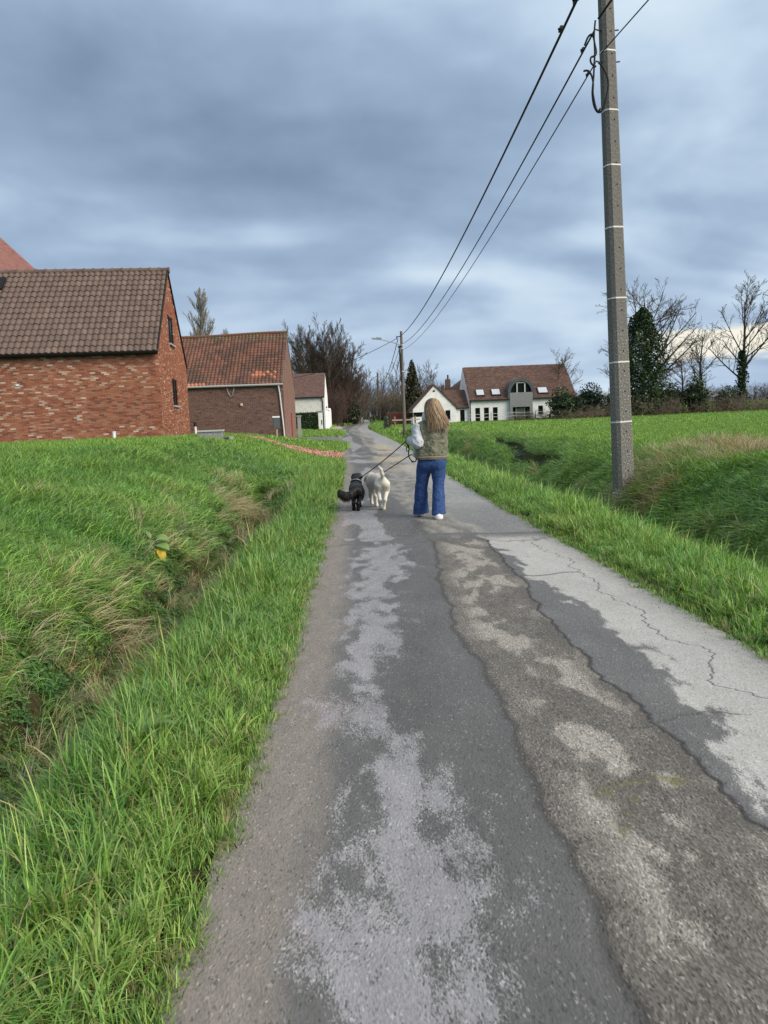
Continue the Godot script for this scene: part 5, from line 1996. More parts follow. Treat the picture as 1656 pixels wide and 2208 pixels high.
func make_poles() -> void:
	T.conc = ramp_tex(noise(100, 0.05, 5), 512, [Color(0.095, 0.093, 0.088), Color(0.15, 0.147, 0.138), Color(0.19, 0.186, 0.174), Color(0.30, 0.29, 0.27), Color(0.46, 0.45, 0.42)], [0.1, 0.45, 0.68, 0.78, 0.9])
	T.conc2 = ramp_tex(noise(101, 0.05, 5), 512, [Color(0.12, 0.118, 0.112), Color(0.155, 0.152, 0.145), Color(0.19, 0.186, 0.176)], [0.15, 0.5, 0.85])
	M.cable = mat(Color(0.012, 0.012, 0.014), 0.6)
	var conc := mat(Color(1, 1, 1), 0.92, {"tex": T.conc2, "tri": 0.9, "bump": T.grain_h, "bump_cm": 0.6})
	var lich := mat(Color(1, 1, 1), 0.95, {"tex": T.conc, "tri": 1.15, "bump": T.grain_h, "bump_cm": 0.8})
	# near pole: tapered concrete, eight-sided, with step holes and white bands
	var foot := Vector3(3.93, -0.45, -12.0)
	var pole := thing("utility_pole", "tall tapered concrete utility pole with white bands in the grass bank", "pole", foot)
	pole.rotation = Vector3(0, 0, 0.0365)
	pole.rotate_object_local(Vector3.UP, 0.32)
	var tall := 9.7
	var section := func(y: float) -> Array:
		var w := lerpf(0.158, 0.098, y / tall)
		var dz := lerpf(0.125, 0.08, y / tall)
		var c := 0.045
		return [Vector3(-w + c, y, dz), Vector3(w - c, y, dz), Vector3(w, y, dz - c), Vector3(w, y, -dz + c), Vector3(w - c, y, -dz), Vector3(-w + c, y, -dz), Vector3(-w, y, -dz + c), Vector3(-w, y, dz - c)]
	var cut := 3.1
	for piece in 2:
		var mb := MB.new()
		var y0 := 0.0 if piece == 0 else cut
		var y1 := cut if piece == 0 else tall
		var a: Array = section.call(y0)
		var b: Array = section.call(y1)
		for k in 8:
			var q := (k + 1) % 8
			mb.quad(b[k], b[q], a[q], a[k])
		if piece == 1:
			mb.poly(b)
		obj("lower_shaft" if piece == 0 else "shaft", mb.mesh(), lich if piece == 0 else conc, pole)
	var hole_m := mat(Color(0.01, 0.01, 0.01), 0.95)
	for k in 26:
		var y := 0.9 + k * 0.315
		var dz := lerpf(0.125, 0.08, y / tall)
		var hm := MB.new()
		hm.tube(PackedVector3Array([Vector3(0.01, y, dz + 0.002), Vector3(0.01, y, dz - 0.012)]), fill(2, 0.013), 8, true)
		obj("step_hole", hm.mesh(), hole_m, pole)
	var band_m := mat(Color(0.68, 0.68, 0.66), 0.6)
	for y in [0.53, 1.67, 2.61, 3.6, 4.67, 5.59, 6.39, 7.24]:
		var bm := MB.new()
		var a: Array = section.call(y)
		var b: Array = section.call(y + 0.022)
		var th := 1.035 if y > 3.0 else 1.02
		for k in 8:
			var q := (k + 1) % 8
			var s := Vector3(th, 1, th)
			bm.quad(b[k] * s, b[q] * s, a[q] * s, a[k] * s)
			bm.quad(b[q] * s, b[k] * s, b[k], b[q])
			bm.quad(a[k] * s, a[q] * s, a[q], a[k])
		obj("white_band", bm.mesh(), band_m, pole)
	for y in [7.57, 7.12]:
		var hk := MB.new()
		var w := lerpf(0.158, 0.098, y / tall)
		hk.rod(Vector3(w - 0.02, y, 0.0), Vector3(w + 0.085, y + 0.01, 0.02), 0.011)
		hk.rod(Vector3(-w + 0.02, y - 0.02, 0.0), Vector3(-w - 0.12, y - 0.02, 0.03), 0.011)
		obj("hook_bolt", hk.mesh(), mat(Color(0.06, 0.06, 0.06), 0.5, {"metal": 0.6}), pole)
	# second and third pole up the lane
	var wood := mat(Color(0.17, 0.155, 0.135), 0.92, {"tex": T.wear, "tri": 1.2})
	var p2 := thing("utility_pole", "slim grey utility pole with street lamp arm beside the lane", "pole", Vector3(1.92, 0.1, -60.0))
	p2.rotation.z = 0.0
	var m2 := MB.new()
	m2.tube(PackedVector3Array([Vector3(0, 0, 0), Vector3(0, 4.2, 0), Vector3(0, 8.25, 0)]), PackedFloat32Array([0.155, 0.125, 0.1]), 10, true)
	obj("shaft", m2.mesh(), wood, p2)
	var b2 := MB.new()
	for y in [5.1, 6.9, 7.15]:
		b2.tube(PackedVector3Array([Vector3(0, y, 0), Vector3(0, y + 0.05, 0)]), fill(2, 0.135), 10, true)
	obj("white_band", b2.mesh(), band_m, p2)
	var cm := MB.new()
	cm.tube(PackedVector3Array([Vector3(-0.2, 7.0, 0.05), Vector3(-0.16, 6.3, 0.1), Vector3(-0.14, 5.0, 0.1), Vector3(-0.14, 4.3, 0.1)]), PackedFloat32Array([0.05, 0.07, 0.06, 0.05]), 6, true)
	cm.box(Vector3(-0.16, 7.05, 0.05), Vector3(0.28, 0.12, 0.12))
	cm.box(Vector3(-0.24, 7.85, 0.02), Vector3(0.3, 0.06, 0.06))
	cm.box(Vector3(-0.36, 7.75, 0.02), Vector3(0.07, 0.2, 0.07))
	obj("cable_terminal", cm.mesh(), M.cable, p2)
	var lamp := thing("street_lamp", "grey street lamp on a long arm fixed to the slim pole", "street lamp", Vector3(1.92, 7.3, -60.0))
	var la := MB.new()
	la.tube(PackedVector3Array([Vector3(-0.12, -0.25, 0.06), Vector3(-0.18, 0.0, 0.1), Vector3(-0.4, 0.1, 0.2), Vector3(-1.6, 0.42, 0.5)]), PackedFloat32Array([0.035, 0.035, 0.035, 0.03]), 8, true)
	obj("arm", la.mesh(), mat(Color(0.28, 0.29, 0.29), 0.5, {"metal": 0.4}), lamp)
	var lh := MB.new()
	var hb := Basis(Vector3.BACK, -0.12)
	lh.box(Vector3(-1.95, 0.48, 0.56), Vector3(0.78, 0.1, 0.22), hb)
	lh.box(Vector3(-1.78, 0.54, 0.56), Vector3(0.4, 0.08, 0.17), hb)
	obj("lamp_head", lh.mesh(), mat(Color(0.32, 0.33, 0.33), 0.45, {"metal": 0.3}), lamp)
	var p3 := thing("utility_pole", "farthest grey utility pole at the lane's bend with pale foot", "pole", Vector3(-0.16, 1.6, -135.0))
	var m3 := MB.new()
	m3.tube(PackedVector3Array([Vector3(0, 0, 0), Vector3(0, 8.3, 0)]), PackedFloat32Array([0.24, 0.15]), 10, true)
	obj("shaft", m3.mesh(), wood, p3)
	var m3b := MB.new()
	m3b.span(Vector3(0.2, 0, -0.1), Vector3(0.5, 2.2, 0.1))
	obj("cable_guard", m3b.mesh(), mat(Color(0.4, 0.38, 0.33), 0.8), p3)
	# cables: near pole to second pole, and back over the viewer
	var pt := func(y: float, off: Vector3) -> Vector3:
		return pole.transform * Vector3(0, y, 0) + off
	var a1: Vector3 = pt.call(8.25, Vector3(-0.3, 0, 0.1))
	var a2: Vector3 = pt.call(7.55, Vector3(-0.2, 0, 0.03))
	var a3: Vector3 = pt.call(7.1, Vector3(-0.2, 0, 0.03))
	var q1 := Vector3(1.95, 8.05, -59.95)
	var q2 := Vector3(1.95, 7.35, -59.95)
	var q3 := Vector3(2.0, 6.9, -59.95)
	wire("uppermost thick black cable from the concrete pole to the lamp pole", a1, q1, 0.72, 0.024)
	wire("middle black cable from the concrete pole to the lamp pole", a2, q2, 0.82, 0.016)
	wire("lowest thin black cable from the concrete pole to the lamp pole", a3, q3, 0.75, 0.011)
	wire("thick black cable leaving the concrete pole's top towards the viewer", a1, Vector3(6.0, 8.6, 30.0), 0.5, 0.024)
	wire("black cable passing in front of the concrete pole towards the viewer", a2 + Vector3(0.02, 0.1, 0.16), Vector3(7.2, 8.2, 30.0), 0.3, 0.018)
	wire("thin black cable crossing the concrete pole towards the viewer", a3 + Vector3(0.04, 0.06, 0.16), Vector3(9.6, 7.9, 30.0), 0.3, 0.009)
	wire("cable from the lamp pole down to the farthest pole", q1 + Vector3(-0.3, -0.3, -0.1), Vector3(-0.2, 8.6, -135.0), 1.6, 0.03)
	wire("thinner cable from the lamp pole down to the farthest pole", q2 + Vector3(-0.1, 0, -0.1), Vector3(-0.2, 8.1, -135.0), 1.5, 0.022)
	wire("cable from the lamp pole across the lane to the dense tree", q1 + Vector3(-0.3, -0.2, 0), Vector3(-9.0, 6.0, -76.0), 0.5, 0.02)
	wire("thin cable sagging from the farthest pole towards the red fence", Vector3(-0.16, 8.4, -135.0), Vector3(6.0, 3.0, -120.0), 0.2, 0.028)
	# clamps, ties and slack loops by the near pole
	for e in [[a1.lerp(q1, 0.012), 0.05, "tie clamp on the uppermost cable near the pole top"], [a1.lerp(q1, 0.03), 0.045, "lower tie clamp on the uppermost cable near the pole"], [a2.lerp(q2, 0.012), 0.035, "clamp on the middle cable beside the pole"], [a3.lerp(q3, 0.008), 0.03, "clamp on the lowest cable beside the pole"]]:
		var c := thing("cable_clamp", e[2], "clamp", e[0])
		var cl := MB.new()
		var s: float = e[1]
		cl.box(Vector3.ZERO, Vector3(s, s * 1.1, s * 3.2))
		obj("jaw", cl.mesh(), M.cable, c)
		var cb := MB.new()
		cb.rod(Vector3(-s, 0, 0), Vector3(s, 0.01, 0), s * 0.35, 6)
		obj("bolt", cb.mesh(), M.cable, c)
	var loop := thing("slack_cable", "slack black cable loops hanging down the concrete pole's left side", "cable", a2)
	var hang := [
		[Vector3(-0.16, -0.22, 0.05), Vector3(-0.10, -0.10, 0.07), Vector3(-0.04, -0.12, 0.09), Vector3(-0.02, -0.35, 0.1), Vector3(-0.04, -0.7, 0.1), Vector3(-0.06, -0.95, 0.1), Vector3(-0.02, -1.16, 0.12), Vector3(0.06, -1.2, 0.15), Vector3(0.13, -1.02, 0.17), Vector3(0.16, -0.8, 0.17), Vector3(0.10, -0.6, 0.15), Vector3(0.03, -0.5, 0.12)],
		[Vector3(-0.18, -0.58, 0.05), Vector3(-0.1, -0.6, 0.07), Vector3(-0.05, -0.75, 0.1), Vector3(-0.05, -0.95, 0.11), Vector3(0.0, -1.18, 0.13), Vector3(0.05, -1.16, 0.15)],
		[Vector3(-0.01, 0.1, 0.1), Vector3(-0.03, -0.15, 0.1), Vector3(0.0, -0.36, 0.1), Vector3(-0.08, -0.42, 0.1), Vector3(-0.07, -0.5, 0.1), Vector3(0.0, -0.55, 0.1)]]
	for e in hang:
		var lm := MB.new()
		var cv := Curve3D.new()
		for k in e.size():
			var tg: Vector3 = (e[mini(k + 1, e.size() - 1)] - e[maxi(k - 1, 0)]) * 0.2
			cv.add_point(e[k], -tg, tg)
		var ps := cv.tessellate(4, 3)
		lm.tube(ps, fill(ps.size(), 0.015), 6)
		obj("loop", lm.mesh(), M.cable, loop)

func make_small_things() -> void:
	# concrete blocks in the grass
	var conc := mat(Color(0.34, 0.36, 0.36), 0.9, {"tex": T.grit, "tri": 1.4, "bump": T.grain_h, "bump_cm": 0.8})
	var blk := thing("concrete_block", "grey concrete basin lying on the grass beside the brick house", "block", Vector3(-5.85, land(-5.85, 26.0) - 0.05, -26.0), 0.1)
	var bm := MB.new()
	bm.span(Vector3(-0.46, 0, -0.24), Vector3(0.34, 0.34, 0.24))
	obj("body", bm.mesh(), conc, blk)
	var br := MB.new()
	br.span(Vector3(-0.5, 0.34, -0.28), Vector3(0.38, 0.4, 0.28))
	obj("rim", br.mesh(), mat(Color(0.42, 0.43, 0.42), 0.9), blk)
	var b2 := thing("concrete_block", "small hollow concrete block leaning beside the concrete basin", "block", Vector3(-5.3, land(-5.3, 25.9) - 0.02, -25.9), -0.5)
	var b2m := MB.new()
	b2m.span(Vector3(-0.14, 0, -0.1), Vector3(0.14, 0.05, 0.1))
	b2m.span(Vector3(-0.14, 0.17, -0.1), Vector3(0.14, 0.22, 0.1))
	b2m.span(Vector3(-0.14, 0.05, -0.1), Vector3(-0.09, 0.17, 0.1))
	b2m.span(Vector3(0.09, 0.05, -0.1), Vector3(0.14, 0.17, 0.1))
	obj("shell", b2m.mesh(), conc, b2)
	var b2i := MB.new()
	b2i.span(Vector3(-0.088, 0.052, -0.08), Vector3(0.088, 0.168, -0.06))
	obj("back", b2i.mesh(), conc, b2)
	# white builder's rubble at the house foot
	var xs := []
	var cs := []
	for k in 60:
		var x := -7.6 + rng.randfn() * 0.5
		var d := 27.6 + rng.randfn() * 0.8
		xs.append(Transform3D(Basis.from_euler(Vector3(rng.randf() * 3, rng.randf() * 6, rng.randf() * 3)).scaled(Vector3.ONE * rng.randf_range(0.04, 0.16)), Vector3(x, land(x, d) + 0.04, -d)))
		cs.append(Color(0.6, 0.6, 0.55).lerp(Color(0.4, 0.36, 0.28), rng.randf()))
	var chip := MB.new()
	chip.box(Vector3.ZERO, Vector3(1, 0.5, 0.7), Basis(Vector3(0.3, 0.2, 1).normalized(), 0.5))
	tag(multi("plaster_rubble", chip.mesh(), mat(Color(1, 1, 1), 0.9, {"vc": 1}), xs, cs, self), "white plaster rubble lying at the brick house corner", "rubble", "", "stuff")
	# letter box on a post
	var lb := thing("letter_box", "grey letter box on a wooden post beside the rubble track", "letter box", Vector3(-5.2, land(-5.2, 37.2) - 0.1, -37.2), 0.25)
	var pm := MB.new()
	pm.tube(PackedVector3Array([Vector3(0, 0, 0), Vector3(0.03, 1.0, 0)]), fill(2, 0.05), 8, true)
	obj("post", pm.mesh(), mat(Color(0.36, 0.33, 0.22), 0.9), lb)
	var bx := MB.new()
	bx.span(Vector3(-0.13, 0.72, -0.1), Vector3(0.17, 1.22, 0.12))
	obj("box", bx.mesh(), mat(Color(0.075, 0.095, 0.11), 0.5), lb)
	var bl := MB.new()
	bl.prism([Vector3(-0.16, 1.22, 0.14), Vector3(-0.16, 1.3, 0.0), Vector3(0.2, 1.3, 0.0), Vector3(0.2, 1.22, 0.14)], Vector3(0, 0, -0.24))
	obj("lid", bl.mesh(), mat(Color(0.5, 0.52, 0.53), 0.5), lb)
	# red board fence and white rail near the second pole
	var fe := thing("board_fence", "dark red board fence with a grey top rail left of the white house", "fence", Vector3(0.7, 0.55, -78.0))
	var red := [mat(Color(0.12, 0.03, 0.024), 0.85), mat(Color(0.15, 0.042, 0.03), 0.85), mat(Color(0.095, 0.026, 0.022), 0.85)]
	for k in 11:
		var bo := MB.new()
		bo.span(Vector3(0, 0, 0), Vector3(2.6, 0.125, 0.03))
		if k < 11:
			for part in 1:
				var o := obj("board", bo.mesh(), red[k % 3], fe)
				o.position = Vector3(0.02 * (k % 2), 0.05 + k * 0.135, 0)
	for k in 3:
		var po := MB.new()
		po.span(Vector3(-0.05, 0, -0.05), Vector3(0.05, 1.62, 0.03))
		obj("fence_post", po.mesh(), mat(Color(0.16, 0.11, 0.08), 0.9), fe).position = Vector3(k * 1.28, 0, -0.03)
	var tr := MB.new()
	tr.span(Vector3(-0.1, 1.56, -0.06), Vector3(2.75, 1.62, 0.08))
	obj("top_rail", tr.mesh(), mat(Color(0.2, 0.12, 0.09), 0.8), fe)
	var ra := thing("rail_barrier", "weathered wooden rail on short posts in front of the red fence", "rail", Vector3(1.25, 0.55, -73.0))
	var rm := mat(Color(0.26, 0.17, 0.13), 0.85)
	for k in 2:
		var po := MB.new()
		po.tube(PackedVector3Array([Vector3(0, -0.2, 0), Vector3(0, 1.2, 0)]), fill(2, 0.09), 8, true)
		obj("post", po.mesh(), rm, ra).position = Vector3(0.15 + k * 2.0, 0, 0)
	var rl := MB.new()
	rl.span(Vector3(-0.1, 0.78, 0.09), Vector3(2.6, 0.9, 0.15))
	obj("rail", rl.mesh(), mat(Color(0.45, 0.38, 0.36), 0.8), ra)
	var sh := thing("tree_stump", "ivy grown stump beside the wooden rail at the lane", "stump", Vector3(0.55, 0.45, -72.0))
	var sm := MB.new()
	sm.tube(PackedVector3Array([Vector3(0, 0, 0), Vector3(0.02, 0.5, 0), Vector3(0, 1.35, 0)]), PackedFloat32Array([0.34, 0.26, 0.22]), 10, true)
	obj("trunk", sm.mesh(), M.bark_grey, sh)
	leaf_cloud(sh, "ivy", 500, 0.13, [Color(0.03, 0.05, 0.02), Color(0.045, 0.07, 0.025)], func():
		var a := rng.randf() * TAU
		return Vector3(cos(a) * 0.33 + 0.15, rng.randf() * 1.4, sin(a) * 0.33))
	var sg := thing("reflector_sign", "small white round reflector on a post at the lane's bend", "sign", Vector3(-0.95, 1.1, -105.0))
	var sp := MB.new()
	sp.rod(Vector3(0, -0.2, 0), Vector3(0, 0.85, 0), 0.05)
	obj("post", sp.mesh(), mat(Color(0.4, 0.4, 0.38), 0.7), sg)
	var sd := MB.new()
	sd.tube(PackedVector3Array([Vector3(0, 0.95, -0.02), Vector3(0, 0.95, 0.03)]), fill(2, 0.26), 16, true)
	obj("disc", sd.mesh(), M.white_paint, sg)
	# far pale building at the end of the lane
	var fb := thing("far_shed", "tiny pale shed glimpsed at the end of the lane", "shed", Vector3(-4.6, 1.6, -150.0))
	var fm := MB.new()
	fm.span(Vector3(-1.5, 0, -2), Vector3(1.5, 2.2, 2))
	obj("wall", fm.mesh(), mat(Color(0.5, 0.47, 0.4), 0.9), fb)
	var fr := MB.new()
	fr.prism([Vector3(-1.7, 2.2, 2.1), Vector3(0, 3.2, 2.1), Vector3(1.7, 2.2, 2.1)], Vector3(0, 0, -4.2))
	obj("roof", fr.mesh(), mat(Color(0.2, 0.17, 0.15), 0.9), fb)
	# broad leaves, one yellowed, on the ditch bank
	leafy_plant("broadleaf_plant", "broad green leaves with one bright yellow leaf on the ditch bank", Vector3(-2.7, land(-2.7, 8.8) + 0.07, -8.8))
	for e in [[-1.05, 3.05, 0.9, "clump of pale dandelion leaves at the road edge"], [-1.15, 4.6, 0.8, "grey green leafy weed in the verge beside the ditch"], [-1.2, 5.6, 0.8, "leafy weed further along the left verge"]]:
		dock(e[3], Vector3(e[0], land(e[0], e[1]), -e[1]), e[2])
	# loose grit on the road edges
	var gx := []
	var gc := []
	for k in 1500:
		var d := rng.randf_range(1.2, 12.0)
		var u := rng.randf()
		var l := road_l(d)
		var r := road_r(d)
		var x := l + 0.1 + absf(rng.randfn()) * 0.1 if k % 3 == 0 else (r - 0.05 - absf(rng.randfn()) * 0.12 if k % 3 == 1 else lerpf(l + 1.1, l + 1.8, u))
		var s := rng.randf_range(0.002, 0.0065)
		gx.append(Transform3D(Basis.from_euler(Vector3(rng.randf() * 3, rng.randf() * 6, 0)).scaled(Vector3.ONE * s), Vector3(x, road_y(d) + 0.012, -d)))
		gc.append(Color(0.2, 0.19, 0.175) * rng.randf_range(0.5, 2.0))
	tag(multi("road_grit", chip.mesh(), mat(Color(1, 1, 1), 0.9, {"vc": 1}), gx, gc, self), "loose grit scattered over the road surface and edges", "gravel", "", "stuff")

# a broad leaf blade bent along its midrib
func blade(mb: MB, p: Vector3, dir: Vector3, up: Vector3, l: float, w: float, curl: float) -> void:
	var side := dir.cross(up).normalized()
	var d := dir.normalized()
	var u := side.cross(d)
	var k0 := mb.v.size()
	var n := 7
	var q := p
	for s in n + 1:
		var f := float(s) / n
		var ww := w * sin(PI * pow(f * 0.94 + 0.04, 0.75)) * 0.5
		mb.vert(q - side * ww + u * ww * 0.35, (u + side * 0.3).normalized())
		mb.vert(q, u)
		mb.vert(q + side * ww + u * ww * 0.35, (u - side * 0.3).normalized())
		q += d * (l / n)
		d = d.rotated(side, -curl / n).normalized()
		u = side.cross(d)
	for s in n:
		for e in 2:
			var a := k0 + s * 3 + e
			mb.tri(a, a + 3, a + 4)
			mb.tri(a, a + 4, a + 1)

func leafy_plant(called: String, label: String, at: Vector3) -> void:
	var t := thing(called, label, "plant", at)
	t.scale = Vector3.ONE * 0.72
	var g := mat(Color(0.20, 0.33, 0.10), 0.45, {"back": rgb(0.3, 0.4, 0.1), "tex": T.wear, "tri": 6.0})
	var y := mat(Color(0.62, 0.46, 0.03), 0.45, {"back": rgb(0.5, 0.4, 0.05), "tex": T.wear, "tri": 6.0})
	for e in [[Vector3(-0.05, 0.27, 0.05), Vector3(0.5, 0.35, 0.2), 0.26, 0.17, 1.9, 0], [Vector3(-0.02, 0.20, 0.09), Vector3(0.7, 0.0, 0.25), 0.24, 0.17, 1.1, 0], [Vector3(0.0, 0.13, 0.13), Vector3(0.45, -0.5, 0.3), 0.25, 0.15, 0.9, 1], [Vector3(-0.05, 0.13, 0.12), Vector3(0.28, -0.75, 0.35), 0.24, 0.1, 0.5, 1], [Vector3(-0.15, 0.3, 0.0), Vector3(-0.3, 0.8, 0.1), 0.14, 0.08, 0.6, 0], [Vector3(-0.08, 0.16, 0.08), Vector3(-0.5, 0.1, 0.6), 0.18, 0.11, 1.2, 0], [Vector3(-0.06, 0.1, 0.1), Vector3(0.8, 0.2, 0.5), 0.16, 0.1, 1.3, 0], [Vector3(-0.1, 0.2, 0.02), Vector3(-0.6, 0.5, -0.2), 0.17, 0.1, 1.2, 0]]:
		var mb := MB.new()
		blade(mb, e[0], e[1], Vector3(0.3, 1, 0.5), e[2], e[3], e[4])
		var o := obj("leaf", mb.mesh(), y if e[5] == 1 else g, t)
		if e[5] == 1:
			o.set_meta("label", "bright yellow withering leaf")
	var st := MB.new()
	st.tube(PackedVector3Array([Vector3(-0.1, -0.05, 0), Vector3(-0.06, 0.15, 0.05), Vector3(-0.04, 0.27, 0.05)]), PackedFloat32Array([0.018, 0.014, 0.01]), 6)
	obj("stem", st.mesh(), g, t)

func dock(label: String, at: Vector3, s: float) -> void:
	var t := thing("leafy_weed", label, "plant", at)
	t.scale = Vector3.ONE * s
	var g := mat(Color(0.13, 0.22, 0.06), 0.5, {"back": rgb(0.2, 0.28, 0.08)})
	for k in 13:
		var a := rng.randf() * TAU
		var mb := MB.new()
		blade(mb, Vector3(cos(a) * 0.02, 0.03 + 0.1 * rng.randf(), sin(a) * 0.02), Vector3(cos(a), rng.randf_range(0.3, 1.0), sin(a)), Vector3.UP, rng.randf_range(0.1, 0.18), rng.randf_range(0.035, 0.06), rng.randf_range(0.6, 1.4))
		obj("leaf", mb.mesh(), g, t)

# ---------------------------------------------------------------- bodies: tapered capsules joined smoothly, meshed as surface nets
# bones: [from, to, radius at from, radius at to]; clips: planes that cut the shape away
func flesh(mb: MB, bones: Array, cell: float, k: float, clips := [], ripple := 0.0) -> void:
	var lo := Vector3(1e9, 1e9, 1e9)
	var hi := -lo
	for b in bones:
		var r := maxf(b[2], b[3]) + k * 0.5 + cell * 2.0
		for e in 2:
			lo = lo.min((b[e] as Vector3) - Vector3.ONE * r)
			hi = hi.max((b[e] as Vector3) + Vector3.ONE * r)
	var nx := int(ceil((hi.x - lo.x) / cell)) + 1
	var ny := int(ceil((hi.y - lo.y) / cell)) + 1
	var nz := int(ceil((hi.z - lo.z) / cell)) + 1
	var f := PackedFloat32Array()
	f.resize(nx * ny * nz)
	f.fill(1.0)
	for b in bones:
		var a: Vector3 = b[0]
		var c: Vector3 = b[1]
		var ra: float = b[2]
		var rc: float = b[3]
		var reach := maxf(ra, rc) + k + cell * 2.0
		var l0 := ((a.min(c) - Vector3.ONE * reach - lo) / cell).floor()
		var l1 := ((a.max(c) + Vector3.ONE * reach - lo) / cell).ceil()
		var d := c - a
		var dd := maxf(d.length_squared(), 1e-9)
		for z in range(maxi(0, int(l0.z)), mini(nz, int(l1.z) + 1)):
			for y in range(maxi(0, int(l0.y)), mini(ny, int(l1.y) + 1)):
				var row := (z * ny + y) * nx
				for x in range(maxi(0, int(l0.x)), mini(nx, int(l1.x) + 1)):
					var p := lo + Vector3(x, y, z) * cell
					var t := clampf((p - a).dot(d) / dd, 0.0, 1.0)
					var dist := p.distance_to(a + d * t) - lerpf(ra, rc, t)
					var o := f[row + x]
					var h := maxf(k - absf(o - dist), 0.0) / k
					f[row + x] = minf(o, dist) - h * h * k * 0.25
	if ripple > 0.0 or clips:
		for z in nz:
			for y in ny:
				for x in nx:
					var q := (z * ny + y) * nx + x
					if f[q] > 0.1 or f[q] < -0.1:
						if clips.is_empty() or f[q] > 0.1:
							continue
					var p := lo + Vector3(x, y, z) * cell
					if ripple > 0.0:
						f[q] += ripple * n_fold.get_noise_3d(p.x, p.y, p.z)
					for cp in clips:
						f[q] = maxf(f[q], (cp as Plane).distance_to(p))
	var idx := PackedInt32Array()
	idx.resize(nx * ny * nz)
	idx.fill(-1)
	var sxy := nx * ny
	var off := [0, 1, nx, nx + 1, sxy, sxy + 1, sxy + nx, sxy + nx + 1]
	for z in nz - 1:
		for y in ny - 1:
			for x in nx - 1:
				var q := (z * ny + y) * nx + x
				var f0 := f[q]
				if f0 > cell * 2.0 or f0 < -cell * 2.0:
					continue
				var s := 0
				for e in 8:
					if f[q + off[e]] < 0.0:
						s |= 1 << e
				if s == 0 or s == 255:
					continue
				var sum := Vector3.ZERO
				var cnt := 0
				for e in 12:
					var a: int = EDGE[e * 2]
					var c: int = EDGE[e * 2 + 1]
					if ((s >> a) & 1) != ((s >> c) & 1):
						var va := f[q + off[a]]
						var vc := f[q + off[c]]
						var t := va / (va - vc)
						var pa := Vector3(a & 1, (a >> 1) & 1, a >> 2)
						var pc := Vector3(c & 1, (c >> 1) & 1, c >> 2)
						sum += pa.lerp(pc, t)
						cnt += 1
				sum /= cnt
				var g := Vector3(f[q + 1] + f[q + nx + 1] + f[q + sxy + 1] + f[q + sxy + nx + 1] - f[q] - f[q + nx] - f[q + sxy] - f[q + sxy + nx], f[q + nx] + f[q + nx + 1] + f[q + sxy + nx] + f[q + sxy + nx + 1] - f[q] - f[q + 1] - f[q + sxy] - f[q + sxy + 1], f[q + sxy] + f[q + sxy + 1] + f[q + sxy + nx] + f[q + sxy + nx + 1] - f[q] - f[q + 1] - f[q + nx] - f[q + nx + 1])
				idx[q] = mb.vert(lo + (Vector3(x, y, z) + sum) * cell, g.normalized())
	var st := [1, nx, sxy]
	for z in range(1, nz - 1):
		for y in range(1, ny - 1):
			for x in range(1, nx - 1):
				var q := (z * ny + y) * nx + x
				if idx[q] < 0:
					continue
				var inside := f[q] < 0.0
				for ax in 3:
					if inside == (f[q + st[ax]] < 0.0):
						continue
					var u: int = st[(ax + 1) % 3]
					var w: int = st[(ax + 2) % 3]
					var a := idx[q]
					var b := idx[q - u]
					var c := idx[q - u - w]
					var d := idx[q - w]
					if a < 0 or b < 0 or c < 0 or d < 0:
						continue
					if inside:
						mb.tri(a, c, b)
						mb.tri(a, d, c)
					else:
						mb.tri(a, b, c)
						mb.tri(a, c, d)

const EDGE: Array[int] = [0, 1, 2, 3, 4, 5, 6, 7, 0, 2, 1, 3, 4, 6, 5, 7, 0, 4, 1, 5, 2, 6, 3, 7]
var n_fold := FastNoiseLite.new()

func bone(a: Vector3, b: Vector3, ra: float, rb: float) -> Array:
	return [a, b, ra, rb]

# strands as thin ribbons
func strand(mb: MB, ps: PackedVector3Array, w: float, out: Vector3) -> void:
	var k0 := mb.v.size()
	var m := ps.size()
	for j in m:
		var d := (ps[mini(j + 1, m - 1)] - ps[maxi(j - 1, 0)]).normalized()
		var s := d.cross(out).normalized()
		var f := float(j) / (m - 1)
		var ww := w * (1.0 if f < 0.6 else 1.0 - 0.75 * (f - 0.6) / 0.4)
		mb.vert(ps[j] - s * ww * 0.5, (out - s * 0.45).normalized())
		mb.vert(ps[j] + s * ww * 0.5, (out + s * 0.45).normalized())
	for j in m - 1:
		var a := k0 + j * 2
		mb.tri(a, a + 2, a + 3)
		mb.tri(a, a + 3, a + 1)

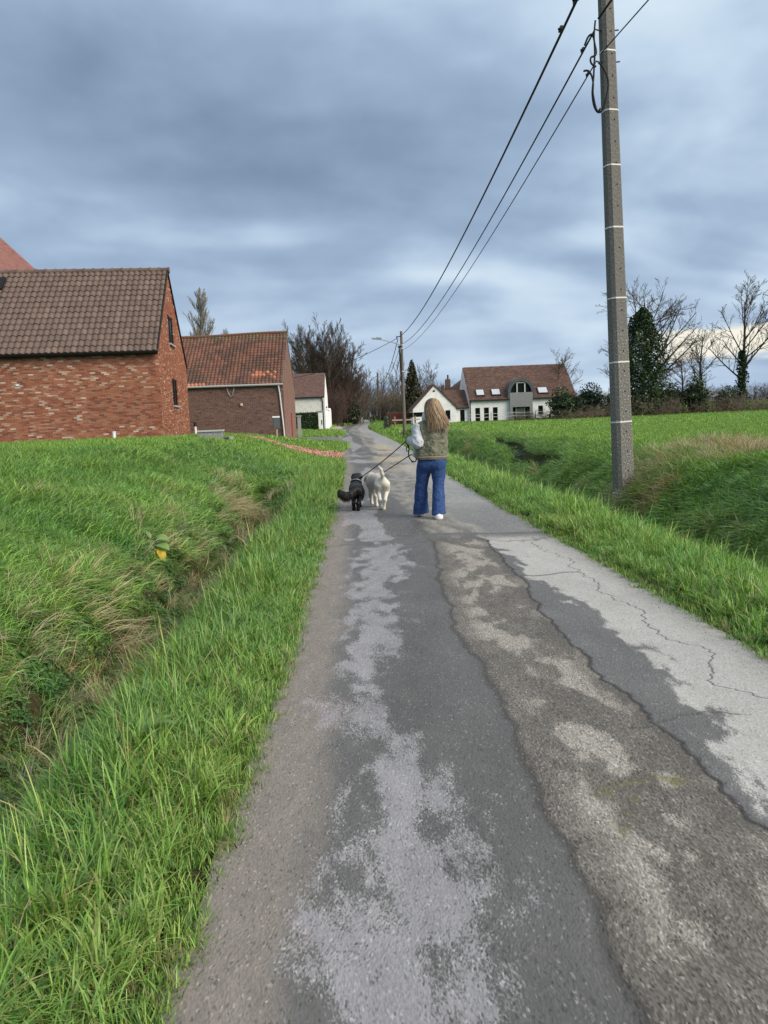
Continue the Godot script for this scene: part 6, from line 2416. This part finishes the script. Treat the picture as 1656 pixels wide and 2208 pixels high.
func hand_bones(wrist: Vector3, fwd: Vector3, up: Vector3, s: float, thumb_side: float) -> Array:
	var f := fwd.normalized()
	var side := f.cross(up).normalized() * thumb_side
	var u := side.cross(f).normalized() * thumb_side
	var o := []
	var palm := wrist + f * 0.045 * s
	for q in 4:
		var y := (1.5 - q) * 0.019 * s
		o.append(bone(wrist + u * y * 0.6, palm + f * 0.035 * s + u * y, 0.014 * s, 0.0115 * s))
	# fingers close round the lead
	var lens := [0.036, 0.041, 0.038, 0.03]
	for q in 4:
		var y := (1.5 - q) * 0.0195 * s
		var k1 := palm + f * 0.038 * s + u * y
		var l: float = lens[q] * s
		var k2 := k1 + (f * 0.25 + side * 0.9).normalized() * l
		var k3 := k2 + (-f * 0.95 + side * 0.1).normalized() * l * 0.8
		var k4 := k3 + (-f * 0.4 - side * 0.9).normalized() * l * 0.6
		o.append(bone(k1, k2, 0.0098 * s, 0.009 * s))
		o.append(bone(k2, k3, 0.009 * s, 0.0084 * s))
		o.append(bone(k3, k4, 0.0084 * s, 0.0075 * s))
	var t0 := wrist + f * 0.02 * s + u * 0.026 * s
	var t1 := t0 + (f * 0.6 + side * 0.6 + u * 0.4).normalized() * 0.038 * s
	var t2 := t1 + (f * 0.3 + side * 0.8 - u * 0.3).normalized() * 0.03 * s
	o.append(bone(t0, t1, 0.012 * s, 0.0105 * s))
	o.append(bone(t1, t2, 0.0105 * s, 0.0085 * s))
	return o

func quilt_tex() -> ImageTexture:
	var n := 256
	var f := noise(120, 0.03, 4)
	var im := f.get_seamless_image(n, n)
	im.convert(Image.FORMAT_L8)
	var d := im.get_data()
	for y in n:
		for x in n:
			var a := absf(sin(PI * (y * 5.0 / n + 0.6 * d[y * n + x] / 255.0)))
			d[y * n + x] = int(clampf(0.3 * pow(a, 0.5) * 255.0 + 0.7 * d[y * n + x], 0, 255))
	return ImageTexture.create_from_image(Image.create_from_data(n, n, false, Image.FORMAT_L8, d))

func make_person() -> void:
	n_fold = noise(130, 6.5, 3)
	var o := Vector3(0.68, 0.0, -10.38)
	var t := thing("person", "person in olive quilted vest and wide blue jeans walking away with two leads", "person", o)
	var L := func(x: float, y: float, z: float) -> Vector3: return Vector3(x, y, z) - o
	var hip_l: Vector3 = L.call(0.605, 0.86, -10.40)
	var hip_r: Vector3 = L.call(0.79, 0.855, -10.37)
	var knee_l: Vector3 = L.call(0.545, 0.47, -10.50)
	var knee_r: Vector3 = L.call(0.775, 0.46, -10.33)
	var ank_l: Vector3 = L.call(0.54, 0.115, -10.56)
	var ank_r: Vector3 = L.call(0.755, 0.09, -10.17)
	var toe_l: Vector3 = L.call(0.535, 0.035, -10.75)
	var toe_r: Vector3 = L.call(0.77, 0.03, -10.37)
	var neck: Vector3 = L.call(0.722, 1.37, -10.37)
	var head: Vector3 = L.call(0.733, 1.545, -10.40)
	var chest: Vector3 = L.call(0.715, 1.18, -10.38)
	var sh_l: Vector3 = L.call(0.53, 1.275, -10.37)
	var sh_r: Vector3 = L.call(0.865, 1.295, -10.39)
	var el_l: Vector3 = L.call(0.505, 1.075, -10.30)
	var wr_l: Vector3 = L.call(0.40, 1.10, -10.545)
	var el_r: Vector3 = L.call(0.865, 1.06, -10.53)
	var wr_r: Vector3 = L.call(0.74, 1.12, -10.66)
	# one continuous body
	var body := MB.new()
	body.col = Color(0.46, 0.27, 0.19)
	var pelvis := (hip_l + hip_r) * 0.5
	flesh(body, [bone(pelvis, chest, 0.115, 0.12), bone(chest, neck, 0.11, 0.055), bone(neck, head, 0.05, 0.05), bone(sh_l, sh_r, 0.055, 0.055), bone(sh_l, el_l, 0.048, 0.04), bone(el_l, wr_l, 0.038, 0.026), bone(sh_r, el_r, 0.048, 0.04), bone(el_r, wr_r, 0.038, 0.026), bone(hip_l, knee_l, 0.085, 0.055), bone(knee_l, ank_l, 0.052, 0.035), bone(ank_l, toe_l, 0.035, 0.025), bone(hip_r, knee_r, 0.085, 0.055), bone(knee_r, ank_r, 0.052, 0.035), bone(ank_r, toe_r, 0.035, 0.025), bone(hip_l, hip_r, 0.09, 0.09)], 0.014, 0.03)
	var fz := Vector3(0, 0, -1)
	flesh(body, [bone(head + Vector3(0, 0.02, 0.01), head + Vector3(0, 0.025, -0.03), 0.092, 0.088), bone(head + Vector3(0, -0.06, -0.05), head + Vector3(0, -0.09, -0.062), 0.05, 0.032), bone(head + Vector3(0, 0.0, -0.112), head + Vector3(0, -0.028, -0.128), 0.009, 0.013), bone(head + Vector3(-0.03, 0.02, -0.098), head + Vector3(0.03, 0.02, -0.098), 0.014, 0.014), bone(head + Vector3(-0.09, -0.01, 0.0), head + Vector3(-0.097, 0.02, 0.01), 0.014, 0.018), bone(head + Vector3(0.09, -0.01, 0.0), head + Vector3(0.097, 0.02, 0.01), 0.014, 0.018), bone(head + Vector3(0, -0.05, 0.0), neck, 0.06, 0.054)], 0.006, 0.02)
	flesh(body, hand_bones(wr_l, Vector3(-0.35, 0.02, -0.9), Vector3.UP, 1.0, 1.0), 0.005, 0.008)
	flesh(body, hand_bones(wr_r, Vector3(-0.85, 0.1, -0.5), Vector3.UP, 1.0, 1.0), 0.005, 0.008)
	body.col = Color(0.02, 0.018, 0.016)
	for s in [-1.0, 1.0]:
		body.box(head + Vector3(0.032 * s, 0.0, -0.102), Vector3(0.022, 0.01, 0.006))
	body.col = Color(0.38, 0.14, 0.12)
	body.box(head + Vector3(0, -0.062, -0.104), Vector3(0.045, 0.012, 0.008))
	obj("body", body.mesh(), mat(Color(1, 1, 1), 0.55, {"vc": 1}), t)
	# jeans
	var jm := MB.new()
	var hem_l: Vector3 = L.call(0.527, 0.0, -10.565)
	var hem_r: Vector3 = L.call(0.752, -0.02, -10.165)
	flesh(jm, [bone(hip_l + Vector3(0.018, 0.02, 0.01), hip_r + Vector3(-0.018, 0.02, 0.01), 0.11, 0.11), bone(hip_l + Vector3(0.012, -0.08, 0.035), hip_r + Vector3(-0.012, -0.08, 0.035), 0.113, 0.113), bone(hip_l + Vector3(0.0, -0.06, 0), knee_l, 0.11, 0.086), bone(knee_l, hem_l, 0.086, 0.116), bone(hip_r + Vector3(0.0, -0.06, 0), knee_r, 0.11, 0.08), bone(knee_r, hem_r, 0.08, 0.104)], 0.012, 0.022, [Plane(Vector3(0.1, -1, 0.0).normalized(), -0.072), Plane(Vector3(0, 1, 0), 0.855)], 0.013)
	var denim := ramp_tex(noise(131, 0.05, 5), 256, [Color(0.016, 0.04, 0.135), Color(0.028, 0.068, 0.205), Color(0.058, 0.12, 0.28)], [0.2, 0.55, 0.9])
	obj("jeans", jm.mesh(), mat(Color(1, 1, 1), 0.85, {"tex": denim, "tri": 2.2, "bump": T.grain_h, "bump_cm": 0.25}), t)
	var pk := MB.new()
	for s in [-1.0, 1.0]:
		pk.box(L.call(0.698 + 0.085 * s, 0.80, -10.212 - 0.008), Vector3(0.11, 0.11, 0.012), Basis(Vector3.UP, 0.22 * s) * Basis(Vector3.RIGHT, 0.12))
	# shoes
	for e in [[ank_l, toe_l, 0.06], [ank_r, toe_r, 0.0]]:
		var sm := MB.new()
		var an: Vector3 = e[0]
		var to: Vector3 = e[1]
		var hl := Vector3(an.x, 0.05 + float(e[2]) * 0.4, an.z + 0.035)
		flesh(sm, [bone(hl, to + Vector3(0, 0.015, 0), 0.05, 0.044), bone(hl, an, 0.05, 0.05)], 0.009, 0.03, [Plane(Vector3(0, -1, 0), -0.018)])
		var sh := obj("shoe", sm.mesh(), mat(Color(0.7, 0.71, 0.72), 0.6), t)
		var so := MB.new()
		so.box((hl + to) * 0.5 + Vector3(0, -0.038 - float(e[2]) * 0.2, 0), Vector3(0.082, 0.022, (hl - to).length() + 0.07))
		obj("sole", so.mesh(), mat(Color(0.05, 0.05, 0.05), 0.7) if e[2] == 0.0 else mat(Color(0.62, 0.62, 0.62), 0.7), sh)
	# sweater sleeves and scarf
	var sw := MB.new()
	n_fold = noise(133, 11.0, 3)
	flesh(sw, [bone(L.call(0.505, 1.26, -10.37), el_l, 0.078, 0.076), bone(el_l, wr_l + Vector3(0.03, 0, 0.06), 0.075, 0.062), bone(wr_l + Vector3(0.03, 0, 0.06), wr_l, 0.056, 0.04), bone(sh_r, el_r, 0.07, 0.066), bone(el_r, wr_r, 0.066, 0.04), bone(sh_l, sh_r, 0.07, 0.07), bone(chest, pelvis + Vector3(0, 0.1, 0), 0.11, 0.11)], 0.012, 0.03, [], 0.02)
	obj("sweater", sw.mesh(), mat(Color(0.47, 0.50, 0.56), 0.9, {"sheen": 0.4, "bump": T.grain_h, "bump_cm": 0.3, "tri": 6.0}), t)
	var sc := MB.new()
	flesh(sc, [bone(neck + Vector3(-0.09, 0.05, 0.0), neck + Vector3(-0.06, 0.0, -0.10), 0.05, 0.05), bone(neck + Vector3(-0.06, 0.0, -0.10), neck + Vector3(0.07, 0.0, -0.09), 0.05, 0.05), bone(neck + Vector3(-0.09, 0.05, 0.0), neck + Vector3(-0.08, 0.12, -0.02), 0.05, 0.035), bone(neck + Vector3(-0.09, 0.03, 0.0), neck + Vector3(0.02, 0.02, 0.06), 0.05, 0.045), bone(neck + Vector3(-0.10, 0.02, -0.06), neck + Vector3(-0.12, -0.12, -0.16), 0.045, 0.04), bone(neck + Vector3(-0.12, -0.12, -0.16), L.call(0.50, 1.05, -10.54), 0.04, 0.04), bone(L.call(0.50, 1.05, -10.54), L.call(0.458, 0.90, -10.50), 0.04, 0.03)], 0.011, 0.03, [], 0.02)
	obj("scarf", sc.mesh(), mat(Color(0.55, 0.6, 0.57), 0.9, {"sheen": 0.3}), t)
	n_fold = noise(130, 6.5, 3)
	# vest
	var vm := MB.new()
	var vb := [bone(L.call(0.595, 1.26, -10.38), L.call(0.60, 0.93, -10.38), 0.105, 0.112), bone(L.call(0.835, 1.25, -10.38), L.call(0.80, 0.93, -10.38), 0.105, 0.112), bone(L.call(0.715, 1.25, -10.36), L.call(0.70, 0.93, -10.35), 0.125, 0.13), bone(L.call(0.57, 1.315, -10.37), L.call(0.86, 1.305, -10.37), 0.058, 0.058), bone(L.call(0.60, 0.93, -10.38), L.call(0.605, 0.80, -10.37), 0.112, 0.114), bone(L.call(0.80, 0.93, -10.38), L.call(0.795, 0.80, -10.37), 0.112, 0.116), bone(L.call(0.64, 1.36, -10.37), L.call(0.80, 1.36, -10.37), 0.05, 0.05)]
	flesh(vm, vb, 0.011, 0.04, [Plane(Vector3(0, -1, 0), -0.875)], 0.014)
	var olive := ramp_tex(noise(132, 0.022, 5), 256, [Color(0.085, 0.092, 0.06), Color(0.13, 0.138, 0.095), Color(0.17, 0.172, 0.122), Color(0.23, 0.22, 0.165)], [0.2, 0.45, 0.62, 0.85])
	obj("vest", vm.mesh(), mat(Color(1, 1, 1), 0.7, {"tex": olive, "bump": quilt_tex(), "bump_cm": 2.6, "tri": 2.2, "sheen": 0.3}), t)
	for e in [[0.835, 0.885, 0.0], [0.872, 0.886, 1.0]]:
		var hm := MB.new()
		var ps := PackedVector3Array()
		var hb := [bone(L.call(0.603, e[0], -10.37), L.call(0.797, e[0], -10.37), 0.118, 0.118)]
		if e[2] == 0.0:
			flesh(hm, [bone(L.call(0.603, 0.86, -10.37), L.call(0.797, 0.855, -10.37), 0.128, 0.128), bone(L.call(0.70, 0.857, -10.35), L.call(0.70, 0.857, -10.36), 0.14, 0.14)], 0.011, 0.03, [Plane(Vector3(0, 1, 0), 0.885), Plane(Vector3(0, -1, 0), -0.836)])
			obj("hem_band", hm.mesh(), mat(Color(0.15, 0.145, 0.095), 0.8, {"bump": T.grain_h, "bump_cm": 0.5, "tri": 4.0}), t)
		else:
			flesh(hm, [bone(L.call(0.603, 0.86, -10.37), L.call(0.797, 0.855, -10.37), 0.134, 0.134), bone(L.call(0.70, 0.857, -10.35), L.call(0.70, 0.857, -10.36), 0.146, 0.146)], 0.0075, 0.03, [Plane(Vector3(0, 1, 0), 0.882), Plane(Vector3(0, -1, 0), -0.868)])
			obj("hem_stripe", hm.mesh(), mat(Color(0.3, 0.25, 0.19), 0.8), t)
	# long loose hair
	var hr := MB.new()
	hr.col = Color(0.15, 0.085, 0.045)
	flesh(hr, [bone(head + Vector3(0, 0.035, 0.012), head + Vector3(0, 0.03, 0.0), 0.103, 0.1), bone(head + Vector3(0, 0.0, 0.035), head + Vector3(0.015, -0.12, 0.07), 0.092, 0.095), bone(head + Vector3(0.015, -0.12, 0.07), head + Vector3(0.06, -0.24, 0.10), 0.08, 0.055), bone(head + Vector3(0.05, -0.08, 0.05), head + Vector3(0.13, -0.23, 0.09), 0.055, 0.03)], 0.01, 0.04, [Plane(Vector3(0, 0.15, -1).normalized(), 0.075)])
	for k in 420:
		var a := rng.randf_range(-1.35, 1.35)
		var up0 := rng.randf_range(0.0, 1.0)
		var rim := sqrt(maxf(0.0, 1.0 - up0 * up0))
		var start := head + Vector3(sin(a) * 0.112 * rim, 0.035 + 0.104 * up0, 0.015 + cos(a) * 0.105 * rim)
		var e := rng.randf()
		var s := sin(a) * 0.5 + 0.5
		var end := head + Vector3(lerpf(-0.075, 0.215, clampf(s + rng.randfn(0, 0.12), 0, 1)), lerpf(-0.315, -0.265, e) + 0.03 * s + rng.randfn(0, 0.02), 0.155 + 0.035 * cos(a) + rng.randfn(0, 0.012))
		if s < 0.3 and rng.randf() < 0.5:
			end.y += 0.1
		var mid1 := head + Vector3(sin(a) * 0.14, 0.0, 0.035 + cos(a) * 0.115)
		var mid2 := mid1.lerp(end, 0.5) + Vector3(rng.randfn(0, 0.012), 0, 0.012 + rng.randfn(0, 0.01))
		var ps := PackedVector3Array()
		for j in 10:
			var f := j / 9.0
			var p01 := start.lerp(mid1, f)
			var p12 := mid1.lerp(mid2, f)
			var p23 := mid2.lerp(end, f)
			ps.append(p01.lerp(p12, f).lerp(p12.lerp(p23, f), f))
		var tone := clampf(rng.randf() * 0.75 + 0.3 * s, 0, 1)
		hr.col = Color(0.12, 0.072, 0.043).lerp(Color(0.42, 0.29, 0.165), tone) * rng.randf_range(0.8, 1.2)
		strand(hr, ps, rng.randf_range(0.006, 0.013), Vector3(sin(a) * 0.6, 0.1, 1).normalized())
	obj("hair", hr.mesh(), mat(Color(1, 1, 1), 0.38, {"vc": 1, "spec": 0.5}), t)

func fur(mb: MB, where: Array, count: int, len_: float, w: float, flow: Vector3, cols: Array) -> void:
	for k in count:
		var b: Array = where[rng.randi() % where.size()]
		var f := rng.randf()
		var c := (b[0] as Vector3).lerp(b[1], f)
		var n := Vector3(rng.randfn(), rng.randfn(), rng.randfn()).normalized()
		var p := c + n * lerpf(b[2], b[3], f) * 0.96
		var d := (n * 0.5 + flow).normalized()
		var l := len_ * rng.randf_range(0.5, 1.3)
		mb.col = (cols[rng.randi() % cols.size()] as Color)
		strand(mb, PackedVector3Array([p, p + d * l * 0.5, p + (d + Vector3.DOWN * 0.5).normalized() * l]), w, n)

func make_dogs() -> void:
	var o := Vector3(-0.44, 0.0, -11.8)
	var t := thing("black_dog", "black long haired dog on a lead with its bushy tail swung left", "dog", o)
	var V := func(x: float, y: float, z: float) -> Vector3: return Vector3(x, y, z) - o
	var hip: Vector3 = V.call(-0.42, 0.315, -11.74)
	var rib: Vector3 = V.call(-0.44, 0.315, -12.06)
	var chest: Vector3 = V.call(-0.45, 0.31, -12.22)
	var nk: Vector3 = V.call(-0.44, 0.43, -12.32)
	var hd: Vector3 = V.call(-0.43, 0.475, -12.40)
	var bones := [bone(hip, rib, 0.096, 0.108), bone(rib, chest, 0.112, 0.11), bone(chest, nk, 0.095, 0.075), bone(nk, hd, 0.07, 0.072), bone(hd, hd + Vector3(0.02, -0.03, -0.13), 0.05, 0.03), bone(hd + Vector3(-0.055, 0.04, 0.01), hd + Vector3(-0.085, 0.005, 0.02), 0.026, 0.018), bone(hd + Vector3(0.055, 0.04, 0.01), hd + Vector3(0.085, 0.005, 0.02), 0.026, 0.018)]
	# hind legs: knee forward, hock back
	for s in [[-0.475, -11.66, 0.0, -0.035], [-0.405, -11.60, 0.02, 0.035]]:
		var hx: Vector3 = V.call(-0.42 + s[3] * 1.5, 0.29, -11.76)
		var kn: Vector3 = V.call(-0.42 + s[3] * 1.6, 0.215, -11.83 + s[2])
		var hk: Vector3 = V.call(s[0], 0.125, s[1] - 0.01)
		var ft: Vector3 = V.call(s[0], 0.022, s[1] - 0.045)
		bones.append(bone(hx, kn, 0.078, 0.05))
		bones.append(bone(kn, hk, 0.046, 0.026))
		bones.append(bone(hk, ft, 0.024, 0.022))
		bones.append(bone(ft, ft + Vector3(0, -0.003, -0.04), 0.024, 0.02))
	for s in [[-0.50, -12.26], [-0.39, -12.14]]:
		bones.append(bone(V.call(s[0] * 0.5 - 0.22, 0.28, -12.2), V.call(s[0], 0.15, s[1] + 0.02), 0.055, 0.03))
		bones.append(bone(V.call(s[0], 0.15, s[1] + 0.02), V.call(s[0], 0.025, s[1]), 0.026, 0.022))
		bones.append(bone(V.call(s[0], 0.025, s[1]), V.call(s[0], 0.02, s[1] - 0.04), 0.024, 0.02))
	var tail := [bone(V.call(-0.43, 0.345, -11.67), V.call(-0.52, 0.265, -11.60), 0.035, 0.05), bone(V.call(-0.52, 0.265, -11.60), V.call(-0.60, 0.265, -11.58), 0.052, 0.046), bone(V.call(-0.60, 0.265, -11.58), V.call(-0.675, 0.335, -11.58), 0.044, 0.026)]
	var mb := MB.new()
	mb.col = Color(0.006, 0.0055, 0.006)
	flesh(mb, bones + tail, 0.01, 0.035, [Plane(Vector3(0, -1, 0), -0.002)])
	var blk := [Color(0.006, 0.0055, 0.006), Color(0.009, 0.008, 0.008), Color(0.014, 0.011, 0.009)]
	fur(mb, bones.slice(0, 4) + [bones[7], bones[11]], 1500, 0.05, 0.006, Vector3(0, -0.5, 0.7), blk)
	fur(mb, tail, 1300, 0.075, 0.006, Vector3(-0.35, -0.75, 0.1), blk + [Color(0.03, 0.022, 0.016)])
	obj("body", mb.mesh(), mat(Color(1, 1, 1), 0.5, {"vc": 1, "spec": 0.4}), t)
	var cm := MB.new()
	var ring := PackedVector3Array()
	var axis := (nk - chest).normalized()
	var sx := axis.cross(Vector3.UP).normalized()
	var sy := sx.cross(axis)
	for k in 19:
		var a := TAU * k / 18.0
		ring.append(chest.lerp(nk, 0.75) + (sx * cos(a) + sy * sin(a)) * 0.092)
	cm.tube(ring, fill(19, 0.008), 6)
	obj("collar", cm.mesh(), mat(Color(0.35, 0.36, 0.38), 0.4, {"metal": 0.5}), t)
	var collar_b := o + chest.lerp(nk, 0.75) + Vector3(0.06, 0.07, 0.03)

	# white dog
	var o2 := Vector3(-0.08, 0.0, -11.85)
	var t2 := thing("white_dog", "white short haired dog on a lead with its tail raised", "dog", o2)
	var W := func(x: float, y: float, z: float) -> Vector3: return Vector3(x, y, z) - o2
	var h2: Vector3 = W.call(-0.01, 0.455, -11.66)
	var m2: Vector3 = W.call(-0.09, 0.45, -11.95)
	var c2: Vector3 = W.call(-0.15, 0.41, -12.17)
	var n2: Vector3 = W.call(-0.19, 0.47, -12.38)
	var d2: Vector3 = W.call(-0.22, 0.44, -12.56)
	var b2 := [bone(h2, m2, 0.08, 0.1), bone(m2, c2, 0.112, 0.13), bone(c2, n2, 0.125, 0.08), bone(n2, d2, 0.075, 0.07), bone(d2, d2 + Vector3(-0.02, -0.05, -0.13), 0.05, 0.034), bone(d2 + Vector3(-0.06, 0.03, 0.02), d2 + Vector3(-0.085, -0.04, 0.0), 0.022, 0.022), bone(d2 + Vector3(0.06, 0.03, 0.02), d2 + Vector3(0.085, -0.04, 0.0), 0.022, 0.022)]
	for s in [[-0.06, -0.045, -11.66, 0.012], [0.055, -0.002, -11.60, 0.0]]:
		var hx := h2 + Vector3(s[0], -0.05, -0.01)
		var kn: Vector3 = W.call(h2.x + o2.x + s[0] * 1.15, 0.285, -11.77)
		var hk: Vector3 = W.call((s[1] + h2.x + o2.x + s[0]) * 0.5 + 0.005, 0.165, s[2] + 0.03)
		var ft: Vector3 = W.call(s[1], 0.028 + s[3], s[2] - 0.01)
		b2.append(bone(hx, kn, 0.07, 0.046))
		b2.append(bone(kn, hk, 0.042, 0.024))
		b2.append(bone(hk, ft, 0.025, 0.023))
		b2.append(bone(ft, ft + Vector3(0, -0.004, -0.05), 0.026, 0.021))
	for s in [[-0.205, -12.22, 0.02], [-0.125, -12.08, 0.0]]:
		b2.append(bone(W.call(s[0] * 0.7 - 0.045, 0.36, -12.15), W.call(s[0], 0.19, s[1] + 0.03), 0.06, 0.033))
		b2.append(bone(W.call(s[0], 0.19, s[1] + 0.03), W.call(s[0] + 0.01, 0.03 + s[2], s[1]), 0.029, 0.023))
		b2.append(bone(W.call(s[0] + 0.01, 0.03 + s[2], s[1]), W.call(s[0] + 0.01, 0.022 + s[2], s[1] - 0.045), 0.026, 0.021))
	b2.append(bone(W.call(-0.005, 0.50, -11.60), W.call(0.0, 0.57, -11.54), 0.032, 0.024))
	b2.append(bone(W.call(0.0, 0.57, -11.54), W.call(-0.02, 0.65, -11.53), 0.024, 0.02))
	b2.append(bone(W.call(-0.02, 0.65, -11.53), W.call(-0.055, 0.70, -11.55), 0.02, 0.012))
	var wb := MB.new()
	wb.col = Color(0.66, 0.62, 0.54)
	flesh(wb, b2, 0.0105, 0.03, [Plane(Vector3(0, -1, 0), -0.002)])
	# cream back, whiter rump and legs: coat markings with a ragged edge
	for k in wb.v.size():
		var p := wb.v[k] + o2
		var e := n_fold.get_noise_3d(p.x * 0.5, p.y * 0.5, p.z * 0.5)
		var f := smoothstep(-11.74, -11.80, p.z + 0.05 * e) * smoothstep(0.33, 0.38, p.y + 0.06 * e)
		wb.c[k] = Color(0.62, 0.59, 0.52).lerp(Color(0.44, 0.37, 0.30), f * 0.8)
	fur(wb, b2.slice(0, 3) + [b2[7], b2[11]], 900, 0.022, 0.005, Vector3(0, -0.5, 0.8), [Color(0.6, 0.57, 0.5), Color(0.52, 0.47, 0.4)])
	obj("body", wb.mesh(), mat(Color(1, 1, 1), 0.75, {"vc": 1, "sheen": 0.3}), t2)
	var c2m := MB.new()
	var ring2 := PackedVector3Array()
	var ax2 := (n2 - c2).normalized()
	var s2x := ax2.cross(Vector3.UP).normalized()
	var s2y := s2x.cross(ax2)
	for k in 19:
		var a := TAU * k / 18.0
		ring2.append(c2.lerp(n2, 0.7) + (s2x * cos(a) + s2y * sin(a)) * 0.082)
	c2m.tube(ring2, fill(19, 0.011), 6)
	obj("collar", c2m.mesh(), mat(Color(0.25, 0.02, 0.02), 0.6), t2)

	# leads
	var hand := Vector3(0.362, 1.105, -10.625)
	var l1 := thing("dog_lead", "straight black lead from the hand to the black dog's collar", "lead", hand)
	var lm := MB.new()
	var ps := sag_points(Vector3.ZERO, collar_b - hand, 0.025, 20)
	lm.tube(ps, fill(ps.size(), 0.0075), 6)
	var rope := mat(Color(0.02, 0.018, 0.018), 0.8)
	obj("cord", lm.mesh(), rope, l1)
	var lp := MB.new()
	var q := PackedVector3Array()
	for k in 20:
		var f := k / 19.0
		q.append(Vector3(-0.015 + 0.05 * f + 0.03 * sin(f * TAU), -0.02 - 0.13 * sin(f * PI), 0.03 * sin(f * PI)))
	lp.tube(q, fill(q.size(), 0.007), 6)
	obj("hand_loop", lp.mesh(), rope, l1)
	var l2 := thing("dog_lead", "dark red and black lead with a dangling loop to the white dog", "lead", hand)
	var pts := [Vector3(0.02, -0.03, 0.0), Vector3(0.03, -0.12, 0.03), Vector3(0.02, -0.2, 0.05), Vector3(0.045, -0.27, 0.06), Vector3(0.09, -0.305, 0.06), Vector3(0.125, -0.28, 0.05), Vector3(0.11, -0.235, 0.03), Vector3(0.06, -0.205, 0.01), Vector3(0.0, -0.24, -0.06)]
	var cv := Curve3D.new()
	for k in pts.size():
		var tg: Vector3 = (pts[mini(k + 1, pts.size() - 1)] - pts[maxi(k - 1, 0)]) * 0.22
		cv.add_point(pts[k], -tg, tg)
	var bp := cv.tessellate(4, 3)
	var m1 := MB.new()
	m1.tube(bp, fill(bp.size(), 0.0085), 6)
	m1.box(Vector3(0.07, -0.3, 0.06), Vector3(0.03, 0.024, 0.024))
	obj("loop", m1.mesh(), rope, l2)
	var neck_w := Vector3(-0.14, 0.46, -12.2)
	var from := hand + Vector3(0.0, -0.24, -0.06)
	var m3 := MB.new()
	m3.rod(from - hand, from.lerp(neck_w, 0.42) - hand, 0.0075, 6)
	obj("cord", m3.mesh(), rope, l2)
	var m4 := MB.new()
	m4.rod(from.lerp(neck_w, 0.42) - hand, neck_w - hand, 0.0075, 6)
	var rc := obj("red_cord", m4.mesh(), mat(Color(0.13, 0.012, 0.02), 0.7), l2)
	rc.set_meta("label", "dark red half of the lead")

# ---------------------------------------------------------------- all together
func _ready() -> void:
	rng.seed = 20240117
	n_hill = noise(1, 0.55, 3)
	n_bump = noise(2, 1.7, 3)
	n_patch = noise(7, 0.42, 3)
	make_tables()
	make_view()
	make_ground()
	make_road()
	make_side_tracks()
	building_materials()
	make_brick_house()
	M.leaf = mat(Color(1, 1, 1), 0.45, {"vc": 1, "spec": 0.45, "back": rgb(0.10, 0.14, 0.04)})
	make_barn()
	make_cottage()
	make_white_house()
	make_trees()
	make_poles()
	make_small_things()
	make_person()
	make_dogs()
	make_grass()
